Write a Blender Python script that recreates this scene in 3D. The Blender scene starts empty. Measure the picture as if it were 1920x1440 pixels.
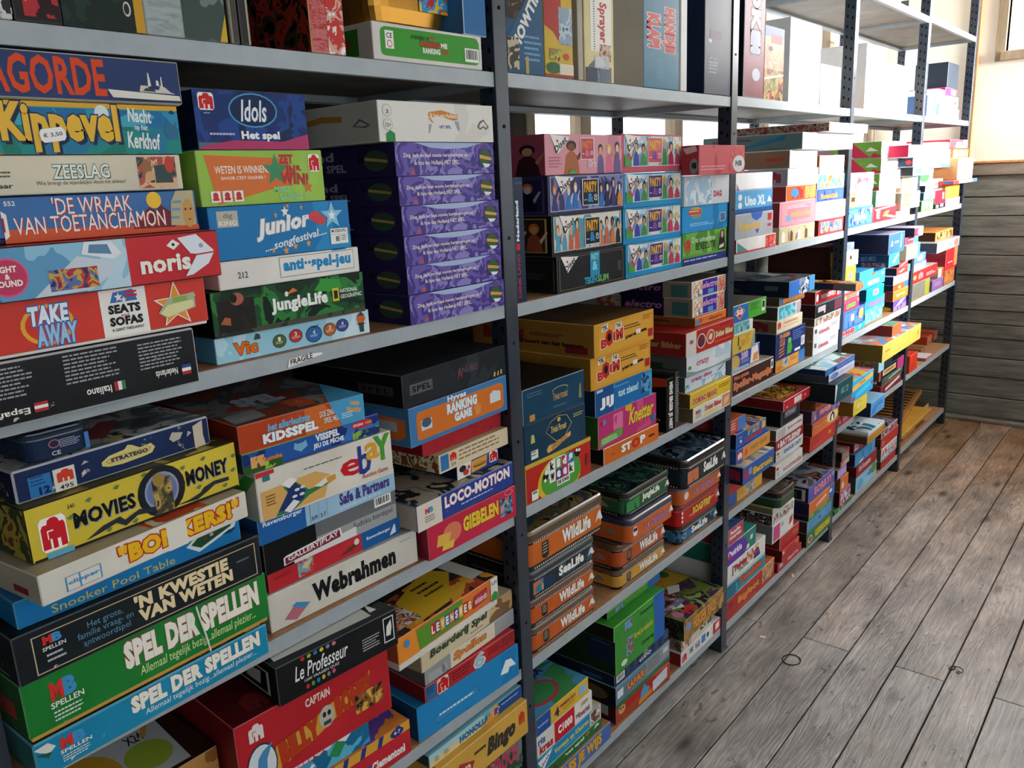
import bpy, math, random
from mathutils import Vector, Matrix
random.seed(7)
scene = bpy.context.scene
COL = scene.collection
R = math.radians

# ------------------------------------------------------------------ camera
FPX, CY, CZ = 1539.6, -1.078, 1.577
YAW, PIT, ROL = R(50.04), R(13.91), R(-2.58)
c_f = Vector((math.sin(YAW)*math.cos(PIT), math.cos(YAW)*math.cos(PIT), -math.sin(PIT)))
_r = Vector((math.cos(YAW), -math.sin(YAW), 0)); _u = _r.cross(c_f)
c_r = math.cos(ROL)*_r + math.sin(ROL)*_u
c_u = -math.sin(ROL)*_r + math.cos(ROL)*_u
c_o = Vector((0, CY, CZ))
cam_d = bpy.data.cameras.new('camera'); cam = bpy.data.objects.new('camera', cam_d); COL.objects.link(cam)
cam_d.sensor_width = 36; cam_d.lens = FPX/1920*36; cam_d.clip_start = .05
mw = Matrix((c_r, c_u, -c_f)).transposed().to_4x4(); mw.translation = c_o
cam.matrix_world = mw
scene.camera = cam
scene.view_settings.view_transform = 'Standard'; scene.view_settings.look = 'None'
scene.view_settings.gamma = 1; scene.view_settings.use_curve_mapping = False
scene.view_settings.exposure = 0.75

# ------------------------------------------------------------------ daylight
world = bpy.data.worlds.new('daylight'); scene.world = world; world.use_nodes = True
bg = world.node_tree.nodes['Background']
bg.inputs[0].default_value = (.92, .965, 1, 1); bg.inputs[1].default_value = 1.75
def area(name, loc, aim, sx, sy, e, col=(1, 1, 1), spread=180):
    d = bpy.data.lights.new(name, 'AREA'); d.shape = 'RECTANGLE'; d.size = sx; d.size_y = sy; d.energy = e; d.color = col; d.spread = R(spread)
    o = bpy.data.objects.new(name, d); COL.objects.link(o); o.location = loc
    o.rotation_euler = (Vector(aim)-Vector(loc)).to_track_quat('-Z', 'Y').to_euler()
    return o
# added fill beam that brightens the far upper shelves, and daylight of the far wall's window
area('far_shelf_fill', (4.35, -3.12, 2.32), (4.3, 0, 1.93), 1.7, .6, 62, (1, .99, .97), 46)
area('far_window_daylight', (5.52, -.85, 2.60), (3.6, -.1, 1.2), 1.3, .8, 34, (1, .98, .95))

# ------------------------------------------------------------------ pixel -> point on a plane of the place
def ray(u, v): return c_f + c_r*((u-960)/FPX) + c_u*((720-v)/FPX)
def on_z(u, v, z):
    d = ray(u, v); return c_o + d*((z-c_o.z)/d.z)
def on_plane(u, v, p, n):
    d = ray(u, v); return c_o + d*((p-c_o).dot(n)/d.dot(n))

# ------------------------------------------------------------------ materials
def lin(h):
    h = h.lstrip('#')
    return tuple(((x/12.92) if x <= .04045 else ((x+.055)/1.055)**2.4) for x in (int(h[i:i+2], 16)/255 for i in (0, 2, 4)))
NAMED = dict(W='f0ece2', K='17181c', R='c41f26', B='1d4f9c', Y='edc52f', G='2f8f3a', O='e0762a', C='d9cfb4', N='1c2340', P='d94a86', S='8d8f93', T='2a8f9a', V='6a4aa0', D='3a2018', L='4aa3d8')
def hx(c): return NAMED.get(c, c)
MATS = {}
def princ(name, rough=.4, spec=.13):
    m = bpy.data.materials.new(name); m.use_nodes = True
    n = m.node_tree.nodes; b = n['Principled BSDF']
    b.inputs['Roughness'].default_value = rough; b.inputs['Specular IOR Level'].default_value = spec
    return m, n, m.node_tree.links, b
def ink(c, rough=.38):
    """plain printed card"""
    k = ('ink', hx(c), rough)
    if k not in MATS:
        m, n, l, b = princ('print_'+hx(c), rough)
        b.inputs['Base Color'].default_value = (*lin(hx(c)), 1)
        MATS[k] = m
    return MATS[k]
def card(c, rough=.33, wear=.12, bump=.0):
    """lacquered card with slight fading, scuffs and dents"""
    k = ('card', hx(c), rough, wear, bump)
    if k in MATS: return MATS[k]
    m, n, l, b = princ('card_'+hx(c), rough, .5 if rough < .25 else .15)
    tc = n.new('ShaderNodeTexCoord')
    no = n.new('ShaderNodeTexNoise'); no.inputs['Scale'].default_value = 9; no.inputs['Detail'].default_value = 5
    l.new(tc.outputs['Object'], no.inputs['Vector'])
    base = lin(hx(c))
    r = n.new('ShaderNodeValToRGB'); e = r.color_ramp.elements
    e[0].position = .3; e[1].position = .72
    e[0].color = (*[x*.86 for x in base], 1); e[1].color = (*[min(1, x*1.1+.004) for x in base], 1)
    l.new(no.outputs['Fac'], r.inputs['Fac'])
    if wear > .2:
        n2 = n.new('ShaderNodeTexNoise'); n2.inputs['Scale'].default_value = 38; n2.inputs['Detail'].default_value = 8; n2.inputs['Roughness'].default_value = .7
        l.new(tc.outputs['Object'], n2.inputs['Vector'])
        r2 = n.new('ShaderNodeValToRGB'); r2.color_ramp.elements[0].position = .78-.4*wear; r2.color_ramp.elements[1].position = .81-.4*wear
        l.new(n2.outputs['Fac'], r2.inputs['Fac'])
        mx = n.new('ShaderNodeMix'); mx.data_type = 'RGBA'
        l.new(r2.outputs['Color'], mx.inputs['Factor']); l.new(r.outputs['Color'], mx.inputs['A']); mx.inputs['B'].default_value = (.62, .58, .5, 1)
        l.new(mx.outputs['Result'], b.inputs['Base Color'])
    else:
        l.new(r.outputs['Color'], b.inputs['Base Color'])
    nb = n.new('ShaderNodeTexNoise'); nb.inputs['Scale'].default_value = 14 if not bump else 75; nb.inputs['Detail'].default_value = 3
    l.new(tc.outputs['Object'], nb.inputs['Vector'])
    bp = n.new('ShaderNodeBump'); bp.inputs['Strength'].default_value = .12 + bump; bp.inputs['Distance'].default_value = .004
    l.new(nb.outputs['Fac'], bp.inputs['Height']); l.new(bp.outputs['Normal'], b.inputs['Normal'])
    MATS[k] = m; return m
def picture(pal, scale=30, rough=.35):
    """an illustration of soft coloured patches"""
    k = ('pic', tuple(pal), scale, rough)
    if k in MATS: return MATS[k]
    m, n, l, b = princ('illustration', rough)
    tc = n.new('ShaderNodeTexCoord')
    no = n.new('ShaderNodeTexNoise'); no.inputs['Scale'].default_value = scale; no.inputs['Detail'].default_value = 3.5; no.inputs['Distortion'].default_value = .9
    l.new(tc.outputs['Object'], no.inputs['Vector'])
    r = n.new('ShaderNodeValToRGB'); cr = r.color_ramp; cr.interpolation = 'CONSTANT'
    N = len(pal)
    while len(cr.elements) < N: cr.elements.new(.5)
    for i, c in enumerate(pal):
        cr.elements[i].position = 0 if i == 0 else .36+.28*(i-1)/max(1, N-2) if N > 2 else .5
        cr.elements[i].color = (*lin(hx(c)), 1)
    l.new(no.outputs['Fac'], r.inputs['Fac']); l.new(r.outputs['Color'], b.inputs['Base Color'])
    MATS[k] = m; return m

# ------------------------------------------------------------------ mesh builder
class MB:
    def __init__(s): s.v = []; s.f = []; s.m = []; s.slots = []
    def slot(s, mat):
        if mat not in s.slots: s.slots.append(mat)
        return s.slots.index(mat)
    def poly(s, pts, mat):
        b = len(s.v); s.v += [tuple(p) for p in pts]; s.f.append(tuple(range(b, b+len(pts)))); s.m.append(s.slot(mat))
    def mesh(s, vs, fs, mat):
        b = len(s.v); s.v += [tuple(p) for p in vs]; k = s.slot(mat)
        for f in fs: s.f.append(tuple(b+i for i in f)); s.m.append(k)
    def box(s, x0, y0, z0, x1, y1, z1, mats, c=.0015, edge=None):
        """box with chamfered edges; mats = (front, left, top, right, back, bottom)"""
        if not isinstance(mats, (tuple, list)): mats = (mats,)*6
        edge = edge or mats[0]
        c = min(c, (x1-x0)*.3, (y1-y0)*.3, (z1-z0)*.3)
        X = ((x0, x0+c), (x1, x1-c)); Y = ((y0, y0+c), (y1, y1-c)); Z = ((z0, z0+c), (z1, z1-c))
        b = len(s.v); idx = {}
        for i in (0, 1):
            for j in (0, 1):
                for k in (0, 1):
                    for a, p in enumerate(((X[i][0], Y[j][1], Z[k][1]), (X[i][1], Y[j][0], Z[k][1]), (X[i][1], Y[j][1], Z[k][0]))):
                        idx[i, j, k, a] = len(s.v); s.v.append(p)
        def F(ids, mat): s.f.append(tuple(ids)); s.m.append(s.slot(mat))
        q = ((0, 0), (1, 0), (1, 1), (0, 1))
        F([idx[i, 0, k, 1] for i, k in q], mats[0]); F([idx[i, 1, k, 1] for i, k in reversed(q)], mats[4])
        F([idx[0, j, k, 0] for j, k in reversed(q)], mats[1]); F([idx[1, j, k, 0] for j, k in q], mats[3])
        F([idx[i, j, 1, 2] for i, j in q], mats[2]); F([idx[i, j, 0, 2] for i, j in reversed(q)], mats[5])
        for i in (0, 1):
            for j in (0, 1): F((idx[i, j, 0, 0], idx[i, j, 1, 0], idx[i, j, 1, 1], idx[i, j, 0, 1]), edge)
            for k in (0, 1): F((idx[i, 0, k, 0], idx[i, 1, k, 0], idx[i, 1, k, 2], idx[i, 0, k, 2]), edge)
        for j in (0, 1):
            for k in (0, 1): F((idx[0, j, k, 1], idx[1, j, k, 1], idx[1, j, k, 2], idx[0, j, k, 2]), edge)
        for i in (0, 1):
            for j in (0, 1):
                for k in (0, 1): F((idx[i, j, k, 0], idx[i, j, k, 1], idx[i, j, k, 2]), edge)
    def rings(s, rings, mats, cap0=None, cap1=None):
        b = len(s.v); n = len(rings[0])
        for r in rings: s.v += [tuple(p) for p in r]
        for a in range(len(rings)-1):
            mt = mats[a] if isinstance(mats, (list, tuple)) else mats
            for i in range(n):
                j = (i+1) % n
                s.f.append((b+a*n+i, b+a*n+j, b+(a+1)*n+j, b+(a+1)*n+i)); s.m.append(s.slot(mt))
        if cap0: s.f.append(tuple(b+i for i in reversed(range(n)))); s.m.append(s.slot(cap0))
        if cap1: s.f.append(tuple(b+(len(rings)-1)*n+i for i in range(n))); s.m.append(s.slot(cap1))
    def build(s, name, parent=None, loc=None, rz=0, smooth=False):
        me = bpy.data.meshes.new(name); me.from_pydata(s.v, [], s.f)
        for m in s.slots: me.materials.append(m)
        me.polygons.foreach_set('material_index', s.m)
        if smooth: me.polygons.foreach_set('use_smooth', [True]*len(s.f))
        me.update()
        o = bpy.data.objects.new(name, me); COL.objects.link(o)
        if parent: o.parent = parent
        if loc is not None: o.location = loc
        if rz: o.rotation_euler = (0, 0, rz)
        return o
def empty(name, loc=(0, 0, 0), rz=0):
    o = bpy.data.objects.new(name, None); COL.objects.link(o); o.location = loc; o.rotation_euler = (0, 0, rz); o.empty_display_size = .05
    return o
def tag(o, label=None, cat=None, group=None, kind=None):
    for k, v in (('label', label), ('category', cat), ('group', group), ('kind', kind)):
        if v: o[k] = v
    return o

# ------------------------------------------------------------------ lettering
GLYPH = {}
def glyphs(txt, bold=0.0, shear=0.0, sp=None):
    sp = 1+max(0, bold-.015)*1.9 if sp is None else sp
    k = (txt, bold, shear, sp)
    if k not in GLYPH:
        cu = bpy.data.curves.new('t', 'FONT'); cu.body = txt; cu.resolution_u = 2; cu.offset = bold; cu.shear = shear; cu.space_character = sp; cu.space_line = .9; cu.align_x = 'CENTER'
        ob = bpy.data.objects.new('t', cu)
        me = ob.to_mesh()
        vs = [(v.co.x, v.co.y) for v in me.vertices]; fs = [tuple(p.vertices) for p in me.polygons]
        ob.to_mesh_clear(); bpy.data.objects.remove(ob); bpy.data.curves.remove(cu)
        GLYPH[k] = (vs, fs)
    return GLYPH[k]
def T(txt, s0, t0, s1, t1, c, **o): return ('t', txt, s0, t0, s1, t1, c, o)

ELE = [(.06, .08), (.06, .7), (.14, .8), (.3, .8), (.34, .92), (.46, .97), (.62, .97), (.72, .9), (.76, .8), (.9, .8), (.95, .7), (.95, .06), (.72, .06), (.72, .32), (.6, .32), (.6, .06), (.42, .06), (.42, .36), (.34, .36), (.34, .08)]
C1 = lambda q: min(.999, max(.001, q))
def decorate(items, face, w, d, h, body, kids, join, eps=.0003):
    """prints the items of one face.  body: MB for panels; kids: dict of MBs for lettering, logo ..."""
    if face == 'F': W_, H_ = w, h; P = lambda s, t, e: (C1(s)*w, -e, C1(t)*h)
    elif face == 'L': W_, H_ = d, h; P = lambda s, t, e: (-e, d*(1-C1(s)), C1(t)*h)
    elif face == 'R': W_, H_ = d, h; P = lambda s, t, e: (w+e, d*s, t*h)
    else: W_, H_ = w, d; P = lambda s, t, e: (C1(s)*w, C1(t)*d, h+e)
    lay = 1
    def kid(n, area=0, key=None):
        if join or area < .03: return body
        k_ = (n, face, key)
        if k_ not in kids: kids[k_] = MB()
        return kids[k_]
    nt = 0
    for it in items:
        k = it[0]; e = eps*lay*(.3 if face == 'T' else 1); lay += .2
        if k == 'r':
            _, a, b, c, d2, col = it; body.poly([P(a, b, e), P(c, b, e), P(c, d2, e), P(a, d2, e)], ink(col))
        elif k == 'pic':
            a, b, c, d2, pal = it[1:6]; sc = it[6] if len(it) > 6 else 30
            body.poly([P(a, b, e), P(c, b, e), P(c, d2, e), P(a, d2, e)], picture(pal, sc))
        elif k == 'e':
            _, s, t, rs, rt, col = it
            body.poly([P(s+rs*math.cos(q*math.pi/10), t+rt*math.sin(q*math.pi/10), e) for q in range(20)], ink(col))
        elif k == 'p':
            body.poly([P(s, t, e) for s, t in it[1]], ink(it[2]))
        elif k == 'star':
            _, s, t, rs, rt, col = it
            body.poly([P(s+rs*(1 if q % 2 else .42)*math.sin(q*math.pi/5+math.pi/5), t+rt*(1 if q % 2 else .42)*-math.cos(q*math.pi/5+math.pi/5)*-1, e) for q in range(10)], ink(col))
        elif k == 'j':       # round cornered badge with a red block elephant
            a, b, c, d2 = it[1:5]; g = kid('logo', (c-a)*(d2-b)*1.6, lay)
            bgc = it[5] if len(it) > 5 else 'f2eee6'; rc = it[6] if len(it) > 6 else 'c8202a'
            g.poly([P(a+(c-a)*x, b+(d2-b)*y, e) for x, y in ((.12, 0), (.88, 0), (1, .12), (1, .88), (.88, 1), (.12, 1), (0, .88), (0, .12))], ink(bgc))
            g.poly([P(a+(c-a)*x, b+(d2-b)*y, e+eps*.15) for x, y in ELE], ink(rc))
            g.poly([P(a+(c-a)*x, b+(d2-b)*y, e+eps*.25) for x, y in ((.27, .36), (.27, .62), (.5, .62), (.5, .58), (.31, .58), (.31, .36))], ink(bgc))
        elif k == 'bar':
            a, b, c, d2 = it[1:5]; g = kid('barcode', 1, lay)
            g.poly([P(a, b, e), P(c, b, e), P(c, d2, e), P(a, d2, e)], ink('f0eee8'))
            rr = random.Random(3); x = .08
            while x < .9:
                wd = rr.choice((.03, .05, .07)); xa, xb = a+(c-a)*x, a+(c-a)*min(.93, x+wd)
                g.poly([P(xa, b+(d2-b)*.2, e+eps*.4), P(xb, b+(d2-b)*.2, e+eps*.4), P(xb, b+(d2-b)*.9, e+eps*.4), P(xa, b+(d2-b)*.9, e+eps*.4)], ink('K')); x += wd+rr.choice((.03, .05))
        elif k == 'sc':      # lines of small print
            _, a, b, c, d2, col, rows = it; rr = random.Random(int(a*97+b*31)+rows); g = body
            for q in range(rows):
                y1 = d2-(d2-b)*q/rows; y0 = y1-(d2-b)/rows*.4; x = a; end = c-(c-a)*rr.random()*.3
                while x < end:
                    xe = min(end, x+(c-a)*rr.uniform(.05, .14))
                    g.poly([P(x, y0, e), P(xe, y0, e), P(xe, y1, e), P(x, y1, e)], ink(col)); x = xe+(c-a)*.022
        elif k == 't':
            _, txt, a, b, c, d2, col, o = it; g = kid(o.get('part', 'lettering'), (c-a)*(d2-b)*(3 if 'part' in o else 1), None if 'part' in o else lay)
            base = glyphs(txt, o.get('bold', .018), o.get('shear', 0.0))
            if not base[0]: continue
            x0 = min(p[0] for p in base[0]); x1 = max(p[0] for p in base[0]); y0 = min(p[1] for p in base[0]); y1 = max(p[1] for p in base[0])
            rot = R(o.get('rot', 0)); ca, sa = math.cos(rot), math.sin(rot)
            bw, bh = (c-a)*W_, (d2-b)*H_
            if abs(o.get('rot', 0)) == 90: bw, bh = bh, bw
            cx, cy = (a+c)/2*W_, (b+d2)/2*H_
            bend = o.get('bend', 0)*bh
            def lay_text(gl, col, e, dx=0, dy=0):
                vs = []
                for x, y in gl[0]:
                    xn = (x-(x0+x1)/2)/(x1-x0)
                    X = xn*bw+dx*bh; Y = (y-(y0+y1)/2)/(y1-y0)*bh+dy*bh+bend*(.25-xn*xn)*2
                    vs.append(P((cx+X*ca-Y*sa)/W_, (cy+X*sa+Y*ca)/H_, e))
                g.mesh(vs, gl[1], ink(col))
            if 'out' in o: lay_text(glyphs(txt, o.get('bold', .018)+o.get('ow', .05), o.get('shear', 0.0), 1+max(0, o.get('bold', .018)-.015)*1.9), o['out'], e-eps*.12)
            if 'sh' in o: lay_text(base, o['sh'], e-eps*.2, .06, -.07)
            lay_text(base, col, e)
    return kids

# ------------------------------------------------------------------ boxes of games
ORD = ['bottom', 'second', 'third', 'fourth', 'fifth', 'sixth', 'seventh', 'eighth', 'ninth', 'tenth', 'eleventh', 'twelfth']
BAY = {1: 'nearest bay', 2: 'second bay', 3: 'third bay', 4: 'fourth bay', 5: 'farthest bay'}
SHELF = {1: 'bottom shelf', 2: 'second shelf', 3: 'third shelf', 4: 'fourth shelf', 5: 'fifth shelf', 6: 'top shelf'}
ZS = {(1, 1): .09, (1, 2): .0905, (1, 3): .086, (1, 4): .095, (1, 5): .105,
      (2, 1): .491, (2, 2): .494, (2, 3): .490, (2, 4): .500, (2, 5): .506,
      (3, 1): .872, (3, 2): .874, (3, 3): .877, (3, 4): .883, (3, 5): .889,
      (4, 1): 1.331, (4, 2): 1.327, (4, 3): 1.328, (4, 4): 1.332, (4, 5): 1.335,
      (5, 1): 1.780, (5, 2): 1.782, (5, 3): 1.786, (5, 4): 1.790, (5, 5): 1.791,
      (6, 1): 2.22, (6, 2): 2.222, (6, 3): 2.225, (6, 4): 2.228, (6, 5): 2.236}
def B(tl, tr, c, look, F=(), **k): return dict(tl=tl, tr=tr, c=c, look=look, F=list(F), **k)
LOG = []
PLACED = {}
def corners2(x, y, w, d, a):
    ca, sa = math.cos(a), math.sin(a); P = [(x+p*ca-q*sa, y+p*sa+q*ca) for p in (0, w) for q in (0, d)]
    return min(p[0] for p in P), max(p[0] for p in P), min(p[1] for p in P), max(p[1] for p in P)
def fit(it, y, zb, zmax):
    """the box seen between two pixels when its front stands at depth y"""
    tl, tr = it['tl'], it['tr']; anchor = tl if tl else tr; yaw = it.get('yaw')
    pA = on_plane(anchor[0], anchor[1], Vector((0, y, 0)), Vector((0, 1, 0)))
    zt = zb+it['h'] if 'h' in it else pA.z
    zt = min(max(zt, zb+.018), zmax)
    if tl and isinstance(tr, tuple) and yaw is None and it.get('auto'):
        q = on_z(tr[0], tr[1], zt); yaw = max(-14, min(14, math.degrees(math.atan2(q.y-pA.y, q.x-pA.x))))
    a = R(yaw or 0)
    if tl:
        q = on_plane(tr[0] if isinstance(tr, tuple) else tr, tr[1] if isinstance(tr, tuple) else tl[1], pA, Vector((-math.sin(a), math.cos(a), 0)))
        w = math.hypot(q.x-pA.x, q.y-pA.y); x, yy = pA.x, pA.y
    else:
        w = it['w'] if 'x0' not in it else (pA.x-it['x0'])/math.cos(a); x, yy = pA.x-w*math.cos(a), pA.y-w*math.sin(a)
    return x, yy, w, a, zt
def stack(shelf, bay, where, items, z=None, kind=None):
    zb = ZS[shelf, bay] if z is None else z
    zmax = (ZS[shelf+1, bay]-LIP-.002) if shelf < 6 else 3
    XA, XB = PX[bay-1]+.0245, PX[bay]-.0245
    n = len(items); py = 0.0; made = []; mine = []
    others = PLACED.setdefault((shelf, bay), [])
    for i, it in enumerate(items):
        y = it.get('y'); bl = it.get('bl'); anchor = it['tl'] or it['tr']
        if bl is not None and y is None: y = max(-.10, min(.12, on_z(anchor[0]+it.get('du', 3), bl, zb).y))
        if y is None: y = py
        py = y; y00 = y; d = it.get('d', .28)
        def clash(x0, x1, ya, yb, zt): return [o for o in others if min(x1, o[1])-max(x0, o[0]) > .0004 and min(yb, o[3])-max(ya, o[2]) > .0004 and min(zt, o[5])-max(zb, o[4]) > .0012]
        for _ in range(40):                     # slide along the line of sight until it stands clear of uprights and neighbours
            x, yy, w, a, zt = fit(it, y, zb, zmax); dd = min(d, .50-y)
            x0, x1, ya, yb = corners2(x, yy, w, dd, a)
            if ya < .046 and x1 > XB+.0005 and x0 > XA-.02 and y > -.125: y -= max(.002, (x1-XB)*.6*1.078/x1); continue
            if it['tl'] and ya < .046 and x0 < XA-.0005 and x1 < XB and y < y00+.06: y += max(.002, (XA-x0)*.6*1.078/max(x0, .3)); continue
            cl = [o for o in clash(x0, x1, ya, yb, zt) if (o[0]+o[1]) < (x0+x1) and o[2] > y-.04]
            if cl and y < y00+.05 and x1 < XB-.002: y += .003; continue
            break
        for o in clash(x0, x1, ya, yb, zt):
            if o[2]-ya > .05: dd = min(dd, o[2]-ya-.002)
        x0, x1, ya, yb = corners2(x, yy, w, dd, a)
        lc, rc = max(0, XA-x0) if ya < .046 else 0, max(0, x1-XB) if ya < .046 else 0
        for o in clash(x0, x1, ya, yb, zt):
            if (o[0]+o[1]) < (x0+x1): lc = max(lc, o[1]+.0008-x0)
            else: rc = max(rc, x1-o[0]+.0008)
        if lc+rc > 0:
            if lc+rc > w*.6: LOG.append(('CLIP', shelf, bay, where, i, lc, rc, w))
            k = min(1, w*.75/(lc+rc)); x += lc*k*math.cos(a); yy += lc*k*math.sin(a); w -= (lc+rc)*k
            x0, x1, ya, yb = corners2(x, yy, w, dd, a)
        org = Vector((x, yy, zb+.0005)); h = zt-zb-.0011
        mine.append((x0, x1, ya, yb, zb, zt))
        lab = it['look']
        if where: lab += ', %s %s, %s %s' % (('sole box' if n == 1 else ORD[i] if i == 0 else 'top' if i == n-1 else ORD[i]+' up'), where, SHELF[shelf], BAY[bay])
        LOG.append((shelf, bay, where, i, 'y%.3f->%.3f yaw%.1f w%.3f d%.3f h%.3f x%.3f' % (y00, y, math.degrees(a), w, dd, h, org.x)))
        o = it.get('make', make_box)(it, org, a, w, dd, h, bay)
        tag(o, it.get('label', lab), it.get('cat', 'board game'), it.get('group', 'stacked board games'))
        made.append(o)
        zb = zt
    others += mine
    return made
def darker(c, k=.8):
    c = hx(c); return ''.join('%02x' % int(int(c[i:i+2], 16)*k) for i in (0, 2, 4))
def mixw(c, k=.3, to=235):
    c = hx(c); return ''.join('%02x' % int(int(c[i:i+2], 16)*(1-k)+to*k) for i in (0, 2, 4))
def remap(items, a):
    f = lambda s: a+s*(1-a); k = 1-a; out = []
    for t in items:
        n = t[0]
        if n in ('r', 'pic', 'j', 'bar', 'sc'): t = (n, f(t[1]), t[2], f(t[3]), *t[4:])
        elif n in ('e', 'star'): t = (n, f(t[1]), t[2], t[3]*k, *t[4:])
        elif n == 'p': t = (n, [(f(s), q) for s, q in t[1]], t[2])
        elif n == 't': t = (n, t[1], f(t[2]), t[3], f(t[4]), *t[5:])
        out.append(t)
    return out
def make_box(it, org, a, w, d, h, bay):
    if 'vis' in it:          # the layout runs from where the box enters the photograph's view
        q = on_plane(it['vis'], it['tr'][1]+45, Vector((org.x, org.y, 0)), Vector((-math.sin(a), math.cos(a), 0)))
        it['F'] = remap(it['F'], (q.x-org.x)/math.cos(a)/w)
    if 'sx' in it: it['F'] = remap(it['F'], -it['sx']/(1-it['sx']))
    c = it['c']; wear = it.get('wear', .12); ro = it.get('rough', .33); bu = it.get('bump', 0)
    mf = card(c, ro, wear, bu) if not isinstance(c, tuple) else picture(c, it.get('sc', 30), ro)
    l = it.get('l', c); ml = mf if l == c else (card(l, ro, wear, bu) if not isinstance(l, tuple) else picture(l, it.get('sc', 30), ro))  # many left-face colours are the front's, darkened with painted-in shade
    t = it.get('t', c); mt = mf if t == c else (card(t, ro, wear, 0) if not isinstance(t, tuple) else picture(t, it.get('tsc', 18), ro))
    e0 = c if not isinstance(c, tuple) else c[0]
    me = card(it.get('edge', mixw(e0, .75 if wear > .3 else .28)), .5, .1)  # edges paler for wear and for painted-in edge highlights
    b = MB(); kids = {}
    tray = it.get('tray')
    z0 = 0
    if tray:                        # the lower half shows below the lid
        z0 = tray[0]*h
    b.box(0, 0, z0, w, d, h, (mf, ml, mt, ml, mf, mf), .0014 if wear < .3 else .0024, me)
    join = bay >= 4
    def shift(items): return items
    decorate(it['F'], 'F', w, d, h, b, kids, join)
    if it.get('L'): decorate(it['L'], 'L', w, d, h, b, kids, join)
    if it.get('T'): decorate(it['T'], 'T', w, d, h, b, kids, join)
    name = it.get('name', 'board_game_box')
    o = b.build(name, None, org, a)
    if tray:
        b2 = MB(); m2 = card(tray[1], .4, .1); s = tray[2] if len(tray) > 2 else .002
        b2.box(s, s, 0, w-s, d-s, z0+.002, m2, .001)
        k = b2.build('box_base', o)
        k['label'] = 'lower half of the box below the lid'
    for nme, mb in kids.items():
        mb.build(nme[0], o)
    for q in it.get('extra', ()): q(o, w, d, h)
    return o
def sticker(s0, t0, s1, t1, rot=0, txt=None, face='F', name='price_sticker', col='f4f2ee'):
    def f(o, w, d, h):
        m = MB(); k = {}
        cx, cz = (s0+s1)/2*w, (t0+t1)/2*h; ww, hh = (s1-s0)*w/2, (t1-t0)*h/2
        ca, sa = math.cos(R(rot)), math.sin(R(rot))
        q = [(-.8, -1), (.8, -1), (1, -.5), (1, .5), (.8, 1), (-.8, 1), (-1, .5), (-1, -.5)]
        m.poly([(cx+x*ww*ca-z*hh*sa, -.0022, cz+x*ww*sa+z*hh*ca) for x, z in q], ink(col, .5))
        if txt:
            g = glyphs(txt, .01); x0 = min(p[0] for p in g[0]); x1 = max(p[0] for p in g[0]); y0 = min(p[1] for p in g[0]); y1 = max(p[1] for p in g[0])
            vs = []
            for x, y in g[0]:
                X = ((x-x0)/(x1-x0)-.5)*ww*1.5; Y = ((y-y0)/(y1-y0)-.5)*hh*.7
                vs.append((cx+X*ca-Y*sa, -.0025, cz+X*sa+Y*ca))
            m.mesh(vs, g[1], ink('4a4a55'))
        m.build(name, o)
    return f
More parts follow.
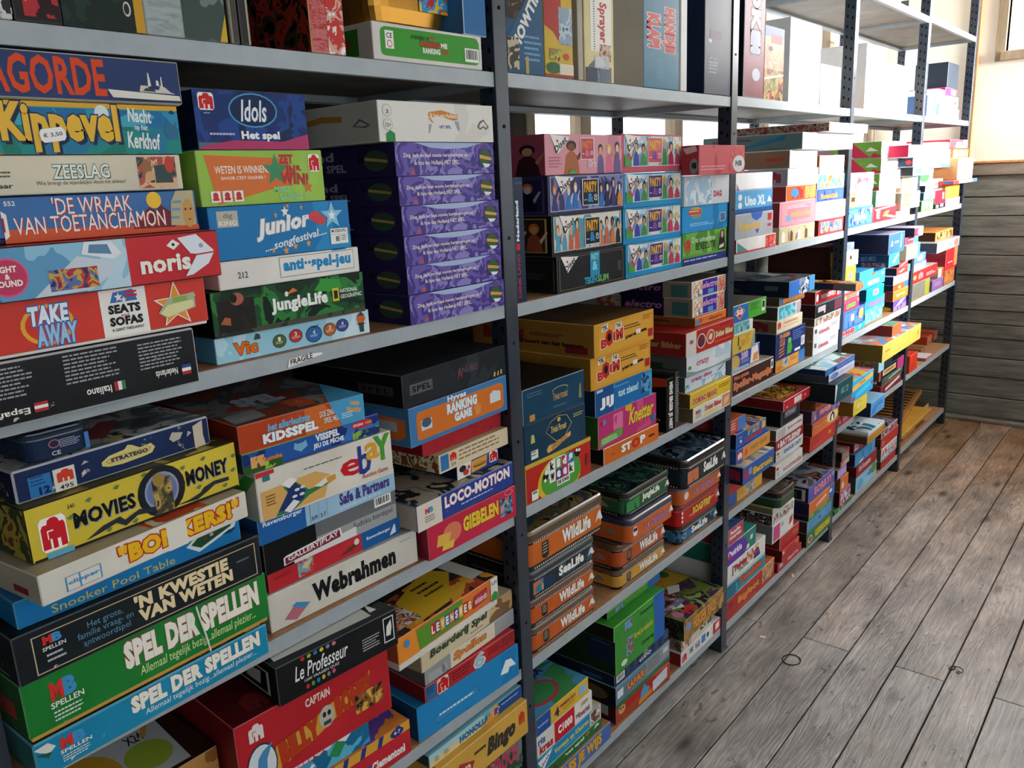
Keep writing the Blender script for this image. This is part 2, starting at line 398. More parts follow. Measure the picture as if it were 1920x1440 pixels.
# ------------------------------------------------------------------ the room
def wood_floor_mat():
    m, n, l, b = princ('worn_floorboards', .42, .5)
    tc = n.new('ShaderNodeTexCoord'); geo = n.new('ShaderNodeNewGeometry')
    sx = n.new('ShaderNodeSeparateXYZ'); l.new(tc.outputs['Object'], sx.inputs[0])
    # each board gets its own stretch of grain
    off = n.new('ShaderNodeVectorMath'); off.operation = 'SCALE'; off.inputs['Scale'].default_value = 23
    cmb = n.new('ShaderNodeCombineXYZ'); l.new(geo.outputs['Random Per Island'], cmb.inputs[0]); l.new(geo.outputs['Random Per Island'], cmb.inputs[2])
    l.new(cmb.outputs[0], off.inputs[0])
    add = n.new('ShaderNodeVectorMath'); add.operation = 'ADD'; l.new(tc.outputs['Object'], add.inputs[0]); l.new(off.outputs[0], add.inputs[1])
    mp = n.new('ShaderNodeMapping'); mp.inputs['Scale'].default_value = (1.6, 13, 1); l.new(add.outputs[0], mp.inputs[0])
    # rings bent around knots
    grain = n.new('ShaderNodeTexNoise'); grain.inputs['Scale'].default_value = 1.1; grain.inputs['Detail'].default_value = 2; grain.inputs['Distortion'].default_value = .4
    l.new(mp.outputs[0], grain.inputs['Vector'])
    mul = n.new('ShaderNodeMath'); mul.operation = 'MULTIPLY'; mul.inputs[1].default_value = 95; l.new(grain.outputs['Fac'], mul.inputs[0])
    sn = n.new('ShaderNodeMath'); sn.operation = 'SINE'; l.new(mul.outputs[0], sn.inputs[0])
    fib = n.new('ShaderNodeTexNoise'); fib.inputs['Scale'].default_value = 6; fib.inputs['Detail'].default_value = 8; fib.inputs['Roughness'].default_value = .65
    mp2 = n.new('ShaderNodeMapping'); mp2.inputs['Scale'].default_value = (1.2, 22, 1); l.new(add.outputs[0], mp2.inputs[0]); l.new(mp2.outputs[0], fib.inputs['Vector'])
    blot = n.new('ShaderNodeTexNoise'); blot.inputs['Scale'].default_value = 4.2; blot.inputs['Detail'].default_value = 7; blot.inputs['Roughness'].default_value = .62
    mpb = n.new('ShaderNodeMapping'); mpb.inputs['Scale'].default_value = (.8, 1.7, 1); l.new(add.outputs[0], mpb.inputs[0]); l.new(mpb.outputs[0], blot.inputs['Vector'])
    # colour: grey, turning brown towards the far wall
    r1 = n.new('ShaderNodeValToRGB'); cr = r1.color_ramp
    cr.elements[0].position = .3; cr.elements[0].color = (*lin('6d6c6d'), 1); cr.elements[1].position = .68; cr.elements[1].color = (*lin('b3b0ad'), 1)
    e = cr.elements.new(.5); e.color = (*lin('969390'), 1)
    l.new(blot.outputs['Fac'], r1.inputs['Fac'])
    r2 = n.new('ShaderNodeValToRGB'); cr = r2.color_ramp
    cr.elements[0].position = .3; cr.elements[0].color = (*lin('5a4230'), 1); cr.elements[1].position = .7; cr.elements[1].color = (*lin('a37d5a'), 1)
    l.new(blot.outputs['Fac'], r2.inputs['Fac'])
    wx = n.new('ShaderNodeMapRange'); wx.inputs['From Min'].default_value = 2.2; wx.inputs['From Max'].default_value = 5.4; wx.inputs['To Min'].default_value = .02; wx.inputs['To Max'].default_value = .95
    l.new(sx.outputs[0], wx.inputs['Value'])
    wn = n.new('ShaderNodeTexNoise'); wn.inputs['Scale'].default_value = 2.2; wn.inputs['Detail'].default_value = 3; l.new(add.outputs[0], wn.inputs['Vector'])
    wa = n.new('ShaderNodeMath'); wa.operation = 'MULTIPLY_ADD'; wa.inputs[1].default_value = .9; wa.inputs[2].default_value = -.45; l.new(wn.outputs['Fac'], wa.inputs[0])
    ws = n.new('ShaderNodeMath'); ws.operation = 'ADD'; ws.use_clamp = True; l.new(wx.outputs[0], ws.inputs[0]); l.new(wa.outputs[0], ws.inputs[1])
    mx = n.new('ShaderNodeMix'); mx.data_type = 'RGBA'; l.new(ws.outputs[0], mx.inputs['Factor']); l.new(r1.outputs[0], mx.inputs['A']); l.new(r2.outputs[0], mx.inputs['B'])
    # board to board tone
    tone = n.new('ShaderNodeMapRange'); tone.inputs['To Min'].default_value = 1.08; tone.inputs['To Max'].default_value = 1.5; l.new(geo.outputs['Random Per Island'], tone.inputs['Value'])
    gm = n.new('ShaderNodeMath'); gm.operation = 'MULTIPLY_ADD'; gm.inputs[1].default_value = .12; gm.inputs[2].default_value = .95; l.new(sn.outputs[0], gm.inputs[0])
    fm = n.new('ShaderNodeMapRange'); fm.inputs['From Min'].default_value = .3; fm.inputs['From Max'].default_value = .7; fm.inputs['To Min'].default_value = .66; fm.inputs['To Max'].default_value = 1.2; l.new(fib.outputs['Fac'], fm.inputs['Value'])
    p1 = n.new('ShaderNodeMath'); p1.operation = 'MULTIPLY'; l.new(gm.outputs[0], p1.inputs[0]); l.new(fm.outputs[0], p1.inputs[1])
    p2 = n.new('ShaderNodeMath'); p2.operation = 'MULTIPLY'; l.new(p1.outputs[0], p2.inputs[0]); l.new(tone.outputs[0], p2.inputs[1])
    # knots
    vo = n.new('ShaderNodeTexVoronoi'); vo.inputs['Scale'].default_value = 1; mpk = n.new('ShaderNodeMapping'); mpk.inputs['Scale'].default_value = (2.6, 7, 1)
    l.new(add.outputs[0], mpk.inputs[0]); l.new(mpk.outputs[0], vo.inputs['Vector'])
    kr = n.new('ShaderNodeMapRange'); kr.inputs['From Min'].default_value = .04; kr.inputs['From Max'].default_value = .17; kr.inputs['To Min'].default_value = .22; kr.inputs['To Max'].default_value = 1; l.new(vo.outputs['Distance'], kr.inputs['Value'])
    p3 = n.new('ShaderNodeMath'); p3.operation = 'MULTIPLY'; l.new(p2.outputs[0], p3.inputs[0]); l.new(kr.outputs[0], p3.inputs[1])
    # dirt spots
    sp = n.new('ShaderNodeTexNoise'); sp.inputs['Scale'].default_value = 30; sp.inputs['Detail'].default_value = 3
    mps = n.new('ShaderNodeMapping'); mps.inputs['Scale'].default_value = (.7, 1.3, 1); l.new(add.outputs[0], mps.inputs[0]); l.new(mps.outputs[0], sp.inputs['Vector'])
    sr = n.new('ShaderNodeMapRange'); sr.inputs['From Min'].default_value = .29; sr.inputs['From Max'].default_value = .35; sr.inputs['To Min'].default_value = .45; sr.inputs['To Max'].default_value = 1; l.new(sp.outputs['Fac'], sr.inputs['Value'])
    p4 = n.new('ShaderNodeMath'); p4.operation = 'MULTIPLY'; l.new(p3.outputs[0], p4.inputs[0]); l.new(sr.outputs[0], p4.inputs[1])
    vm = n.new('ShaderNodeVectorMath'); vm.operation = 'SCALE'; l.new(mx.outputs['Result'], vm.inputs[0]); l.new(p4.outputs[0], vm.inputs['Scale'])
    l.new(vm.outputs[0], b.inputs['Base Color'])
    rr = n.new('ShaderNodeMapRange'); rr.inputs['From Min'].default_value = .3; rr.inputs['From Max'].default_value = .7; rr.inputs['To Min'].default_value = .28; rr.inputs['To Max'].default_value = .5; l.new(blot.outputs['Fac'], rr.inputs['Value']); l.new(rr.outputs[0], b.inputs['Roughness'])
    bp = n.new('ShaderNodeBump'); bp.inputs['Strength'].default_value = .35; bp.inputs['Distance'].default_value = .003; l.new(p4.outputs[0], bp.inputs['Height']); l.new(bp.outputs[0], b.inputs['Normal'])
    return m
def noise_mat(name, c0, c1, scale=(3, 3, 3), ns=4, rough=.6, bump=.2, spec=.4, metal=0):
    m, n, l, b = princ(name, rough, spec)
    b.inputs['Metallic'].default_value = metal
    tc = n.new('ShaderNodeTexCoord'); mp = n.new('ShaderNodeMapping'); mp.inputs['Scale'].default_value = scale; l.new(tc.outputs['Object'], mp.inputs[0])
    no = n.new('ShaderNodeTexNoise'); no.inputs['Scale'].default_value = ns; no.inputs['Detail'].default_value = 7; no.inputs['Roughness'].default_value = .62; l.new(mp.outputs[0], no.inputs['Vector'])
    r = n.new('ShaderNodeValToRGB'); r.color_ramp.elements[0].position = .3; r.color_ramp.elements[1].position = .7
    r.color_ramp.elements[0].color = (*lin(c0), 1); r.color_ramp.elements[1].color = (*lin(c1), 1)
    l.new(no.outputs['Fac'], r.inputs['Fac']); l.new(r.outputs[0], b.inputs['Base Color'])
    bp = n.new('ShaderNodeBump'); bp.inputs['Strength'].default_value = bump; bp.inputs['Distance'].default_value = .004; l.new(no.outputs['Fac'], bp.inputs['Height']); l.new(bp.outputs[0], b.inputs['Normal'])
    return m
M_FLOOR = wood_floor_mat()
M_BOARD = noise_mat('grey_weathered_boards', '5c5c54', '8f8f84', (9, 1.2, 9), 4, .7, .3)
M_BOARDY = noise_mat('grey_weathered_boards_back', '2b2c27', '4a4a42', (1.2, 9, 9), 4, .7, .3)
M_PLASTER = noise_mat('cream_plaster', 'f6eedb', 'faf3e2', (1, 1, 1), 3, .7, .05)
M_LEDGE = noise_mat('weathered_ledge', '6d6456', '8c8272', (2, 2, 8), 5, .6, .15)
M_TRIM = noise_mat('orange_wood_trim', 'a8703c', 'c98f55', (8, 8, 1), 5, .5, .1)
M_CEIL = noise_mat('ceiling_boards', '9c927f', 'b3a893', (1, 6, 1), 4, .7, .1)
M_DARK = noise_mat('dark_timber', '2a241d', '43392d', (6, 6, 1), 5, .7, .2)
M_FRAME = noise_mat('window_timber', '8a7862', 'a89478', (6, 6, 1), 5, .6, .1)
X0, X1, YB, YF, ZC = -2.6, 5.60, .56, -3.2, 3.05
# floor: boards along the shelving, a gap between each
mb = MB()
ys = [-.016+.02]
edges = [.62, .47, .315, .158, -.016, -.189, -.344, -.487, -.634, -.769, -.905]
while edges[-1] > YF: edges.append(edges[-1]-random.choice((.14, .15, .155)))
joints = {(.158, -.016): [2.574], (-.016, -.189): [.7], (-.189, -.344): [2.567], (-.344, -.487): [.9], (-.487, -.634): [2.568], (-.634, -.769): [.6], (-.769, -.905): [2.565]}
for ya, yb in zip(edges, edges[1:]):
    js = joints.get((ya, yb), [random.uniform(-1, 1), random.uniform(1.5, 4.8)])
    xs = [X0]+sorted(js)+[X1]
    for xa, xb in zip(xs, xs[1:]):
        mb.box(xa+.0012, yb+.0022, -.03, xb-.0012, ya-.0022, 0, M_FLOOR, .0015)
mb.box(X0, YF-.1, -.06, X1, .62, -.031, M_DARK, .001)
tag(mb.build('floor'), kind='structure')
# far wall: weathered boards below, ledge, cream plaster with a window above
def wall_boards(name, pts, axis, mat):
    pass
mb = MB()
zz = [0, .03, .155, .28, .40, .52, .605, .69, .79, .90, 1.02, 1.13, 1.25, 1.36, 1.485]
for k, (za, zb) in enumerate(zip(zz, zz[1:])):
    o = .0 if k % 2 else .006
    mb.box(X1-.004+o, YF, za+.003, X1+.03, YB, zb-.002, M_BOARD, .003)
mb.box(X1+.02, YF, 0, X1+.06, YB, 1.5, M_DARK, .001)
wy0, wy1, wz0, wz1 = -1.55, -.12, 2.16, 3.0
for (ya, yb, za, zb) in ((YF, YB, 1.56, wz0), (YF, wy0, wz0, ZC), (wy1, YB, wz0, ZC), (wy0, wy1, wz1, ZC)):
    mb.box(X1, ya, za, X1+.06, yb, zb, M_PLASTER, .001)
tag(mb.build('wall_far'), kind='structure')
mb = MB(); mb.box(X1-.035, YF, 1.485, X1+.03, YB, 1.552, M_LEDGE, .004); mb.box(X1-.045, YF, 1.552, X1+.03, YB, 1.566, M_TRIM, .003)
tag(mb.build('trim_1'), kind='structure')
mb = MB(); mb.box(X1-.02, .012, 1.566, X1, .05, 3.0, M_TRIM, .003)
tag(mb.build('trim_2'), kind='structure')
mb = MB(); mb.box(X1-.05, YF, 0, X1-.004, YB, .022, M_LEDGE, .004)
tag(mb.build('baseboard_far'), kind='structure')
M_GLASS, _n, _l, _b = princ('window_glass', .02); _b.inputs['Transmission Weight'].default_value = 1; _b.inputs['IOR'].default_value = 1.02
def window(name, ax, p, a0, a1, z0, z1, bars, jamb=.045, th=.05, hb=()):
    """timber frame with upright bars in a wall; ax = axis the window runs along"""
    m = MB()
    def bx(a, b, za, zb, t=th):
        if ax == 'x': m.box(a, p-t/2, za, b, p+t/2, zb, M_FRAME, .003)
        else: m.box(p-t/2, a, za, p+t/2, b, zb, M_FRAME, .003)
    bx(a0-jamb, a0, z0-jamb, z1+jamb); bx(a1, a1+jamb, z0-jamb, z1+jamb); bx(a0, a1, z1, z1+jamb); bx(a0-.02, a1+.02, z0-jamb, z0, th*1.5)
    for q in bars: bx(q-.03, q+.03, z0, z1)
    for q in hb: bx(a0, a1, q-.015, q+.015, th*.7)
    o = m.build(name); tag(o, kind='structure')
    g = MB()
    if ax == 'x': g.box(a0, p-.002, z0, a1, p+.002, z1, M_GLASS, .0005)
    else: g.box(p-.002, a0, z0, p+.002, a1, z1, M_GLASS, .0005)
    g.build('pane', o)
    return o
# back wall behind the shelving with a row of windows
bx0, bx1, bz0, bz1 = 2.12, 5.52, 1.46, 2.85
mb = MB()
z = 0; k = 0
while z < bz0-.06:
    zb = min(bz0-.05, z+.118)
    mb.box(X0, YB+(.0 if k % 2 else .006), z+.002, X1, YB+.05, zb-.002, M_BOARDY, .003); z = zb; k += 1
for (xa, xb, za, zb) in ((X0, bx0-.05, bz0-.05, ZC), (bx1+.05, X1, bz0-.05, ZC), (bx0-.05, bx1+.05, bz1+.05, ZC)):
    mb.box(xa, YB, za, xb, YB+.05, zb, M_DARK, .002)
tag(mb.build('wall_back'), kind='structure')
window('window_1', 'x', YB+.02, bx0, bx1, bz0, bz1, (2.40, 3.05, 3.9, 4.75))
window('window_2', 'y', X1+.03, wy0, wy1, wz0, wz1, (), .05, .09)
mb = MB(); mb.box(X0-.06, YF, 0, X0, YB, ZC, M_DARK, .002); tag(mb.build('wall_left'), kind='structure')  # unseen wall, added to keep light off the left faces
mb = MB(); mb.box(X0, YF, ZC, X1+.06, YB+.06, ZC+.05, M_CEIL, .002); tag(mb.build('ceiling'), kind='structure')  # unseen ceiling, added to block daylight from above
# opposite wall: low boarding below a long run of windows
mb = MB(); mb.box(X0, YF-.06, 0, X1+.06, YF, .85, M_BOARDY, .002); mb.box(X0, YF-.06, 2.75, X1+.06, YF, ZC, M_DARK, .002)
tag(mb.build('wall_front'), kind='structure')
window('window_3', 'x', YF-.03, X0+.06, X1-.06, .9, 2.7, (-1.3, 0, 1.3, 2.6, 3.9, 4.9))

# ------------------------------------------------------------------ the shelving
M_POST = noise_mat('dark_blue_steel', '222a35', '323c4a', (4, 4, 4), 3, .3, .05, .6)
M_LIP = noise_mat('grey_painted_steel', '98a0a4', 'a6aeb2', (4, 4, 4), 5, .4, .04, .5)
M_CHIP = noise_mat('chipboard', '9a6f4c', 'b98a63', (1, 1, 1), 60, .6, .08)
M_UNDER = noise_mat('shelf_underside', '77736b', '918c82', (2, 2, 2), 5, .55, .05)
M_HOLE = ink('08090b', .8)
rack = empty('shelving_rack', (.255, 0, 0))
tag(rack, 'long grey steel shelving rack with dark uprights full of games', 'shelving', None)
PX = [.250, 1.294, 2.337, 3.382, 4.423, 5.431]
SD = .40; LIP = .0275; PH = 2.48
def at_rack(o): o.location = (-.255, 0, 0)
for i, px in enumerate(PX):
    for (yf, sgn) in ((-.003, 1), (SD+.003, -1)):
        m = MB(); fx0, fx1 = px-.019, px+.019
        y1 = yf+.0025*sgn; ya, yb = min(yf, y1), max(yf, y1)
        m.box(fx0, ya, 0, fx1, yb, PH, M_POST, .0006)                     # front flange
        wy = yf+.042*sgn; ya, yb = min(yf, wy), max(yf, wy)
        m.box(fx0-.0005, ya, 0, fx0+.002, yb, PH, M_POST, .0006)           # side flange
        m.box(fx0-.004, min(yf-.004*sgn, wy), 0, fx1+.004, max(yf-.004*sgn, wy)+.004, .006, M_POST, .001)
        k = 0
        z = .06
        while z < PH-.03:
            for q in (-1, 1):
                yh = yf+.021*sgn+q*.009
                m.poly([(fx0-.0012, yh-.003, z-.006+q*.004), (fx0-.0012, yh+.003, z-.004+q*.004), (fx0-.0012, yh+.003, z+.006+q*.004), (fx0-.0012, yh-.003, z+.004+q*.004)], M_HOLE)
            if k % 6 == 3: m.poly([(px+.004*math.cos(t*math.pi/4), yf-.0009*sgn, z+.004*math.sin(t*math.pi/4)) for t in range(8)], M_HOLE)
            z += .036; k += 1
        at_rack(m.build('upright', rack))
for bay in range(1, 6):
    xa, xb = PX[bay-1]+.0195, PX[bay]-.0195
    for sh in range(1, 7):
        zt = ZS[sh, bay]
        m = MB()
        m.box(xa, .0005, zt-LIP, xb, .003, zt-.0003, M_LIP, .0008)                 # front lip
        m.box(xa, SD-.003, zt-LIP, xb, SD-.0005, zt-.0003, M_LIP, .0008)           # rear lip
        m.box(xa, .003, zt-LIP, xa+.0025, SD-.003, zt-.006, M_LIP, .0006); m.box(xb-.0025, .003, zt-LIP, xb, SD-.003, zt-.006, M_LIP, .0006)
        m.box(xa+.003, .003, zt-LIP+.001, xb-.003, .02, zt-LIP+.003, M_LIP, .0006); m.box(xa+.003, SD-.02, zt-LIP+.001, xb-.003, SD-.003, zt-LIP+.003, M_LIP, .0006)
        o = m.build('shelf', rack); at_rack(o)
        p = MB(); p.box(xa+.003, .0032, zt-.010, xb-.003, SD-.0032, zt-.0004, (M_CHIP, M_CHIP, M_CHIP, M_CHIP, M_CHIP, M_UNDER), .0006)
        p.build('chipboard_panel', o)
        if sh in (4, 5):
            pass
# torn paper label left on the fourth shelf's edge in the nearest bay
def shelf_label():
    a = on_plane(538, 676, Vector((0, -.0005, 0)), Vector((0, 1, 0))); b = on_plane(604, 656, Vector((0, -.0005, 0)), Vector((0, 1, 0)))
    m = MB(); P0 = Vector((a.x, -.0008, 0))
    W_ = b.x-a.x
    zb = ZS[4, 1]-LIP+.004
    m.poly([(0, 0, 0), (W_*.98, 0, .009), (W_, 0, .012), (W_*.6, 0, .0145), (.004, 0, .0125)], ink('f0ede6', .7))
    g = glyphs('FRAGILE', .02); x0 = min(p[0] for p in g[0]); x1 = max(p[0] for p in g[0]); y1 = max(p[1] for p in g[0])
    vs = []; fs = []
    m.mesh([((x-x0)/(x1-x0)*W_*.62+.006, -.0003, .003+.0085*y/y1+.004*(x-x0)/(x1-x0)) for x, y in g[0]], g[1], ink('K'))
    o = m.build('paper_label', None, (a.x, -.0008, zb))
    tag(o, 'torn white paper label with black capitals stuck on grey shelf edge', 'label')
shelf_label()
# ------------------------------------------------------------------ nearest bay, fourth shelf
def mb_logo(a, b, c, d, col2='3f8fc4'):
    return [T('M', a, b, (a+c)/2, d, 'd2342e', bold=.06, part='logo'), T('B', (a+c)/2, b, c, d, col2, bold=.06, part='logo')]
stack(4, 1, 'left stack', [
 B(None, (362, 613), 'K', 'black box, upside-down white small print and flags', x0=.275, vis=0, bl=718, du=8, d=.30, wear=.32, yaw=2, F=[
   ('sc', .27, .42, .55, .92, 'a4a4a6', 8), ('sc', .66, .40, .92, .88, 'a4a4a6', 8), ('sc', -.1, .40, .12, .9, 'a4a4a6', 8),
   T('Italiano', .36, .18, .49, .31, 'W', rot=180), T('Nederlands', .74, .24, .87, .36, 'W', rot=180), T('Español', -.12, .14, .08, .27, 'W', rot=180),
   ('r', .505, .19, .525, .34, 'b5303a'), ('r', .525, .19, .545, .34, 'W'), ('r', .545, .19, .565, .34, '3f7f5a'),
   ('r', .895, .20, .95, .26, 'b5303a'), ('r', .895, .26, .95, .32, 'W'), ('r', .895, .32, .95, .38, '2c4a90'),
   ('r', .1, .14, .165, .19, 'b5303a'), ('r', .1, .19, .165, .24, 'W'), ('r', .1, .24, .165, .29, 'b5303a')]),
 B(None, (381, 518), 'd33a2c', 'red box, striped hat badge and orange star', x0=.275, vis=0, y=-.055, yaw=1.5, d=.3, tray=(.06, 'e8e2d6'), wear=.2, F=[
   ('e', .18, .5, .12, .38, 'e6a63a'), ('e', .18, .5, .10, .31, 'd33a2c'),
   T('TAKE', .10, .5, .28, .86, 'e9f2f7', out='2b62a8', bold=.05, ow=.06, shear=.1), T('AWAY', .12, .1, .31, .5, '9fc6e6', out='2b62a8', bold=.05, ow=.06, shear=.1),
   ('r', .43, .06, .665, .98, 'efece5'), ('p', [(.48, .72), (.5, .92), (.6, .95), (.62, .72)], '3a72b4'), ('r', .56, .8, .62, .85, 'c23038'), ('r', .56, .88, .62, .92, 'c23038'),
   ('star', .525, .82, .022, .1, 'W'), ('star', .55, .76, .015, .07, 'W'),
   T('SEATS', .465, .5, .63, .68, '1c1c1e', bold=.06), T('and', .525, .44, .565, .49, 'R'), T('SOFAS', .465, .26, .635, .44, '1c1c1e', bold=.06), T('A GIANT TAKE-AWAY', .47, .16, .635, .22, '1c1c1e'),
   ('star', .82, .5, .125, .5, 'f3e9dc'), ('star', .82, .5, .108, .44, 'e8953a'),
   ('p', [(.72, .38), (.78, .66), (.93, .72), (.93, .4), (.76, .26)], 'aeb795'), ('p', [(.73, .37), (.775, .52), (.92, .56), (.92, .42), (.77, .27)], 'dfdca0'), ('p', [(.8, .55), (.81, .66), (.89, .67), (.885, .57)], '8fae4a')]),
 B(None, (406, 430), 'c5252c', 'red and blue box, pinball table picture', x0=.275, vis=0, y=-.075, yaw=1.5, d=.3, edge='3a2a2c', F=[
   ('pic', -.4, .02, .525, .98, ('3f6f96', '5f9ac0', '8fc0d8', 'b9d6e2'), 9), ('e', .01, .45, .082, .36, 'd65a86'), ('e', .01, .45, .075, .32, 'c23a5e'),
   T('LIGHT', -.04, .54, .05, .66, 'W', bold=.04), T('&', .0, .42, .02, .52, 'W', bold=.04), T('SOUND', -.045, .28, .065, .4, 'W', bold=.04),
   ('p', [(.10, .02), (.30, .72), (.40, .62), (.46, .5), (.44, .3), (.34, .05)], 'c9d2dc'), ('pic', .17, .1, .38, .5, ('27305c', '5f6f9f', 'c7a04a', 'b8323a', '303a6a'), 60),
   ('p', [(.32, .75), (.34, .98), (.46, .95), (.5, .7), (.46, .6)], 'e2e6ea'), ('p', [(.35, .76), (.36, .92), (.44, .9), (.455, .7)], '5f86aa'),
   T('noris', .58, .22, .835, .58, 'W', bold=.04), ('p', [(.755, .66), (.79, .78), (.755, .88), (.72, .76)], 'W'), ('e', .755, .77, .008, .03, 'K'),
   ('p', [(.78, .9), (.88, .95), (.965, .58), (.965, .55), (.87, .53), (.84, .55)], 'dfe4ec'), ('p', [(.87, .5), (.965, .52), (.93, .3), (.84, .1), (.8, .08)], 'dfe4ec'), ('e', .9, .7, .012, .05, '9aa3b0')]),
 B(None, (364, 354), '3a6ea8', 'blue and orange box, golden pharaoh mask', x0=.275, vis=0, y=-.03, yaw=1, d=.3, edge='1d2450', tray=(.1, '20285c'), wear=.16, F=[
   ('p', [(0, 0), (1, 0), (1, .12), (.5, .22), (0, .3)], 'cf5a38'), ('e', .755, .78, .042, .2, 'f0c33c'), ('p', [(.62, .12), (.68, .48), (.73, .62), (.76, .52), (.79, .66), (.86, .42), (.86, .1)], '6a2a34'),
   T("'DE WRAAK", .235, .56, .63, .94, 'f2ede4', sh='c4402e', bold=.0), T('VAN TOETANCHAMON', .05, .16, .805, .54, 'f2ede4', sh='c4402e', bold=.0),
   T('552', .02, .8, .07, .9, 'W'), ('p', [(.835, .15), (.85, .72), (.885, .98), (.985, .98), (.985, .12), (.9, .12)], 'b9b08c'), ('e', .945, .42, .035, .36, 'c99a54'), ('p', [(.84, .3), (.89, .3), (.89, .36), (.84, .36)], '6a9ab8'), ('p', [(.85, .5), (.9, .5), (.9, .56), (.85, .56)], '6a9ab8'), ('p', [(.86, .68), (.91, .68), (.91, .74), (.86, .74)], '6a9ab8'),
   ('e', .93, .52, .006, .03, '4a2a1a'), ('e', .96, .52, .006, .03, '4a2a1a'), ('p', [(.935, .28), (.96, .28), (.95, .24)], '6a3020'), ('p', [(0, .08), (.022, .16), (.022, .62), (0, .7)], 'W'), ('r', 0, .25, .008, .55, 'R')]),
 B(None, (336, 289), 'd8cfb6', 'cream box, green capitals, photo of two players', x0=.275, vis=0, y=-.02, d=.3, wear=.16, F=[
   T('ZEESLAG', .26, .38, .565, .76, 'e9efe6', out='2f5a48', bold=.02, ow=.035, sh='2f5a48'), T('Wie brengt de vijandelijke vloot tot zinken?', .17, .2, .65, .34, '3a3a34', bold=0),
   ('pic', .73, .06, .965, .94, ('5f9a8c', '30504c', 'b8544a', 'e0b48a', '2a3a38'), 42), ('p', [(.83, .2), (.83, .7), (.93, .72), (.94, .2)], '37504e'), ('e', .785, .62, .03, .26, '9c6a4a'), ('e', .925, .72, .03, .24, 'c8453c'), ('e', .8, .4, .03, .14, 'd8a878'),
   T('jaar', -.03, .14, .055, .3, '3a3a34'), ('sc', -.08, .4, .06, .6, '55544a', 2)]),
 B(None, (330, 199), '1f8a96', 'teal box, dripping yellow lettering and price sticker', x0=.275, vis=0, y=-.02, d=.3, edge='d9a93a', wear=.16, F=[
   ('pic', 0, .0, 1, .62, ('1f6a52', '1d7a68', '1f8a86', '247a9a'), 10), ('pic', 0, .55, 1, .88, ('1f7aa8', '2a92b8', '1f6fa0', '46a6c0'), 12), ('r', 0, .9, 1, 1, 'd9a93a'), ('e', .54, .8, .04, .17, 'dbe6e4'),
   T('Kippevel', .0, .04, .63, .98, 'e8b83e', sh='1c2a4a', out='2a3352', bold=.05, ow=.03), T('Nacht', .69, .64, .83, .92, 'e6ebe6', rot=-4, bold=.03), T('op het', .72, .46, .8, .6, 'e6ebe6', rot=-4), T('Kerkhof', .67, .1, .865, .44, 'e6ebe6', rot=-4, bold=.03),
   ('p', [(.9, .5), (.93, .72), (.96, .6), (.985, .7), (.985, .3), (.92, .3)], '2f6f94'), ('p', [(.94, .86), (.96, .92), (.985, .86), (.962, .82)], '1d3a66')],
   extra=[sticker(.46, .24, .55, .5, 8, '€ 3,50')]),
 B(None, (332, 116), '1f3566', 'dark blue box, big orange capitals and grey warship', x0=.275, vis=0, y=-.02, d=.3, edge='b9b3a6', tray=(.03, '9b8a70'), wear=.16, F=[
   T('SLAGORDE', -.2, .13, .55, .93, 'd9481f', bold=.03), ('p', [(.555, .30), (.985, .22), (.99, .1), (.58, .13)], 'e3dfd2'), ('r', .62, .085, .99, .11, '14254a'),
   ('p', [(.74, .28), (.75, .42), (.79, .42), (.8, .34), (.86, .34), (.87, .44), (.9, .4), (.93, .3), (.96, .26)], 'cfcabb'), ('p', [(.795, .4), (.8, .72), (.806, .7), (.815, .42)], 'e3dfd2'), ('p', [(.845, .44), (.848, .56), (.862, .54), (.864, .42)], 'e3dfd2'), ('p', [(.875, .42), (.877, .64), (.882, .64), (.886, .4)], 'e3dfd2'), ('p', [(.76, .3), (.78, .37), (.83, .36), (.84, .29)], '3c3c44')]),
])
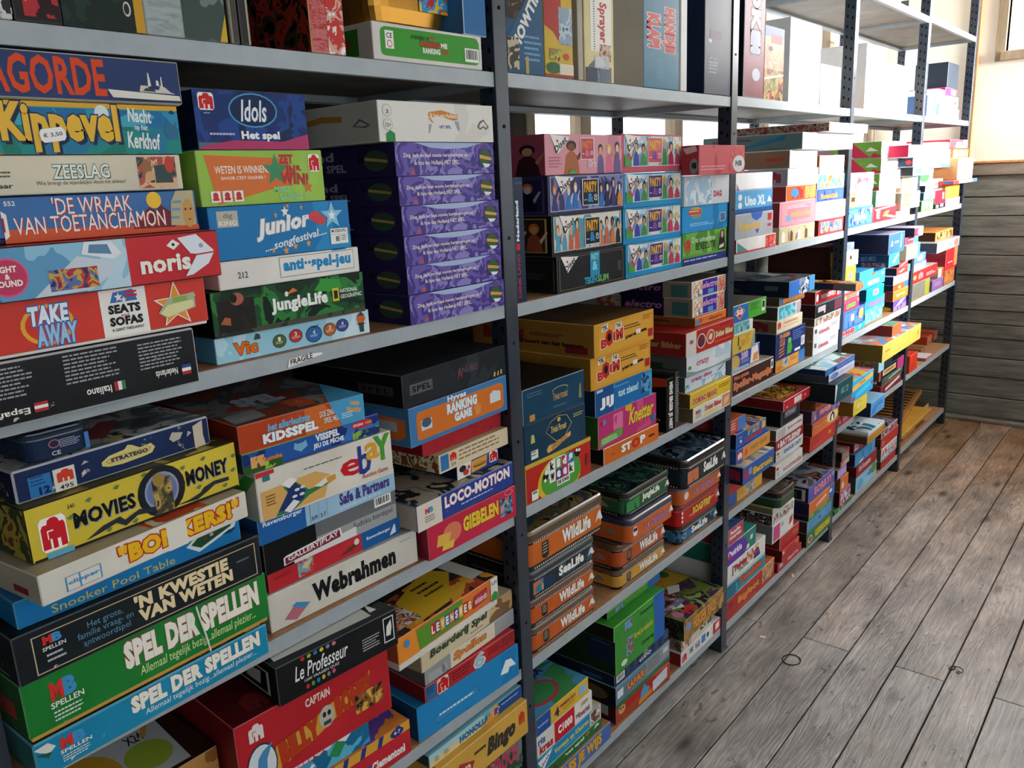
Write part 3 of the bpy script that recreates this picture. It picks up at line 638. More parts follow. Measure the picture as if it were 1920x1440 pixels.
stack(4, 1, 'middle stack', [
 B((401, 634), (690, 584), '8ec4dc', 'pale blue box, row of coloured medals, cartoon child', bl=683, du=19, l='5aa0c4', d=.28, F=[
   ('pic', .0, 0, 1, 1, ('a8d2e4', '9accde', 'b9dce8', 'cfe6ee'), 6), T('Vic', .1, .18, .24, .68, 'e0701f', out='5a2a14', bold=.06, ow=.03), ('p', [(.22, .66), (.235, .9), (.26, .84), (.262, .66)], '4a4648'),
   *[x for i, (s, t, cc, tt) in enumerate(((.375, .42, '4f6a34', '1'), (.48, .5, 'c43a2c', '3'), (.6, .42, '2a6aa8', '4'), (.71, .48, 'c0632a', '3'), (.8, .55, '3a4f94', '4'))) for x in
     (('e', s, t, .044 if i != 2 else .055, .27 if i != 2 else .34, '3a3a3a'), ('e', s, t, .039 if i != 2 else .05, .24 if i != 2 else .3, cc), T(tt, s-.008, t, s+.008, t+.16, 'W'), ('sc', s-.026, t-.12, s+.026, t-.02, 'e4e4e0', 2))],
   ('p', [(.57, .78), (.6, .68), (.64, .82), (.62, .7)], '3a4046'),
   ('p', [(.925, .1), (.92, .5), (.955, .5), (.955, .1)], '2f4a44'), ('p', [(.9, .46), (.93, .52), (.975, .44), (.94, .42)], '1f2a2a'), ('e', .938, .68, .03, .2, 'd0622e'), ('p', [(.91, .8), (.94, .98), (.965, .8)], '4a4a4c')],
   L=[('e', .7, .45, .12, .25, 'b8502e'), ('p', [(.6, .1), (.62, .4), (.78, .4), (.8, .1)], '1d2a2e')]),
 B((392, 550), (679, 512), '16251c', 'dark jungle box, white lettering, ape on left', y=0, d=.28, edge='2a3a2e', F=[
   ('pic', 0, .1, 1, 1, ('101a14', '14301e', '1d4a28', '2f7a38', '12201a'), 17), ('pic', 0, 0, 1, .12, ('2a2e26', '4a4a3c'), 20), ('pic', .03, .1, .25, .8, ('171411', '211d18', '2a251d'), 30), ('e', .15, .8, .04, .14, 'a8604a'), ('e', .13, .82, .02, .1, '1a1614'), ('p', [(.04, .3), (.1, .24), (.1, .4), (.07, .44)], 'a8603a'),
   T('JungleLife', .35, .3, .73, .68, 'eef0ea', bold=.05), ('p', [(.45, .72), (.5, .86), (.53, .78), (.48, .74)], 'd8783a'), ('e', .455, .74, .012, .06, 'eee8dc'), ('p', [(.64, .72), (.7, .98), (.82, .9), (.84, .7), (.74, .64)], '3a9a3c'),
   ('r', .765, .38, .812, .7, 'd8bc3a'), ('r', .775, .44, .802, .64, '1a2a20'), T('NATIONAL', .82, .56, .95, .66, 'e4e6e0', part='logo'), T('GEOGRAPHIC', .82, .42, .98, .52, 'e4e6e0', part='logo')],
   L=[('pic', 0, 0, 1, 1, ('0c120e', '10241a', '18381f'), 17)]),
 B((406, 492), (671, 462), 'e4e0d8', 'white box, blue lower-case lettering in thin frame', y=.0, d=.26, l='d8d0c6', F=[
   ('r', .40, .18, .955, .93, '55585c'), ('r', .403, .2, .952, .91, 'e6e3dc'), T('anti··spel-jeu', .425, .26, .93, .84, '2088c0', bold=.06), T('212', .12, .35, .185, .58, '5a5a5a'), ('r', .79, .955, .9, 1, '2088c0')],
   T=[('r', .62, .0, .9, .3, '2088c0')]),
 B((388, 389), (651, 376), '1c78b4', 'bright blue box, slanted white logo, orange stars', y=0, d=.27, l='1a6fa6', F=[
   ('pic', 0, 0, 1, 1, ('1a6fa8', '1c78b4', '2a8cc4'), 8), ('r', .05, .62, .185, .92, 'b9b6a8'), T('KING', .06, .65, .175, .74, 'efece2', part='logo'), T('dig', .09, .76, .15, .88, '7a786c', part='logo'),
   T('Junior', .29, .36, .70, .78, 'eef0f0', bold=.05, shear=.25, rot=6, out='8a8c92', ow=.03), T('....songfestival....', .34, .16, .81, .36, 'e8ecec', rot=9, bold=.02, shear=.2), ('star', .51, .84, .03, .12, 'W'), ('e', .73, .70, .05, .11, 'd04a52'), ('e', .77, .62, .04, .1, 'd04a52'),
   ('star', .56, .14, .022, .08, 'e0a25a'), ('star', .49, .07, .025, .1, 'd89a52'), ('star', .66, .17, .02, .08, 'e0a25a'), ('star', .44, .78, .016, .07, 'c89a62'), ('star', .53, .95, .016, .06, 'c89a62'), ('star', .63, .9, .014, .06, 'c89a62'), ('star', .40, .1, .015, .06, 'e0a25a'),
   ('star', .86, .7, .09, .3, '8fc4de'), ('star', .86, .7, .035, .12, 'eaf4f8'), ('r', .835, .1, .975, .42, 'ecebe6'), T('MUZIEKSPEL', .845, .34, .965, .40, '2a2a30'), ('r', .84, .3, .97, .305, '55585c'), T('8', .875, .15, .9, .26, '2a2a30'), ('sc', .92, .15, .965, .27, '55585c', 3), ('r', .905, .12, .908, .3, '55585c')]),
 B((365, 281), (602, 279), '9ac24a', 'lime green box, orange panel, green star', y=0, d=.26, l='86b03e', F=[
   ('p', [(.055, .92), (.7, .84), (.72, .32), (.6, .3), (.12, .02)], 'd9743a'), T('WETEN IS WINNEN!', .12, .58, .53, .72, 'f2ede0', bold=.01), T('SAVOIR C\'EST GAGNER !', .16, .47, .5, .53, 'f2e6d6'),
   ('star', .59, .62, .11, .32, '3f8f62'), T('ZET', .62, .74, .74, .92, 'b83a3c', bold=.06), T('IN&', .68, .52, .81, .72, 'b83a3c', bold=.06), T('WIN!', .62, .34, .86, .58, 'b83a3c', bold=.06, rot=-4), T('MISEZ &', .56, .2, .74, .32, '8fcf8c', bold=.06), T('GAGNEZ !', .6, .05, .82, .18, '8fcf8c', bold=.06), ('star', .85, .28, .045, .13, 'd9743a'),
   ('j', .87, .58, .97, .92), *[x for s in (.07, .155, .24) for x in (('r', s, .07, s+.07, .27, 'f0ede6'), ('e', s+.035, .19, .02, .06, 'c23a3a'), ('r', s+.012, .1, s+.058, .15, 'c23a3a'))]],
   L=[('j', .35, .62, .75, .92, '86b03e', '9a2a2a')]),
 B((359, 165), (569, 172), '14224a', 'glossy dark blue box, glowing oval logo', y=.0, d=.25, l='0e1632', rough=.12, bump=.25, edge='5a78b0', F=[
   ('pic', 0, .12, 1, 1, ('10204a', '16306a', '1d4488', '14284f'), 22), ('p', [(0, 0), (1, 0), (1, .28), (.75, .14), (.3, .16), (.05, .06)], 'b43a68'), ('j', .035, .66, .165, .95), ('sc', .07, .58, .13, .62, 'a8b8c8', 1),
   ('e', .5, .68, .22, .3, '4f9fd0'), ('e', .5, .68, .207, .275, '12264f'), T('Idols', .38, .48, .62, .86, 'e4ecf2', shear=.25, bold=.02), T('Het spel', .37, .14, .72, .32, 'f2f2f2', bold=.05), ('sc', .1, .2, .34, .28, 'c8c8dc', 1)],
   L=[('j', .05, .62, .75, .94, '0e1632', '9a2226')]),
])
purp = dict(l='241a40', d=.33, rough=.2, bump=.16, y=0.0)  # left face: shade painted in as a darker purple
def purple(tl, tr, look, **k):
    return B(tl, tr, '5a4a96', look, F=[('pic', 0, 0, 1, 1, ('54458e', '6a5aa8', '4a3a84', '8a80c0', '5c4c9a'), 24), ('p', [(.18, 1), (.88, 1), (.7, .84), (.5, .8), (.34, .84)], 'a9b8d8'),
        T('Zing, lach en haal mooie herinneringen op !', .07, .52, .73, .68, 'f0e6d0', bold=.01), T('Ik hou van Holland, HET SPEL.', .17, .3, .62, .46, 'f0e6d0', bold=.01), ('p', [(.13, .06), (.14, .18), (.17, .16), (.165, .05)], 'c4583a'),
        ('p', [(.82, .2), (.83, .8), (.97, .78), (.98, .2)], '40306e'), ('e', .9, .5, .06, .3, '3f5a3a'), ('p', [(.84, .62), (.97, .52), (.97, .42), (.84, .5)], 'd2a24a'), ('p', [(.87, .34), (.96, .3), (.93, .2), (.89, .2)], 'e2e6ea')],
        L=[('pic', 0, 0, 1, 1, ('1d1634', '2a2048', '171228'), 20), T('Holland', .0, .55, .5, .85, '8c8ca0', bold=.03), T('HET SPEL', .25, .2, .6, .45, '8c8ca0', bold=.03), ('e', .85, .5, .1, .32, '34483a'), ('p', [(.76, .62), (.94, .5), (.94, .42), (.76, .52)], 'a88a4a')], **{**purp, **k})
stack(4, 1, 'right stack', [
 purple((767, 555), (944, 526), 'purple box with blue sky arch'), purple((762, 500), (939, 475.5), 'purple box with blue sky arch'), purple((757, 444), (937, 425), 'purple box with blue sky arch'),
 purple((752, 387), (934, 372), 'shiny purple box with blue arch'), purple((746, 331), (926, 322), 'shiny purple box with blue arch'), purple((739, 266), (924, 266), 'shiny purple box with blue arch'),
 B((706, 186), (922, 197), 'd8d4cc', 'white box, orange ribbon banner, green tab', d=.34, y=0, yaw=-1, l='b4b0a8', F=[
   ('pic', 0, 0, 1, 1, ('dcd8d0', 'e0dcd4', 'd6d2ca'), 8), ('p', [(.4, .66), (.41, .76), (.52, .82), (.64, .72), (.665, .74), (.66, .58), (.62, .56), (.5, .66), (.43, .62)], 'd0842e'), T('Ik hou van Holland', .42, .62, .655, .74, 'f2e8d8'), ('p', [(.4, .62), (.43, .5), (.45, .48), (.42, .62)], 'd0842e'), ('p', [(.63, .54), (.67, .54), (.68, .3), (.66, .3)], '9aa0a8'), ('p', [(.405, .45), (.43, .45), (.41, .22), (.4, .22)], '9aa0a8'),
   T('HET SPEL', .495, .35, .6, .43, '2f4a94'), ('e', .07, .76, .037, .15, '9a9a98'), ('e', .07, .76, .034, .138, 'dcd8d0'), T('3', .06, .68, .08, .78, '3a3a3a'), ('e', .07, .42, .037, .15, '9a9a98'), ('e', .07, .42, .034, .138, 'dcd8d0'), T('12+', .05, .36, .092, .46, '3a3a3a'), ('p', [(.05, 0), (.05, .2), (.085, .28), (.12, .2), (.12, 0)], '2f8a4a'),
   ('p', [(.845, .42), (.87, .56), (.905, .62), (.955, .42), (.93, .34), (.9, .4), (.87, .33)], '6a6a6a'), ('p', [(.86, .43), (.88, .52), (.905, .57), (.94, .43), (.925, .39), (.9, .45), (.87, .38)], 'd8d4cc')],
   L=[('r', .1, .14, .38, .75, 'b88434'), ('p', [(.42, .68), (.55, .76), (.72, .7), (.72, .56), (.55, .6), (.43, .54)], 'b07a34'), ('p', [(.8, .42), (.86, .6), (.94, .42), (.9, .36)], '5a5a5a'), ('p', [(.82, .43), (.86, .54), (.92, .43), (.89, .4)], 'b4b0a8')]),
])
# ------------------------------------------------------------------ nearest bay, fifth shelf (only the feet of things show)
def single(shelf, bay, look, u0, u1, vt, c, y=0.0, **k):
    k.setdefault('d', .25)
    return stack(shelf, bay, None, [B((u0, vt), (u1, vt), c, look, y=y, **k)])[0]
def tall(shelf, bay, u0, u1, vb, h, c, label, y=0.0, F=(), **k):
    """something standing upright on a shelf, measured along its foot"""
    zb = k.pop('z', ZS[shelf, bay])
    a = on_plane(u0, vb, Vector((0, y, 0)), Vector((0, 1, 0))); b = on_plane(u1, vb, Vector((0, y, 0)), Vector((0, 1, 0)))
    yaw = k.pop('yaw', 0)
    it = dict(c=c, F=list(F), **k)
    xa, xb = a.x+.0008, b.x-.0008; d = k.get('d', .25)
    if shelf < 6: h = min(h, ZS[shelf+1, bay]-LIP-.003-zb)
    if y < .046: xa, xb = max(xa, PX[bay-1]+.0245), min(xb, PX[bay]-.0245)
    for q in PLACED.get((shelf, bay), []):
        if q[4] < zb+h and q[5] > zb+.001 and q[2] < y+d and q[3] > y:
            if q[0] > xa: xb = min(xb, q[0]-.001)
            elif q[1] > xa: xa = q[1]+.001
    PLACED.setdefault((shelf, bay), []).append((xa, xb, y, y+d, zb, zb+h))
    o = make_box(it, Vector((xa, y, zb+.0005)), R(yaw), xb-xa, d, h, bay if not k.get('kids') else 1)
    tag(o, label, k.get('cat', 'board game'), k.get('group', 'boxes standing upright on the fifth shelf'))
    return o
tall(5, 1, 0, 26, 35, .30, 'd2d0ca', 'white box with black scribbles, far left on the fifth shelf', F=[('pic', .1, .02, 1, .3, ('e4e2dc', '2a2a2c', 'd8d6d0', '1a1a1c'), 60)])
tall(5, 1, 28, 119, 40, .30, '1c1416', 'black box with red and white swirl, second from left on fifth shelf', F=[('pic', .2, .02, .95, .3, ('1a1214', '2a1416', 'b03034', 'e0d8cc', '241a1c'), 16)])
tall(5, 1, 121, 274, 55, .32, '17241f', 'dark green box with yellow right edge standing on fifth shelf', F=[('pic', .0, .0, .86, 1, ('10180f', '17261f', '20352c', '141a17'), 12), ('r', .88, 0, 1, 1, 'c9982a'), ('e', .79, .085, .05, .028, 'c8c4b8'), ('e', .785, .085, .035, .02, '2a2a26')])
tall(5, 1, 276, 428, 75, .31, '8f9a98', 'silver foil box with yellow corner standing on fifth shelf', rough=.16, bump=.3, F=[('pic', .45, 0, 1, 1, ('5a6a62', '3f4f48', '6f7f78', '2f3a36'), 9), ('p', [(.9, 0), (1, 0), (1, .12)], 'c9a82e')])
tall(5, 1, 433, 452, 82, .30, '46423a', 'thin dark grey box on fifth shelf beside silver foil box', F=[('r', .1, 0, .3, 1, '8d8470')])
tall(5, 1, 454, 474, 86, .29, '2a2825', 'thin black box with pale edge, fifth shelf of nearest bay', F=[('r', .7, 0, .86, 1, 'b5ad98')])
tall(5, 1, 585, 649, 100, .28, 'b83430', 'red and blue foil box standing on fifth shelf', y=.0, d=.16, rough=.14, bump=.2, l=('1a1712', '2a2218', '8a2a22', '3a3022', '120f0c'), edge='d8b070', F=[('p', [(.12, 1), (.2, .5), (.55, .3), (.75, .35), (1, .2), (1, 1)], '3f74b8'), ('p', [(.35, .42), (.5, .62), (.56, .6), (.45, .4)], 'd8d4c8'), ('pic', .5, .0, 1, .3, ('e6dcd4', 'c43a34', 'd8a89a', 'f0ece6'), 50), T('Pictionary', .66, .5, .8, .95, 'W', rot=-80)])
o5 = stack(5, 1, 'right stack', [
 B((696, 37), (902, 68), 'd6d2ca', 'white box, rounded green panel, barcode', y=0, d=.2, yaw=0, l='b8b4ac', F=[
   ('p', [(.06, .25), (.07, .15), (.1, .12), (.93, .12), (.965, .2), (.97, .3), (.97, .78), (.95, .9), (.92, .93), (.1, .9), (.07, .84), (.06, .74)], '3c962e'),
   ('r', .1, .32, .17, .8, 'efede6'), T('CE', .11, .6, .16, .74, '2a2a2a'), ('e', .135, .45, .022, .1, 'c23a3a'), ('e', .135, .45, .017, .075, 'efede6'),
   T('vrienden in', .32, .66, .48, .8, '1a2a16', shear=.3), T('my', .49, .68, .54, .8, 'c23a2a'), T('RANKING', .4, .48, .58, .64, 'c8402c', out='1f3a1a', bold=.05), T('ME', .59, .5, .65, .64, 'W', bold=.05), T('RANKING', .42, .3, .58, .46, 'W', bold=.05), T('YOU', .59, .32, .66, .46, 'c8402c', bold=.05),
   ('bar', .82, .2, .96, .6)],
   L=[('r', .05, .14, .82, .86, '2a6a24'), ('e', .6, .48, .12, .16, 'a03030')])])
def foil_pack():
    o = o5[0]
    zt = 0
    me = o.data; zt = max(v.co.z for v in me.vertices)
    a = on_plane(690, 20, Vector((0, .05, 0)), Vector((0, 1, 0))).x; b = on_plane(836, 20, Vector((0, .05, 0)), Vector((0, 1, 0))).x
    m = MB(); w = b-a; n = 20
    mat = princ('gold_foil', .22)[0]; mat.node_tree.nodes['Principled BSDF'].inputs['Base Color'].default_value = (*lin('b98638'), 1); mat.node_tree.nodes['Principled BSDF'].inputs['Metallic'].default_value = .8
    rings = []
    for (z, k) in ((0, .78), (.012, .93), (.035, 1), (.08, 1), (.1, .95)):
        pts = []
        for i in range(24):
            t = i/24*2*math.pi; cx = math.copysign(abs(math.cos(t))**.4, math.cos(t)); cy = math.copysign(abs(math.sin(t))**.4, math.sin(t))
            pts.append((w/2+cx*w/2*k, .07+cy*.06*k, z))
        rings.append(pts)
    m.rings(rings, mat, mat, mat)
    e = .0015
    m.poly([(w*.58, .01-e, .036), (w*.97, .01-e, .036), (w*.97, .01-e, .08), (w*.58, .01-e, .08)], picture(('2a8cc8', 'd8a82e', 'c23a34', '3a9ad8', 'e6c24a'), 30))
    o2 = m.build('toy_pack', None, (a, .03, o.location.z+zt+.001))
    tag(o2, 'gold foil pack with blue picture lying on the white and green box', 'toy')
foil_pack()
tall(5, 1, 870, 913, 62, .26, '2a6aa0', 'plain blue box standing on the white and green box', y=.0, d=.12, z=o5[0].location.z+max(v.co.z for v in o5[0].data.vertices), edge='d0d8e0')
tall(5, 1, 652, 694, 45, .30, '14233c', 'dark blue box at the back of the fifth shelf, nearest bay', y=.24, d=.1)
# ------------------------------------------------------------------ nearest bay, third shelf
def string_round(o, w, d, h):
    m = MB(); mt = ink('e6e4de', .6); r = .0014
    path = [(w*.665, -r*1.6, h-.002), (w*.675, -r*1.6, h*.7), (w*.69, -r*1.6, h*.35), (w*.70, -r*1.6, .002)]
    rings = []
    for i, p in enumerate(path):
        a = Vector(path[max(i-1, 0)]); b2 = Vector(path[min(i+1, len(path)-1)]); dd = (b2-a).normalized(); s_ = dd.cross(Vector((.3, .2, .9))).normalized(); u_ = s_.cross(dd)
        rings.append([Vector(p)+r*(math.cos(q*math.pi/3)*s_+math.sin(q*math.pi/3)*u_) for q in range(6)])
    m.rings(rings, mt, mt, mt)
    k = m.build('string', o); k['label'] = 'white string tied round the box'
sds = lambda cc, c2: [T('SPEL DER SPELLEN', .36, .42, .955, .92, 'eee8da', out='8a4a3a' if cc else '4a6a80', bold=.07, ow=.03), T('Allemaal tegelijk bezig...allemaal plezier...', .41, .16, .93, .38, c2, bold=.0, shear=.1),
       *mb_logo(.09, .52, .18, .84), T('SPELLEN', .085, .4, .2, .5, 'e6e6e0'), ('sc', .09, .14, .2, .34, 'd8dcd8', 3)]
stack(3, 1, 'left stack', [
 B((60, 1400), (501, 1180), '1a86ac', 'turquoise box, fat white capitals, torn corner', bl=None, y=-.04, yaw=2, d=.27, wear=.3, l='2a6a70', t='2a2b26', F=sds(0, 'e6ecea')+[('p', [(.0, .86), (.05, .9), (.075, .72), (.05, .6), (.02, .74)], 'd8d8d0'), ('p', [(.005, .7), (.06, .62), (.045, .5)], '2a5a44')],
   T=[('pic', .42, .02, .95, .16, ('6a4a34', '8a6248', '3a2a22', 'a87a58'), 14), ('r', .9, .02, .98, .1, 'e0d6c4')]),
 B((34, 1289), (498, 1089), '1d7a30', 'green box, fat capitals, white string', y=-.06, yaw=2, d=.27, wear=.26, tray=(.08, 'c99a44', .003), l='1a5a2a', t=('4a2a1c', '7a4a34', '96644a', '3a2418'), tsc=12, F=sds(1, 'd8e4a0'), L=[('r', .7, .3, .9, .6, 'a83a34')], extra=[string_round]),
 B((18, 1200), (485.5, 1018), '1b2126', 'black box, cream pinstripe, sunset-coloured capitals', y=-.065, yaw=2, d=.27, wear=.28, F=[
   ('r', .06, .08, .975, .1, 'c8b48a'), ('r', .06, .84, .975, .86, 'c8b48a'), ('r', .06, .08, .064, .86, 'c8b48a'), ('r', .971, .08, .975, .86, 'c8b48a'),
   T("'N KWESTIE", .43, .5, .84, .8, 'e8d2a4', bold=.06), T('VAN WETEN', .44, .2, .855, .48, 'e8d2a4', bold=.06), *[('r', 0, 0, 0, 0, 'K')],
   *mb_logo(.095, .62, .16, .8), T('SPELLEN', .09, .5, .17, .58, 'e0e0dc'), ('sc', .1, .2, .165, .42, 'b8bcc0', 2), T('Het grote,\nfamilie vraag- en\nantwoordspel', .21, .2, .42, .72, '5f92b0', bold=0), ('sc', .88, .5, .955, .6, '6a6e72', 1)],
   L=[('r', .2, .1, .9, .13, '9a8a6a')]),
 B((23, 1131), (448, 974), '1a74ae', 'blue box, gold lettering, green billiard table', y=-.03, yaw=1, d=.26, F=[
   T('Snooker Pool Table', .13, .12, .66, .42, 'c6b24e', bold=.0), T('miniature', .12, .52, .32, .74, 'b8323a', shear=.3), ('p', [(.72, .55), (.78, .18), (.97, .66), (.99, .98), (.8, .98)], 'd4d8d4'), ('p', [(.745, .56), (.79, .32), (.95, .74), (.965, .98), (.82, .98)], '1d4a30'), ('e', .82, .62, .01, .07, '7a2a2a'), ('e', .85, .7, .01, .07, 'b8a0a0'), ('p', [(.9, .5), (.94, .62), (.98, .6), (.95, .46)], '123a6a')]),
 B((69, 1081), (460, 920), 'd9d4c6', 'white box, bubbly yellow and red lettering', y=-.075, auto=1, d=.28, l='b8b09a', wear=.18, t='b0a68c', F=[
   T('"BONKERS!"', .33, .22, .95, .86, 'e6b41e', out='b8341e', bold=.06, ow=.06, rot=0), ('r', .56, .0, .66, 1, 'ddd8ca'), ('r', .1, .14, .25, .62, '3f8ac0'), ('r', .106, .16, .244, .6, 'd9d4c6'), T('clipper', .11, .3, .24, .48, '3f8ac0', bold=.04), ('r', .155, .16, .162, .6, '3f8ac0'), ('r', .1, .38, .25, .392, '3f8ac0')],
   L=[('sc', .2, .5, .7, .8, '6a665a', 5), ('r', .78, .2, .9, .42, '8a2a3a')], T=[('pic', .5, .02, .8, .25, ('d8a83a', 'c24a2a', 'e0d6c0'), 20)]),
 B((41, 957), (439, 826), 'd3bc3c', 'yellow box, black serif capitals, film reel', y=-.04, auto=1, d=.27, l=('6a4a2a', '3a4a2e', 'b0a040', '8a3a2a'), wear=.17, edge='2a2620', t=('8a7a2c', '4a4520', 'c0ac44'), F=[
   ('r', .01, .02, .99, .05, '2a2418'), ('j', .045, .12, .155, .74), T('540', .17, .76, .2, .84, '4a4430'), T('MOVIES', .185, .36, .46, .66, '171512', sh='8a9aa8', bold=.04), T('MONEY', .715, .4, .945, .72, '171512', sh='8a9aa8', bold=.04),
   ('e', .59, .5, .118, .5, '23242a'), ('e', .59, .5, .085, .38, '8f98b4'), ('e', .59, .5, .075, .32, '6a76a0'), ('pic', .545, .05, .64, .75, ('2a2a36', '4a4636', '8a7440', 'b89a58', '20242e'), 40), ('e', .58, .74, .03, .14, '9a8040'),
   ('p', [(.22, .08), (.3, .24), (.38, .3), (.4, .2), (.47, .3), (.55, .24), (.55, .14), (.46, .2), (.4, .08), (.36, .2), (.28, .12)], '2a323c'), ('p', [(.64, .1), (.72, .12), (.78, .18), (.8, .26), (.86, .32), (.94, .3), (.94, .22), (.86, .24), (.82, .16), (.76, .06)], '2a323c'),
   ('r', .06, -0.0, .17, .1, '5aa6c4'), *[('p', [(s, t), (s+.016, t+.05), (s+.03, t+.03), (s+.016, t-.04)], '5f7a52') for s, t in ((.16, .6), (.245, .8), (.31, .12), (.37, .86), (.5, .92), (.69, .8), (.8, .85), (.76, .3), (.9, .14), (.965, .7), (.955, .4), (.43, .0+.1))]]),
 B((20, 886), (389, 779), '1b2b52', 'worn dark blue box, yellow crest, peeled corner', y=-.02, auto=1, d=.27, l='161f3a', t=('3a444c', '5a666c', '9aa09c', 'b4b6ae', '2a343c'), tsc=22, wear=.42, F=[
   ('p', [(.4, .5), (.4, .38), (.43, .3), (.5, .26), (.62, .3), (.66, .34), (.68, .5), (.66, .66), (.6, .62), (.56, .78), (.54, .82), (.52, .7), (.44, .64)], 'd8c878'), ('p', [(.42, .48), (.44, .38), (.64, .4), (.66, .52), (.64, .58), (.44, .54)], '5a4a30'), ('p', [(.424, .48), (.443, .39), (.638, .41), (.655, .52), (.638, .57), (.443, .53)], 'd8c878'), T('STRATEGO', .445, .41, .64, .54, '3a3a52', bold=.06, out='7a6a3a', ow=.02),
   ('r', .06, .06, .16, .7, '2f74b0'), ('sc', .07, .36, .145, .68, '1c3a6a', 3), T('12', .1, .1, .15, .34, '14285a', bold=.06), ('r', .17, .02, .27, .72, 'dcd6c8'), T('495', .19, .06, .255, .2, '2a2a2a'), ('p', [(.18+.085*x, .26+.42*y) for x, y in ELE], 'd0402a'),
   ('p', [(.90, .0), (.90, .8), (.96, .92), (.955, .4), (.965, .05)], 'c8bca4'), ('p', [(.76, .6), (.78, .8), (.84, .7), (.82, .5), (.78, .46)], 'b9b2a4'), ('p', [(.86, .5), (.87, .7), (.89, .6)], 'b9b2a4'), ('p', [(.3, .62), (.32, .74), (.34, .66)], 'b0aa9c')],
   T=[('p', [(.42, .2), (.64, .45), (.72, .4), (.5, .12)], '8a3a3c'), ('p', [(.45, .05), (.55, .12), (.6, .1), (.5, .03)], 'a89a4a')]),
])
def rrect(w, d, r, z, inset=0.0, n=6):
    pts = []
    for cx, cy, a0 in ((w-r, r, -90), (w-r, d-r, 0), (r, d-r, 90), (r, r, 180)):
        for i in range(n+1):
            a = R(a0+90*i/n); pts.append((cx+(r-inset)*math.cos(a), cy+(r-inset)*math.sin(a), z))
    return pts
def make_tin(it, org, a, w, d, h, bay):
    """hinged-lid metal game tin with rounded corners: body, lid, print"""
    c = it['c']; r = min(.022, d*.12); lc = it.get('lid', 'K'); join = bay >= 4
    mb_, ml = card(it.get('body', 'K'), .22, .05), card(lc, .2, .05); rim = M_RIM
    b = MB(); hb = h*.72
    b.rings([rrect(w, d, r, 0, .002), rrect(w, d, r, .003), rrect(w, d, r, hb), rrect(w, d, r, hb+.001, .003), rrect(w, d, r, h*.9, .003)], [mb_, mb_, rim, mb_], mb_, mb_)
    f0, f1 = it.get('pan', (.14, .74))
    k = r/w
    # wrap-round coloured band with film perforations above and below
    z0, z1 = h*f0, h*f1*.92
    ring = rrect(w, d, r, 0, -.0004); n = len(ring)
    for i in range(n):
        p, q = ring[i], ring[(i+1) % n]
        b.poly([(p[0], p[1], z0), (q[0], q[1], z0), (q[0], q[1], z1), (p[0], p[1], z1)], card(c, .25, .05) if not isinstance(c, tuple) else picture(c, 12, .25))
    if it.get('perf', 1):
        for zz_ in (h*.065, h*.70):
            m_ = 34; 
            for q in range(m_):
                s = k+(1-2*k)*(q+.25)/m_; s2 = k+(1-2*k)*(q+.7)/m_
                b.poly([(s*w, -.0008, zz_-h*.022), (s2*w, -.0008, zz_-h*.022), (s2*w, -.0008, zz_+h*.022), (s*w, -.0008, zz_+h*.022)], ink('d8d4c8'))
            for q in range(24):
                s = r+(d-2*r)*(q+.25)/24; s2 = r+(d-2*r)*(q+.7)/24
                b.poly([(-.0008, s, zz_-h*.022), (-.0008, s2, zz_-h*.022), (-.0008, s2, zz_+h*.022), (-.0008, s, zz_+h*.022)], ink('b8b4a8'))  # left row tinted darker to paint in side shade
    kids = {}
    decorate(it['F'], 'F', w, d, h, b, kids, join, .0008)
    if it.get('L'): decorate(it['L'], 'L', w, d, h, b, kids, join, .0008)
    o = b.build('game_tin', None, org, a)
    l = MB()
    l.rings([rrect(w, d, r, hb+.0015, -.0016), rrect(w, d, r, hb+.0035, -.0022), rrect(w, d, r, h*.92, -.0022), rrect(w, d, r, h*.97, .0), rrect(w, d, r, h, .004)], [rim, ml, ml, rim], None, ml)
    tp = it.get('t')
    if tp: l.poly([(x, y, h+.0004) for x, y, z in rrect(w, d, r, 0, .008)], picture(tp, 16, .16))
    kd = {}
    if it.get('T'): decorate(it['T'], 'T', w, d, h, l, kd, True)
    lo = l.build('lid', o); 
    for nme, mb2 in kids.items(): mb2.build(nme[0], o)
    return o
M_RIM = princ('bright_tin', .22)[0]; _b = M_RIM.node_tree.nodes['Principled BSDF']; _b.inputs['Metallic'].default_value = 1; _b.inputs['Base Color'].default_value = (.55, .55, .56, 1)
o_str = [o for o in bpy.data.objects if o.get('label', '').startswith('worn dark blue box, yellow crest')][0]
zt_str = o_str.location.z+max(v.co.z for v in o_str.data.vertices)
stack(3, 1, None, [B((42, 812), (164, 790), '20304c', 'tin', make=make_tin, y=-.01, yaw=3, d=.15, bl=None, label='small dark blue tin lying on the worn dark blue box', cat='game tin', group='metal game tins', perf=0, body='1c2a42', lid='26344c', pan=(.05, .9),
   F=[('sc', .5, .3, .86, .62, 'aab4c4', 5), ('e', .42, .52, .09, .16, 'b06a70'), ('e', .42, .52, .07, .125, '20304c'), T('CE', .36, .1, .5, .26, 'c8ccd4'), ('r', .9, .06, .97, .66, '4a78b8')], t=('1f2a3c', '3a4a58', '5a3a44', '2a3848'))], z=zt_str)
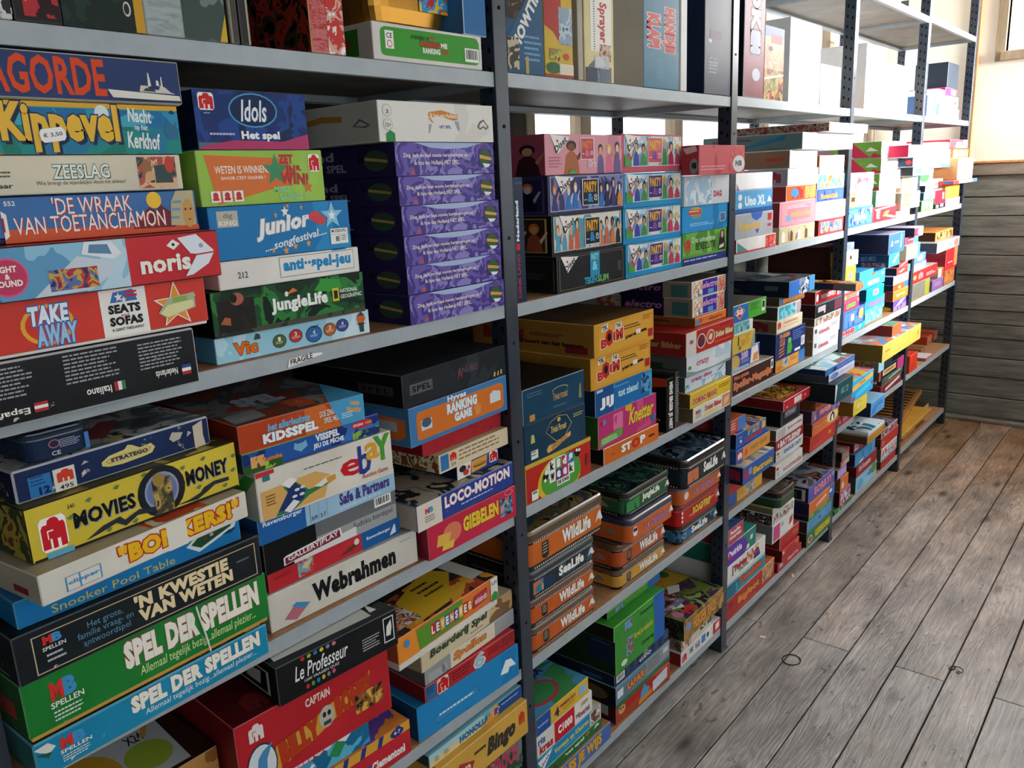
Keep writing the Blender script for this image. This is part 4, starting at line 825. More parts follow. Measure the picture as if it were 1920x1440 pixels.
stack(3, 1, 'middle stack', [
 B((501, 1119), (780, 991), 'd2cdc0', 'white box, heavy black lettering, diamond logo', bl=1192, du=4, auto=1, d=.3, wear=.17, l='b0a896', F=[
   T('Webrahmen', .26, .26, .83, .8, '191a1c', bold=.06), ('p', [(.08, .2), (.16, .52), (.24, .36), (.15, .06)], 'b86a78'), ('p', [(.13, .46), (.16, .52), (.24, .36), (.2, .28)], '3f8ac0'), ('sc', .87, .78, .96, .84, '8a8a84', 1)]),
 B((501, 1074), (747.5, 967), 'c42a34', 'red box with blue end panel, car picture', y=.02, yaw=0, d=.28, l='9a2228', F=[
   ('r', .68, 0, 1, 1, '2060a0'), T('Ravensburger', .72, .36, .92, .56, 'eef0f0', bold=.02), ('p', [(.91, .1), (.95, .6), (.96, .6), (.965, .16)], 'e4e8ea'), ('pic', .2, .12, .31, .92, ('d8a06a', 'c8402e', '7aa0b0', 'e0c090'), 60), ('p', [(.5, .2), (.56, .42), (.64, .56), (.66, .4), (.6, .24)], '6a3a28'), ('e', .64, .58, .02, .16, 'e0d8c8'), ('sc', .04, .5, .16, .64, '8a1c22', 2)]),
 B((492, 1018), (740, 919), '77797b', 'grey box, black left panel, thin dark lettering', y=.01, yaw=0, d=.28, l='141416', t='2a2b2d', F=[
   ('r', 0, 0, .36, 1, '141416'), ('r', .36, 0, 1, .52, '9b9d9e'), ('r', .36, .5, 1, 1, '6a6c6e'), T('Sudoku bordspel', .64, .2, .965, .44, '1c1d20', bold=.0), ('bar', .82, .62, .96, .94),
   ('p', [(.0, .0), (.19, .0), (.19, .12), (.2, .16), (.66, .3), (.66, .02), (.3, -.0)], 'd9d9d6'), ('p', [(.12, .06), (.12, .3), (.14, .34), (.54, .48), (.55, .2)], 'e6e4e0'), ('p', [(.13, .08), (.13, .28), (.53, .44), (.535, .2)], '7c2a3c'), T('GALLERY|PLAY', .15, .16, .52, .36, 'ece6e0', rot=4, bold=.02)]),
 B((482, 977), (739, 880), '9cc0d8', 'pale blue box, purple lettering, blue left end', y=.0, d=.28, l='1d4f80', F=[
   ('r', 0, 0, .31, 1, '2360a4'), T('Ravensburger', .03, .62, .29, .86, 'e8ecf0', bold=.02), ('p', [(.34, .1), (.34, .82), (.343, .82), (.343, .1)], '5a7a94'), ('r', .4, .1, .402, .82, '5a7a94'), ('r', .46, .1, .462, .82, '5a7a94'), T('8-99', .35, .16, .39, .34, '3f5a78'), T('2-7', .41, .16, .45, .34, '3f5a78'), T('Safe & Partners', .555, .3, .95, .8, '4a3a80', bold=.04), ('sc', .55, .12, .94, .2, 'dce8f0', 1)]),
 B((477, 889), (732, 806), 'dcd5c8', 'white box, big red blue yellow green lettering', y=-.015, auto=1, d=.26, l='c4c0b4', F=[
   ('p', [(.02, .02), (.02, .6), (.4, .66), (.5, .5), (.45, .06)], 'd8a860'), ('p', [(.1, .02), (.2, .4), (.17, .56), (.24, .64), (.34, .34), (.52, .34), (.34, .22), (.22, .02)], '2f7a4a'), ('p', [(.12, .1), (.2, .44), (.19, .56), (.24, .6), (.32, .36), (.3, .2), (.2, .06)], '24386a'), ('p', [(.16, .62), (.22, .72), (.27, .62), (.21, .5)], 'ece8e0'), ('p', [(.16, .08), (.23, .24), (.27, .16), (.2, .0)], 'e4e4e4'), ('p', [(.38, .36), (.48, .48), (.53, .42), (.43, .3)], 'e6e2da'), ('p', [(.47, .46), (.54, .46), (.54, .36), (.48, .3)], 'd8983a'), *[('e', s, t, .018, .03, 'd8dce4') for s, t in ((.26, .42), (.3, .44), (.24, .3), (.29, .3))],
   T('e', .58, .3, .75, .66, 'c8202c', bold=.02), T('b', .72, .24, .82, .88, '28418c', bold=.02), T('a', .78, .5, .89, .88, 'e0a22a', bold=.02), T('Y', .85, .4, .985, .98, '4a9a30', bold=.04), T('Auction Game', .74, .14, .95, .24, 'b8402e', bold=.01), ('sc', .32, .74, .7, .79, '5a5650', 1), ('r', .045, .8, .09, .92, '2a7a7a'), ('sc', .05, .26, .12, .5, '8a5a3a', 4), ('p', [(.0, .9), (.12, .92), (.12, 1), (.0, 1)], 'c8303a')],
   L=[('p', [(.5, .9), (.7, .9), (.76, .6), (.88, .9), (1, .9), (.8, .3), (.7, .3)], '3f9a3c')]),
 B((452, 850), (709, 774), '22468e', 'dark blue box, red oval badge, green grass', y=-.01, auto=1, d=.26, l='2a4a3a', F=[
   ('pic', 0, .1, 1, .9, ('203f88', '2a5aa6', '1c3474', '3a72b8'), 8), ('pic', 0, .0, .26, .36, ('6aa03a', '2f5a2a', '9ac24a'), 40), ('pic', .78, .05, 1, .4, ('6aa03a', '8ab844', '20386a', '4a8034'), 50), ('r', 0, .9, .6, 1, '8ab04a'),
   T('VISSPEL', .50, .52, .68, .86, 'e8ecee', bold=.06), T('JEU DE PÊCHE', .48, .16, .71, .5, 'e8ecee', bold=.05), ('e', .86, .72, .085, .2, 'c23044'), T('STUDIO', .79, .66, .87, .78, 'W', bold=.04), T('100', .885, .66, .935, .78, 'e8a83a', bold=.05),
   ('pic', .05, .2, .14, .7, ('b8602e', 'e0a86a', '7a3a1e'), 60), T('bumba', .14, .34, .26, .56, 'd8843a', bold=.04), ('p', [(.34, .5), (.35, .78), (.37, .7), (.41, .7), (.43, .78), (.44, .5), (.39, .3)], '7ab4d0')]),
 B((444, 800), (680, 737), 'b8431f', 'orange box, blue corner, white outlined lettering', bl=None, y=-.02, auto=1, d=.30, l='8a3018', t=('8a3a22', '7a3a24', '4a4a50', '7a7c80', '9a4a2a'), tsc=10, F=[
   ('p', [(.5, 0), (.8, 0), (.66, 1), (.5, 1)], 'd06a2c'), T('KIDSSPEL', .17, .14, .6, .5, 'ecEeee', out='2a3a5a', bold=.07, ow=.03), T('het allerleukste', .21, .54, .54, .82, '6aaed0', bold=.05, shear=.25), T('DOE ZING EN', .62, .52, .78, .76, 'e8d8c8', out='7a2a1a', bold=.03), T('SPEEL MEE!', .65, .26, .78, .48, 'e8d8c8', out='7a2a1a', bold=.03),
   ('p', [(.8, 0), (1, 0), (1, 1), (.7, 1)], '4a9cc8'), T('1050', .88, .64, .96, .8, 'e0a23a', bold=.06, rot=-15), T('VRAGEN!', .84, .4, .97, .58, 'e0a23a', bold=.06, rot=-15), ('sc', .8, .22, .9, .46, 'd8e8f0', 3)],
   T=[('p', [(.7, 0), (1, 0), (1, .42)], '4a9cc8'), T('SPEL', .28, .3, .62, .5, 'b0b8c8', bold=.08, rot=-6), ('p', [(.02, .04), (.05, .22), (.3, .24), (.26, .06)], '8a8c90'), ('pic', .5, .05, .68, .25, ('c8964a', 'b8502e', '3a3a3c'), 30)]),
])
stack(3, 1, 'right stack', [
 B((787, 996), (966, 909), 'c42846', 'crimson box, yellow capitals, little cartoon soldier', bl=1046, du=12, auto=1, d=.28, l='8a1c34', F=[
   T('GIEBELEN', .37, .34, .78, .8, 'e6c43a', out='7a2418', bold=.06, ow=.03, rot=0), ('e', .25, .52, .1, .3, 'd87a5a'), ('p', [(.08, .3), (.1, .62), (.24, .56), (.2, .24)], 'dfae4a'), ('p', [(.13, .12), (.15, .3), (.27, .3), (.25, .08)], 'e0b84a'), ('pic', .8, .2, .95, .76, ('c42846', 'd89a70', '5a8ab0', '2a2a34', 'd8d4cc'), 50), ('e', .91, .88, .05, .08, 'e8c0c8'), ('e', .91, .88, .045, .07, 'c42846')],
   L=[('r', .4, .1, .9, .5, '1f4a2a')], T=[('pic', .1, 0, .9, .3, ('6a3a80', 'd8a04a', 'c23a4a', '4a6ab0'), 20)]),
 B((778, 952), (962, 864), '27408e', 'blue and white box, round red-white letters', y=-.005, auto=1, d=.27, wear=.3, l='b8ae9c', t=('8a8070', 'a89c88', '2a2a2c', 'c4b8a0'), F=[
   ('r', 0, 0, .23, 1, 'd8d0c0'), *mb_logo(.075, .56, .15, .78), ('sc', .07, .2, .19, .46, '5a5a54', 3), T('LOCO-MOTION', .26, .42, .95, .88, 'ecebe8', out='b02a40', bold=.05, ow=.03), ('sc', .42, .2, .8, .3, 'd8dce8', 1)],
   L=[T('MB', .55, .5, .8, .7, 'a84a44'), ('sc', .4, .2, .8, .4, '6a665c', 3)]),
 B((856, 870), (934, 837), '20408c', 'small blue box, playing cards and hamburger', y=.01, d=.2, yaw=0, l='1a2440', F=[
   ('p', [(0, 0), (.0, .9), (.34, .95), (.3, .05)], 'e2e0da'), ('e', .13, .58, .08, .2, '2a2a30'), ('e', .2, .3, .07, .18, 'c23a3a'), ('e', .27, .55, .03, .12, 'c23a3a'), ('p', [(.32, .1), (.34, .8), (.72, .86), (.68, .2)], 'd8a24a'), ('e', .52, .44, .16, .1, '8a4a24'), ('e', .52, .52, .15, .08, 'c88a44'), ('j', .76, .24, .97, .9)]),
 B((822, 855), (951, 800), 'd5c4a0', 'beige box, small print lines, floral sides', y=-.0, auto=1, d=.25, l=('c8b48a', '7a4a2a', 'd8c8a0', '8a5a34'), sc=40, t='c4b490', F=[
   ('pic', 0, 0, 1, 1, ('d5c4a0', 'd8c8a6', 'd0be98'), 6), ('r', .02, .1, .13, .94, '2f74a8'), ('p', [(.14+.1*x, .42+.5*y) for x, y in ELE], 'c8302c'), T('519', .16, .14, .22, .34, '2a2a2a'), ('sc', .27, .18, .92, .86, '8a7458', 3)]),
 B((791, 822), (937.5, 767), 'a8242c', 'plain crimson box with mottled cloth finish', y=.03, d=.24, l='8a1a22', yaw=2, wear=.05, F=[('pic', 0, 0, 1, 1, ('9a2028', 'ac2a32', 'a4242c'), 40)]),
 B((766, 767), (949, 702), '3f78ac', 'blue box, rounded orange panel, white lettering', y=-.01, auto=1, d=.27, l='386a98', t='7a2630', F=[
   ('p', [(.06, .2), (.075, .12), (.93, .12), (.955, .2), (.955, .72), (.93, .84), (.08, .84), (.06, .74)], 'd0702a'), T('Hyves', .36, .78, .55, .98, 'dfe6ea', out='2a4a70', bold=.05), T('RANKING', .35, .5, .66, .78, 'dfe6ea', out='3a5a80', bold=.07, ow=.03), T('GAME', .42, .24, .6, .48, 'dfe6ea', out='3a5a80', bold=.07, ow=.03), ('r', .1, .34, .2, .6, 'c8ccd0'), ('e', .15, .52, .045, .12, '4a5a70'), ('p', [(.8, .36), (.8, .62), (.84, .7), (.92, .62), (.92, .36)], 'd0d4d8'), ('p', [(.64, .2), (.62, .44), (.66, .54), (.7, .42), (.69, .2)], 'd88a4a')],
   L=[('p', [(.45, .14), (.9, .14), (.96, .3), (.96, .7), (.45, .76)], 'b8602a'), ('r', .7, .36, .88, .62, '9aa0a8')], T=[('r', .1, .0, .9, .1, '7a2630')]),
 B((752.5, 705), (946, 646), '23272c', 'black box, faint red and grey lettering', y=-.01, auto=1, d=.3, l='111316', t='1a1c20', wear=.16, F=[
   ('pic', 0, 0, 1, 1, ('1e2226', '262b30', '22272c', '2e343a'), 8), ('r', .06, .34, .26, .66, '5a5c5e'), T('SPEL', .075, .4, .25, .6, '14161a', bold=.06, out='8a8c8c', ow=.02), T('ANUBIS', .5, .5, .7, .7, '6f5560', bold=0), T('A', .5, .36, .545, .7, '8a3a40', bold=0), T('mysterie van', .56, .72, .66, .78, '55504f'), T('T', .44, .46, .46, .6, '4a4248'), ('p', [(.86, .06), (.87, .2), (.885, .2), (.88, .05)], 'c8b070'), ('p', [(.9, .06), (.91, .2), (.92, .2), (.915, .05)], 'c8b070'), ('p', [(.935, .08), (.94, .22), (.955, .22), (.95, .06)], 'c8b070')],
   L=[('r', .62, .34, .92, .62, '3a3c3c'), T('SPEL', .64, .4, .9, .56, '0c0d0f', bold=.05, out='6a6c6c', ow=.02)]),
])
# ------------------------------------------------------------------ nearest bay, second shelf
stack(2, 1, None, [B(None, (406, 1397), ('a8743a', '8a5a2c', 'b98648', 'c89858'), 'x', w=.275, y=.04, d=.25, yaw=0, sc=14, t='3a2418', label='wood-grain box with white score sheet picture on top, second shelf far left', F=[],
   T=[('p', [(.05, .06), (.86, .04), (.92, .86), (.2, .96)], 'c9cbd2'), ('e', .42, .34, .16, .26, 'd6a436'), ('e', .72, .28, .13, .16, 'a4be44'), ('pic', .58, .6, .74, .86, ('5a4a7a', '7a6a9a', '4a3a6a'), 40), T('X24', .68, .46, .78, .56, '2a2a2a'), T('X1', .8, .72, .86, .82, '2a2a2a'), ('pic', .1, .3, .24, .6, ('6a5a8a', '4a3a6a'), 40), ('p', [(.76, .5), (.86, .66), (.88, .64), (.78, .46)], 'd8a24a')])])
stack(2, 1, 'middle stack', [
 B(None, (767, 1347), 'c02430', 'red box, white lettering, striped harlequin band', y=0, w=.27, yaw=-3, d=.26, t=('d8702a', 'c86a9a', 'e08a3a', '6a4aa0'), tsc=9, F=[
   ('r', 0, .72, 1, 1, 'd8a03a'), *[('p', [(s, .72), (s+.04, .72), (s+.065, 1), (s+.025, 1)], '2a3a80') for s in (.1, .25, .4, .55, .7, .85)], T('English', .36, .2, .58, .5, 'ecebe6', bold=.03), T('Clementoni', .64, .16, .94, .42, 'ecebe6', bold=.05), ('p', [(.58, .1), (.6, .42), (.635, .42), (.62, .1)], '2a52a0'), ('e', .88, .84, .06, .12, '2a3a80'), T('4-7', .85, .8, .91, .9, 'W')]),
 B(None, (690, 1350), '2a82b0', 'blue box, red outlined lettering and dominoes', y=.01, h=.074, w=.24, yaw=-3, d=.24, F=[
   ('pic', 0, 0, 1, 1, ('2a82b0', '3f9ac4', '206a94', '5ab0cc'), 10), T('Dominos', .02, .5, .66, .95, 'd8d8dc', out='b82a34', bold=.07, ow=.04), T('first', .3, .14, .5, .44, 'e8ecec', bold=.04), ('p', [(.62, .3), (.7, .6), (.78, .4), (.7, .14)], '2f8a4a'), ('p', [(.7, .6), (.78, .9), (.84, .6), (.78, .44)], 'e4e4e0'), ('r', .76, .72, .98, .95, 'b8303a'), T('Goliath', .78, .76, .96, .9, 'e8d8d0', bold=.03)]),
 B(None, (725, 1208), 'b8222a', 'big red box, gold scroll banner and skull', y=-.03, w=.305, yaw=-3, d=.28, l='7a151c', t='571218', wear=.2, F=[
   ('j', .07, .66, .165, .92, 'b8222a', 'e0d8d0'), T('CAPTAIN', .42, .74, .58, .86, 'e8d8cc', bold=.03), ('p', [(.18, .1), (.22, .46), (.4, .5), (.6, .62), (.8, .66), (.86, .78), (.84, .44), (.6, .36), (.4, .2)], 'd0983c'), T('BILLY', .23, .18, .5, .52, 'b83a1e', out='7a2418', bold=.08, ow=.02, rot=8, shear=.1), T('BONES', .6, .36, .86, .72, 'b83a1e', out='7a2418', bold=.08, ow=.02, rot=8, shear=.1), ('e', .545, .46, .05, .16, 'b8b4a8'), ('e', .53, .5, .012, .04, '2a2220'), ('e', .562, .5, .012, .04, '2a2220'), ('r', .52, .34, .57, .4, '4a4440'), ('pic', .74, .22, .94, .5, ('3a2a22', 'd8a84a', '8a5a2c', '2a201c', 'c89a40'), 40),
   ('e', .13, .3, .09, .32, '3a3a44'), ('e', .13, .3, .082, .295, 'd4dce0'), ('p', [(.09, .14), (.11, .42), (.14, .5), (.2, .56), (.16, .36), (.15, .1)], '4a8ab8'), T('2005', .04, .24, .09, .32, 'K')],
   L=[('e', .2, .3, .1, .1, '571218')], T=[('j', .12, .05, .26, .25, '571218', '7a2a2e')]),
 B((514.6, 1244), (742, 1140.5), '17181a', 'black box, white script lettering, coloured dots', y=-.03, auto=1, d=.25, wear=.16, F=[
   T('Le Professeur', .13, .42, .56, .8, 'ecebe8', shear=.3, bold=.01), T('1200 VRAGEN QUIZ', .2, .3, .48, .38, 'd8d8d4'), *[('e', .22+.042*i, .17+.01*i, .013, .06, c) for i, c in enumerate(('c8303a', '5a9a3a', '2f7ab8', 'd8a83a', '8a8c8e', 'c85a7a'))], *[('e', .2+.05*i, .92, .016, .05, c) for i, c in enumerate(('c8303a', '9ab03a', '2f7ab8', 'd8c83a', '8a8c8e', 'd87a8a'))], ('r', .87, .22, .965, .9, 'e4e2dc'), ('r', .878, .25, .957, .87, '17181a'), ('p', [(.89, .4), (.9, .66), (.94, .8), (.945, .6), (.93, .38)], 'e4e2dc'), ('sc', .68, .26, .84, .62, 'b8b8b4', 5)],
   L=[('r', .5, .14, .9, .76, 'b8b6b0'), ('r', .53, .18, .87, .72, '17181a'), ('p', [(.6, .3), (.64, .6), (.8, .66), (.78, .3)], 'b8b6b0')],
   T=[('p', [(.04, .08), (.82, .06), (.86, .7), (.66, .9), (.1, .5)], 'c8cac4'), ('p', [(.1, .16), (.4, .2), (.42, .5), (.16, .44)], '9a9c96'), ('p', [(.84, .1), (.9, .1), (.88, .24)], 'e0e0da')]),
])
stack(2, 1, 'right stack', [
 B((781, 1329), (970.6, 1206), '1d7cb8', 'sky blue box, white pyramid, speech bubble', bl=1382, du=8, auto=1, d=.3, l='15507a', F=[('pic', 0, 0, 1, 1, ('1a76b0', '2386c2', '1d7cb8'), 6), ('p', [(.8, .36), (.86, .72), (.92, .68), (.97, .4), (.9, .44), (.88, .3)], 'e8ecee'), ('p', [(.14, .28), (.16, .46), (.56, .54), (.58, .34), (.18, .2)], '3a5a78'), ('p', [(.145, .29), (.165, .45), (.555, .525), (.572, .345), (.185, .215)], '2f8cc4'), ('sc', .19, .3, .53, .44, 'd8e6ee', 1)]),
 B((796, 1290), (964, 1179), 'b0282e', 'red box, big pale blue numeral, badge left', y=0, auto=1, d=.3, l='7a1a20', F=[('r', .01, .1, .11, .95, '2a6a9a'), ('sc', .015, .4, .1, .9, '14305a', 3), ('j', .12, .06, .24, .98, 'ddd6ca'), T('6', .52, .06, .64, .98, '9ac0cc', out='d8dcd8', bold=.04), ('sc', .28, .2, .5, .8, '7a1a1e', 3), ('sc', .68, .3, .86, .8, '7a1a1e', 3), ('pic', .84, .3, 1, .98, ('b0282e', '8a2a24', 'c2503a'), 30)]),
 B((796, 1256), (963, 1140), '97999a', 'grey box, cream panel, orange-brown lettering', y=0, auto=1, d=.28, l='57585a', F=[('r', .26, .02, .76, 1, 'd8cdb4'), T('Spellen', .29, .2, .66, .84, 'd4823a', out='4a2a1a', bold=.05, ow=.03, shear=.15), ('pic', .03, .1, .22, .6, ('8a8c8e', 'a4a6a6', '7a7c7e'), 30)]),
 B((789, 1226), (959, 1104), 'cdbd9c', 'cream and brown box, dark green lettering', y=.0, auto=1, d=.27, l='a89878', F=[('pic', .72, 0, 1, 1, ('9a7a54', 'b8986c', '7a5c3c', 'c8ac80'), 14), T('Boerderij Spel', .08, .34, .7, .86, '3a4a34', out='8a8c6a', bold=.05, ow=.02, shear=.15), ('sc', .5, .12, .68, .26, '7a6a50', 1)]),
 B((744, 1200), (931, 1078), 'd8722a', 'orange and green box, letters in coloured squares', y=-.03, auto=1, d=.33, tray=(.22, 'd8d2c8', .0012), l='a8523a', t=('c8642a', 'd8902e', '3a3230', 'b04a34', 'e0a83a'), tsc=9, F=[
   ('p', [(.0, .22), (.19, .22), (.16, .98), (.0, .98)], 'e08a2e'), ('p', [(.19, .26), (.62, .3), (.62, .98), (.17, .9)], '5a9030'), *[x for i, (ch, c) in enumerate(zip('LEVENSWEG', ('b8262e', '8a2a6a', 'd8a02a', '2a6aa8', 'c24a2a', '6a3a8a', 'd8b03a', 'b8262e', 'd8722a'))) for x in (('r', .3+.046*i, .42, .342+.046*i, .8, c), T(ch, .307+.046*i, .47, .336+.046*i, .74, 'eee8dc', bold=.05))], ('p', [(.72, .4), (.74, .78), (.88, .84), (.88, .46)], 'b03048'), T('nederlandse editie', .745, .5, .875, .72, 'e8d8d8'), ('e', .08, .72, .025, .12, '3f8ac0'), ('r', .92, .3, 1, 1, 'dcd8d0'), T('9-99', .93, .74, .99, .88, '3a3a3a'), ('p', [(.925, .22), (.925, .44), (.96, .54), (.995, .44), (.995, .22)], '3f8a3c')],
   T=[('p', [(.2, .02), (.32, .3), (.78, .46), (.86, .3), (.55, .04)], 'd8b02e'), ('sc', .5, .16, .72, .34, '3a2a14', 3), ('p', [(.1, .35), (.2, .75), (.7, .85), (.6, .4)], '2a282a'), ('p', [(.55, .8), (.6, .96), (.95, .96), (.98, .7)], '8a1c30'), T('LEVENSWEG', .62, .82, .94, .92, 'c8b0b0', rot=-6), ('pic', .06, .06, .3, .34, ('c86a3a', 'd8b08a', '8a3a2a', 'e0d8d0', '4a6a8a'), 40), ('r', .86, .1, .99, .4, 'd8d4cc')]),
])
# ------------------------------------------------------------------ nearest bay, bottom shelf
stack(1, 1, 'right stack', [
 B(None, (970, 1480), '2a2c34', 'dark box mostly out of frame', y=0.02, w=.25, h=.15, d=.27),
 B((850, 1476), (978, 1387), '4a6a5a', 'green and grey box, pink lettering', y=0, d=.25, auto=0, F=[('pic', 0, .1, 1, .9, ('4a6a5a', '6a7a74', '2f4a3a', '8a9a90'), 12), T('BAMBOOS', .35, .3, .94, .8, 'b8405a', bold=.05)]),
 B((824, 1443), (989, 1327), 'd0a244', 'yellow box, black script lettering, red tumbler', y=-.0, auto=0, d=.27, wear=.2, F=[T('Bingo', .5, .16, .84, .78, '3a342c', out='8a7a4a', bold=.06, shear=.25, ow=.02), ('p', [(.05, .1), (.2, .7), (.36, .5), (.3, .06)], 'b0382a'), T('X2', .2, .2, .32, .52, 'ddd0b0', bold=.04), ('sc', .36, .5, .5, .7, '4a3a24', 1), ('p', [(.88+.08*x, .4+.4*y) for x, y in ELE], 'c8382c')]),
 B((804, 1419), (978, 1294), '7ab4c4', 'blue and sandy box, blue capitals, question mark', y=0, auto=0, d=.27, l='3a4a54', F=[('pic', .0, .0, .66, .55, ('d8b878', 'e0c890', 'c8a868'), 9), ('pic', .0, .5, .66, 1, ('8ac0cc', 'a8ccd0', '6aaac0'), 9), ('r', .72, .0, 1, 1, '1f4a8c'), T('Ravensburger', .76, .56, .96, .72, 'dce4ec'), T('HONOLULU', .3, .16, .66, .7, '2a72a8', out='1a3a5a', bold=.07, ow=.02), ('p', [(.56, 0), (.68, 0), (.72, .6), (.72, 1), (.66, 1)], 'd8943a'), T('?', .655, .18, .73, .8, '7a3a6a', out='d8d0c8', bold=.07), ('sc', .05, .2, .1, .6, '5a5040', 4), ('sc', .14, .2, .19, .6, '5a5040', 4)]),
])
# ------------------------------------------------------------------ second bay, fifth shelf
tall(5, 2, 951, 1021, 139, .33, '1e4a6c', 'blue box with slanted white lettering beside the tall black upright', F=[('pic', 0, .3, .6, 1, ('1c1814', '4a3a28', '2a241c', '8a6a44', '14120f'), 16), ('p', [(0, .02), (.02, .2), (1, .62), (1, 0)], '1f5074'), T('SHOWTIME', -.2, .28, 1.3, .36, 'e2ded4', rot=55, bold=.05), ('pic', .0, .02, .3, .2, ('d8d0bc', '3a3226', 'b8ac94', '1c1814'), 40), ('sc', .45, .06, .95, .22, '6aa0c0', 5), ('r', .48, .0, .56, .1, 'b8964a')])
tall(5, 2, 1023, 1076, 146, .33, 'c8a42a', 'red and yellow toy box with green corner standing on fifth shelf', F=[('p', [(0, .3), (.3, .27), (.55, .2), (.6, .4), (.55, .7), (1, .7), (1, 1), (0, 1)], 'a8261f'), ('pic', .5, .2, .98, .42, ('6a8498', '8aa0b0', 'b8c4c8', '4a6478'), 30), ('e', .66, .56, .2, .05, 'd84a28'), ('e', .28, .055, .26, .035, '1d5a2c'), ('r', .5, .02, 1, .085, 'd8cdb8'), ('r', 0, 0, 1, .018, '9a2a22'), ('pic', .15, .1, .6, .17, ('2a3a5a', 'c8a42a', '5a8a4a', 'c85a3a'), 50), ('e', .75, .13, .1, .02, 'c8402e')])
tall(5, 2, 1085, 1095, 152, .31, 'a8a090', 'thin pale grey book standing on fifth shelf, second bay', cat='book', name='book', d=.22)
tall(5, 2, 1097, 1152, 156, .32, 'd6c68c', 'cream narrow box with red vertical lettering standing on fifth shelf', F=[('r', .2, .2, .92, 1, 'e6e2d8'), ('p', [(.05, 0), (.12, .1), (.3, .14), (.9, .1), (.9, 0)], '5a6470'), T('Sprayer', .44, .26, .76, .52, 'b82a34', rot=-90, bold=.04), ('sc', .3, .2, .36, .52, '3a3a3c', 20), ('pic', .5, .14, .88, .25, ('e2ded4', '7a3a2a', 'c8a890', '3a3030'), 50), ('r', .32, .09, .82, .17, 'b8b8b8'), ('pic', .36, .1, .7, .165, ('5a5a5e', 'c8c8ca', '3a3a3e'), 60), ('pic', .02, .0, .5, .09, ('3a4a6a', '2a3248', '6a7890'), 30)])
tall(5, 2, 1207, 1273, 166, .34, '1d6f8e', 'teal box with red vertical lettering outlined white on fifth shelf', l='dcdad4', F=[T('HANDJE', .5, .255, .88, .56, 'c8342a', rot=-90, out='ece8e0', bold=.08, ow=.05), T('KLAP!', .1, .27, .46, .5, 'c8342a', rot=-90, out='ece8e0', bold=.08, ow=.05), ('sc', .35, .06, .58, .2, '6aa8bc', 14)])
tall(5, 2, 1276, 1288, 171, .33, 'd8d8d6', 'thin white box standing against teal box on fifth shelf', d=.2)
tall(5, 2, 1320, 1371, 177, .36, '14233e', 'navy box with small white star standing beside upright, fifth shelf', F=[('star', .2, .38, .09, .025, 'd0d4e4'), ('pic', .2, .4, .6, .46, ('14233e', '4a2444', '1a2a4a'), 30), ('sc', .15, .14, .5, .26, 'b8bcc8', 5), T('25', .2, .2, .45, .28, '8a90a0', rot=-90)])
# ------------------------------------------------------------------ second bay, fourth shelf
tall(4, 2, 964, 989, 562, .255, '1c2c46', 'navy box standing upright with white vertical lettering beside dark upright', kids=1, d=.27, group='boxes standing upright', F=[T('Nederland', .12, .5, .42, .82, 'e4e6ea', rot=90, bold=.06), ('e', .26, .455, .2, .03, 'c8322e'), T('DENK LAND', .12, .04, .4, .4, 'a83a4a', rot=90, bold=.03), ('r', .1, .945, .9, .965, '3a4c6c')])
def diset(s=.0, c='e6e4e0'):
    return [('p', [(s+.03, .99), (s+.27, .93), (s+.12, .52)], c), T('Diset', s+.075, .66, s+.235, .84, '2a2a2c', rot=32, bold=.03, part='logo'), ('e', s+.115, .83, .012, .035, 'c8302e')]
def party(s0, s1, c1='1a2230', y='e0a22a', b='2a8ac0', t0=.2, t1=.86):
    w = s1-s0
    return [('r', s0-.01, t0-.02, s1+.01, t1+.02, 'dcd8d0'), ('r', s0, t0, s1, t1, c1), T('PARTY', s0+w*.08, t0+(t1-t0)*.5, s1-w*.08, t1-.05, y, bold=.05), T('&', s0+w*.3, t0+.06, s0+w*.68, t0+(t1-t0)*.46, b, bold=.05), T('co', s0+w*.72, t0+.1, s0+w*.94, t0+(t1-t0)*.4, 'd8d8d4', rot=90), ('r', s0+w*.06, t0+.12, s0+w*.24, t0+.14, 'd8d8d4')]
def crowd(cols, n=9, s0=.3, s1=.97, t0=.1, skip=(), dress=('2a4a9a', 'c84a3a', '3a8a5a', 'd8a43a', '6a3a7a'), hair=('1a1a1e', 'd8a83a', '2a1c18', 'b8622a')):
    rr = random.Random(n*7+int(s0*100)); out = []
    for i in range(n):
        s = s0+(s1-s0)*(i+.5)/n
        if any(a < s < b for a, b in skip): continue
        w = (s1-s0)/n*.42; hgt = rr.uniform(.56, .74); dc = rr.choice(dress)
        out += [('p', [(s-w, t0), (s-w*.7, hgt-.2), (s-w*.25, hgt-.1), (s+w*.25, hgt-.1), (s+w*.75, hgt-.22), (s+w, t0)], dc), ('e', s, hgt+.04, w*.62, .13, rr.choice(hair)), ('e', s, hgt, w*.42, .1, rr.choice(cols))]
        if rr.random() < .6: out.append(('p', [(s+w*.6, hgt-.25), (s+w*1.4, hgt-.02), (s+w*1.55, hgt-.06), (s+w*.8, hgt-.34)], rr.choice(cols)))
    return out
skin = ('d8a27a', 'c98a5e', 'e0b48e', '9a5a3a')
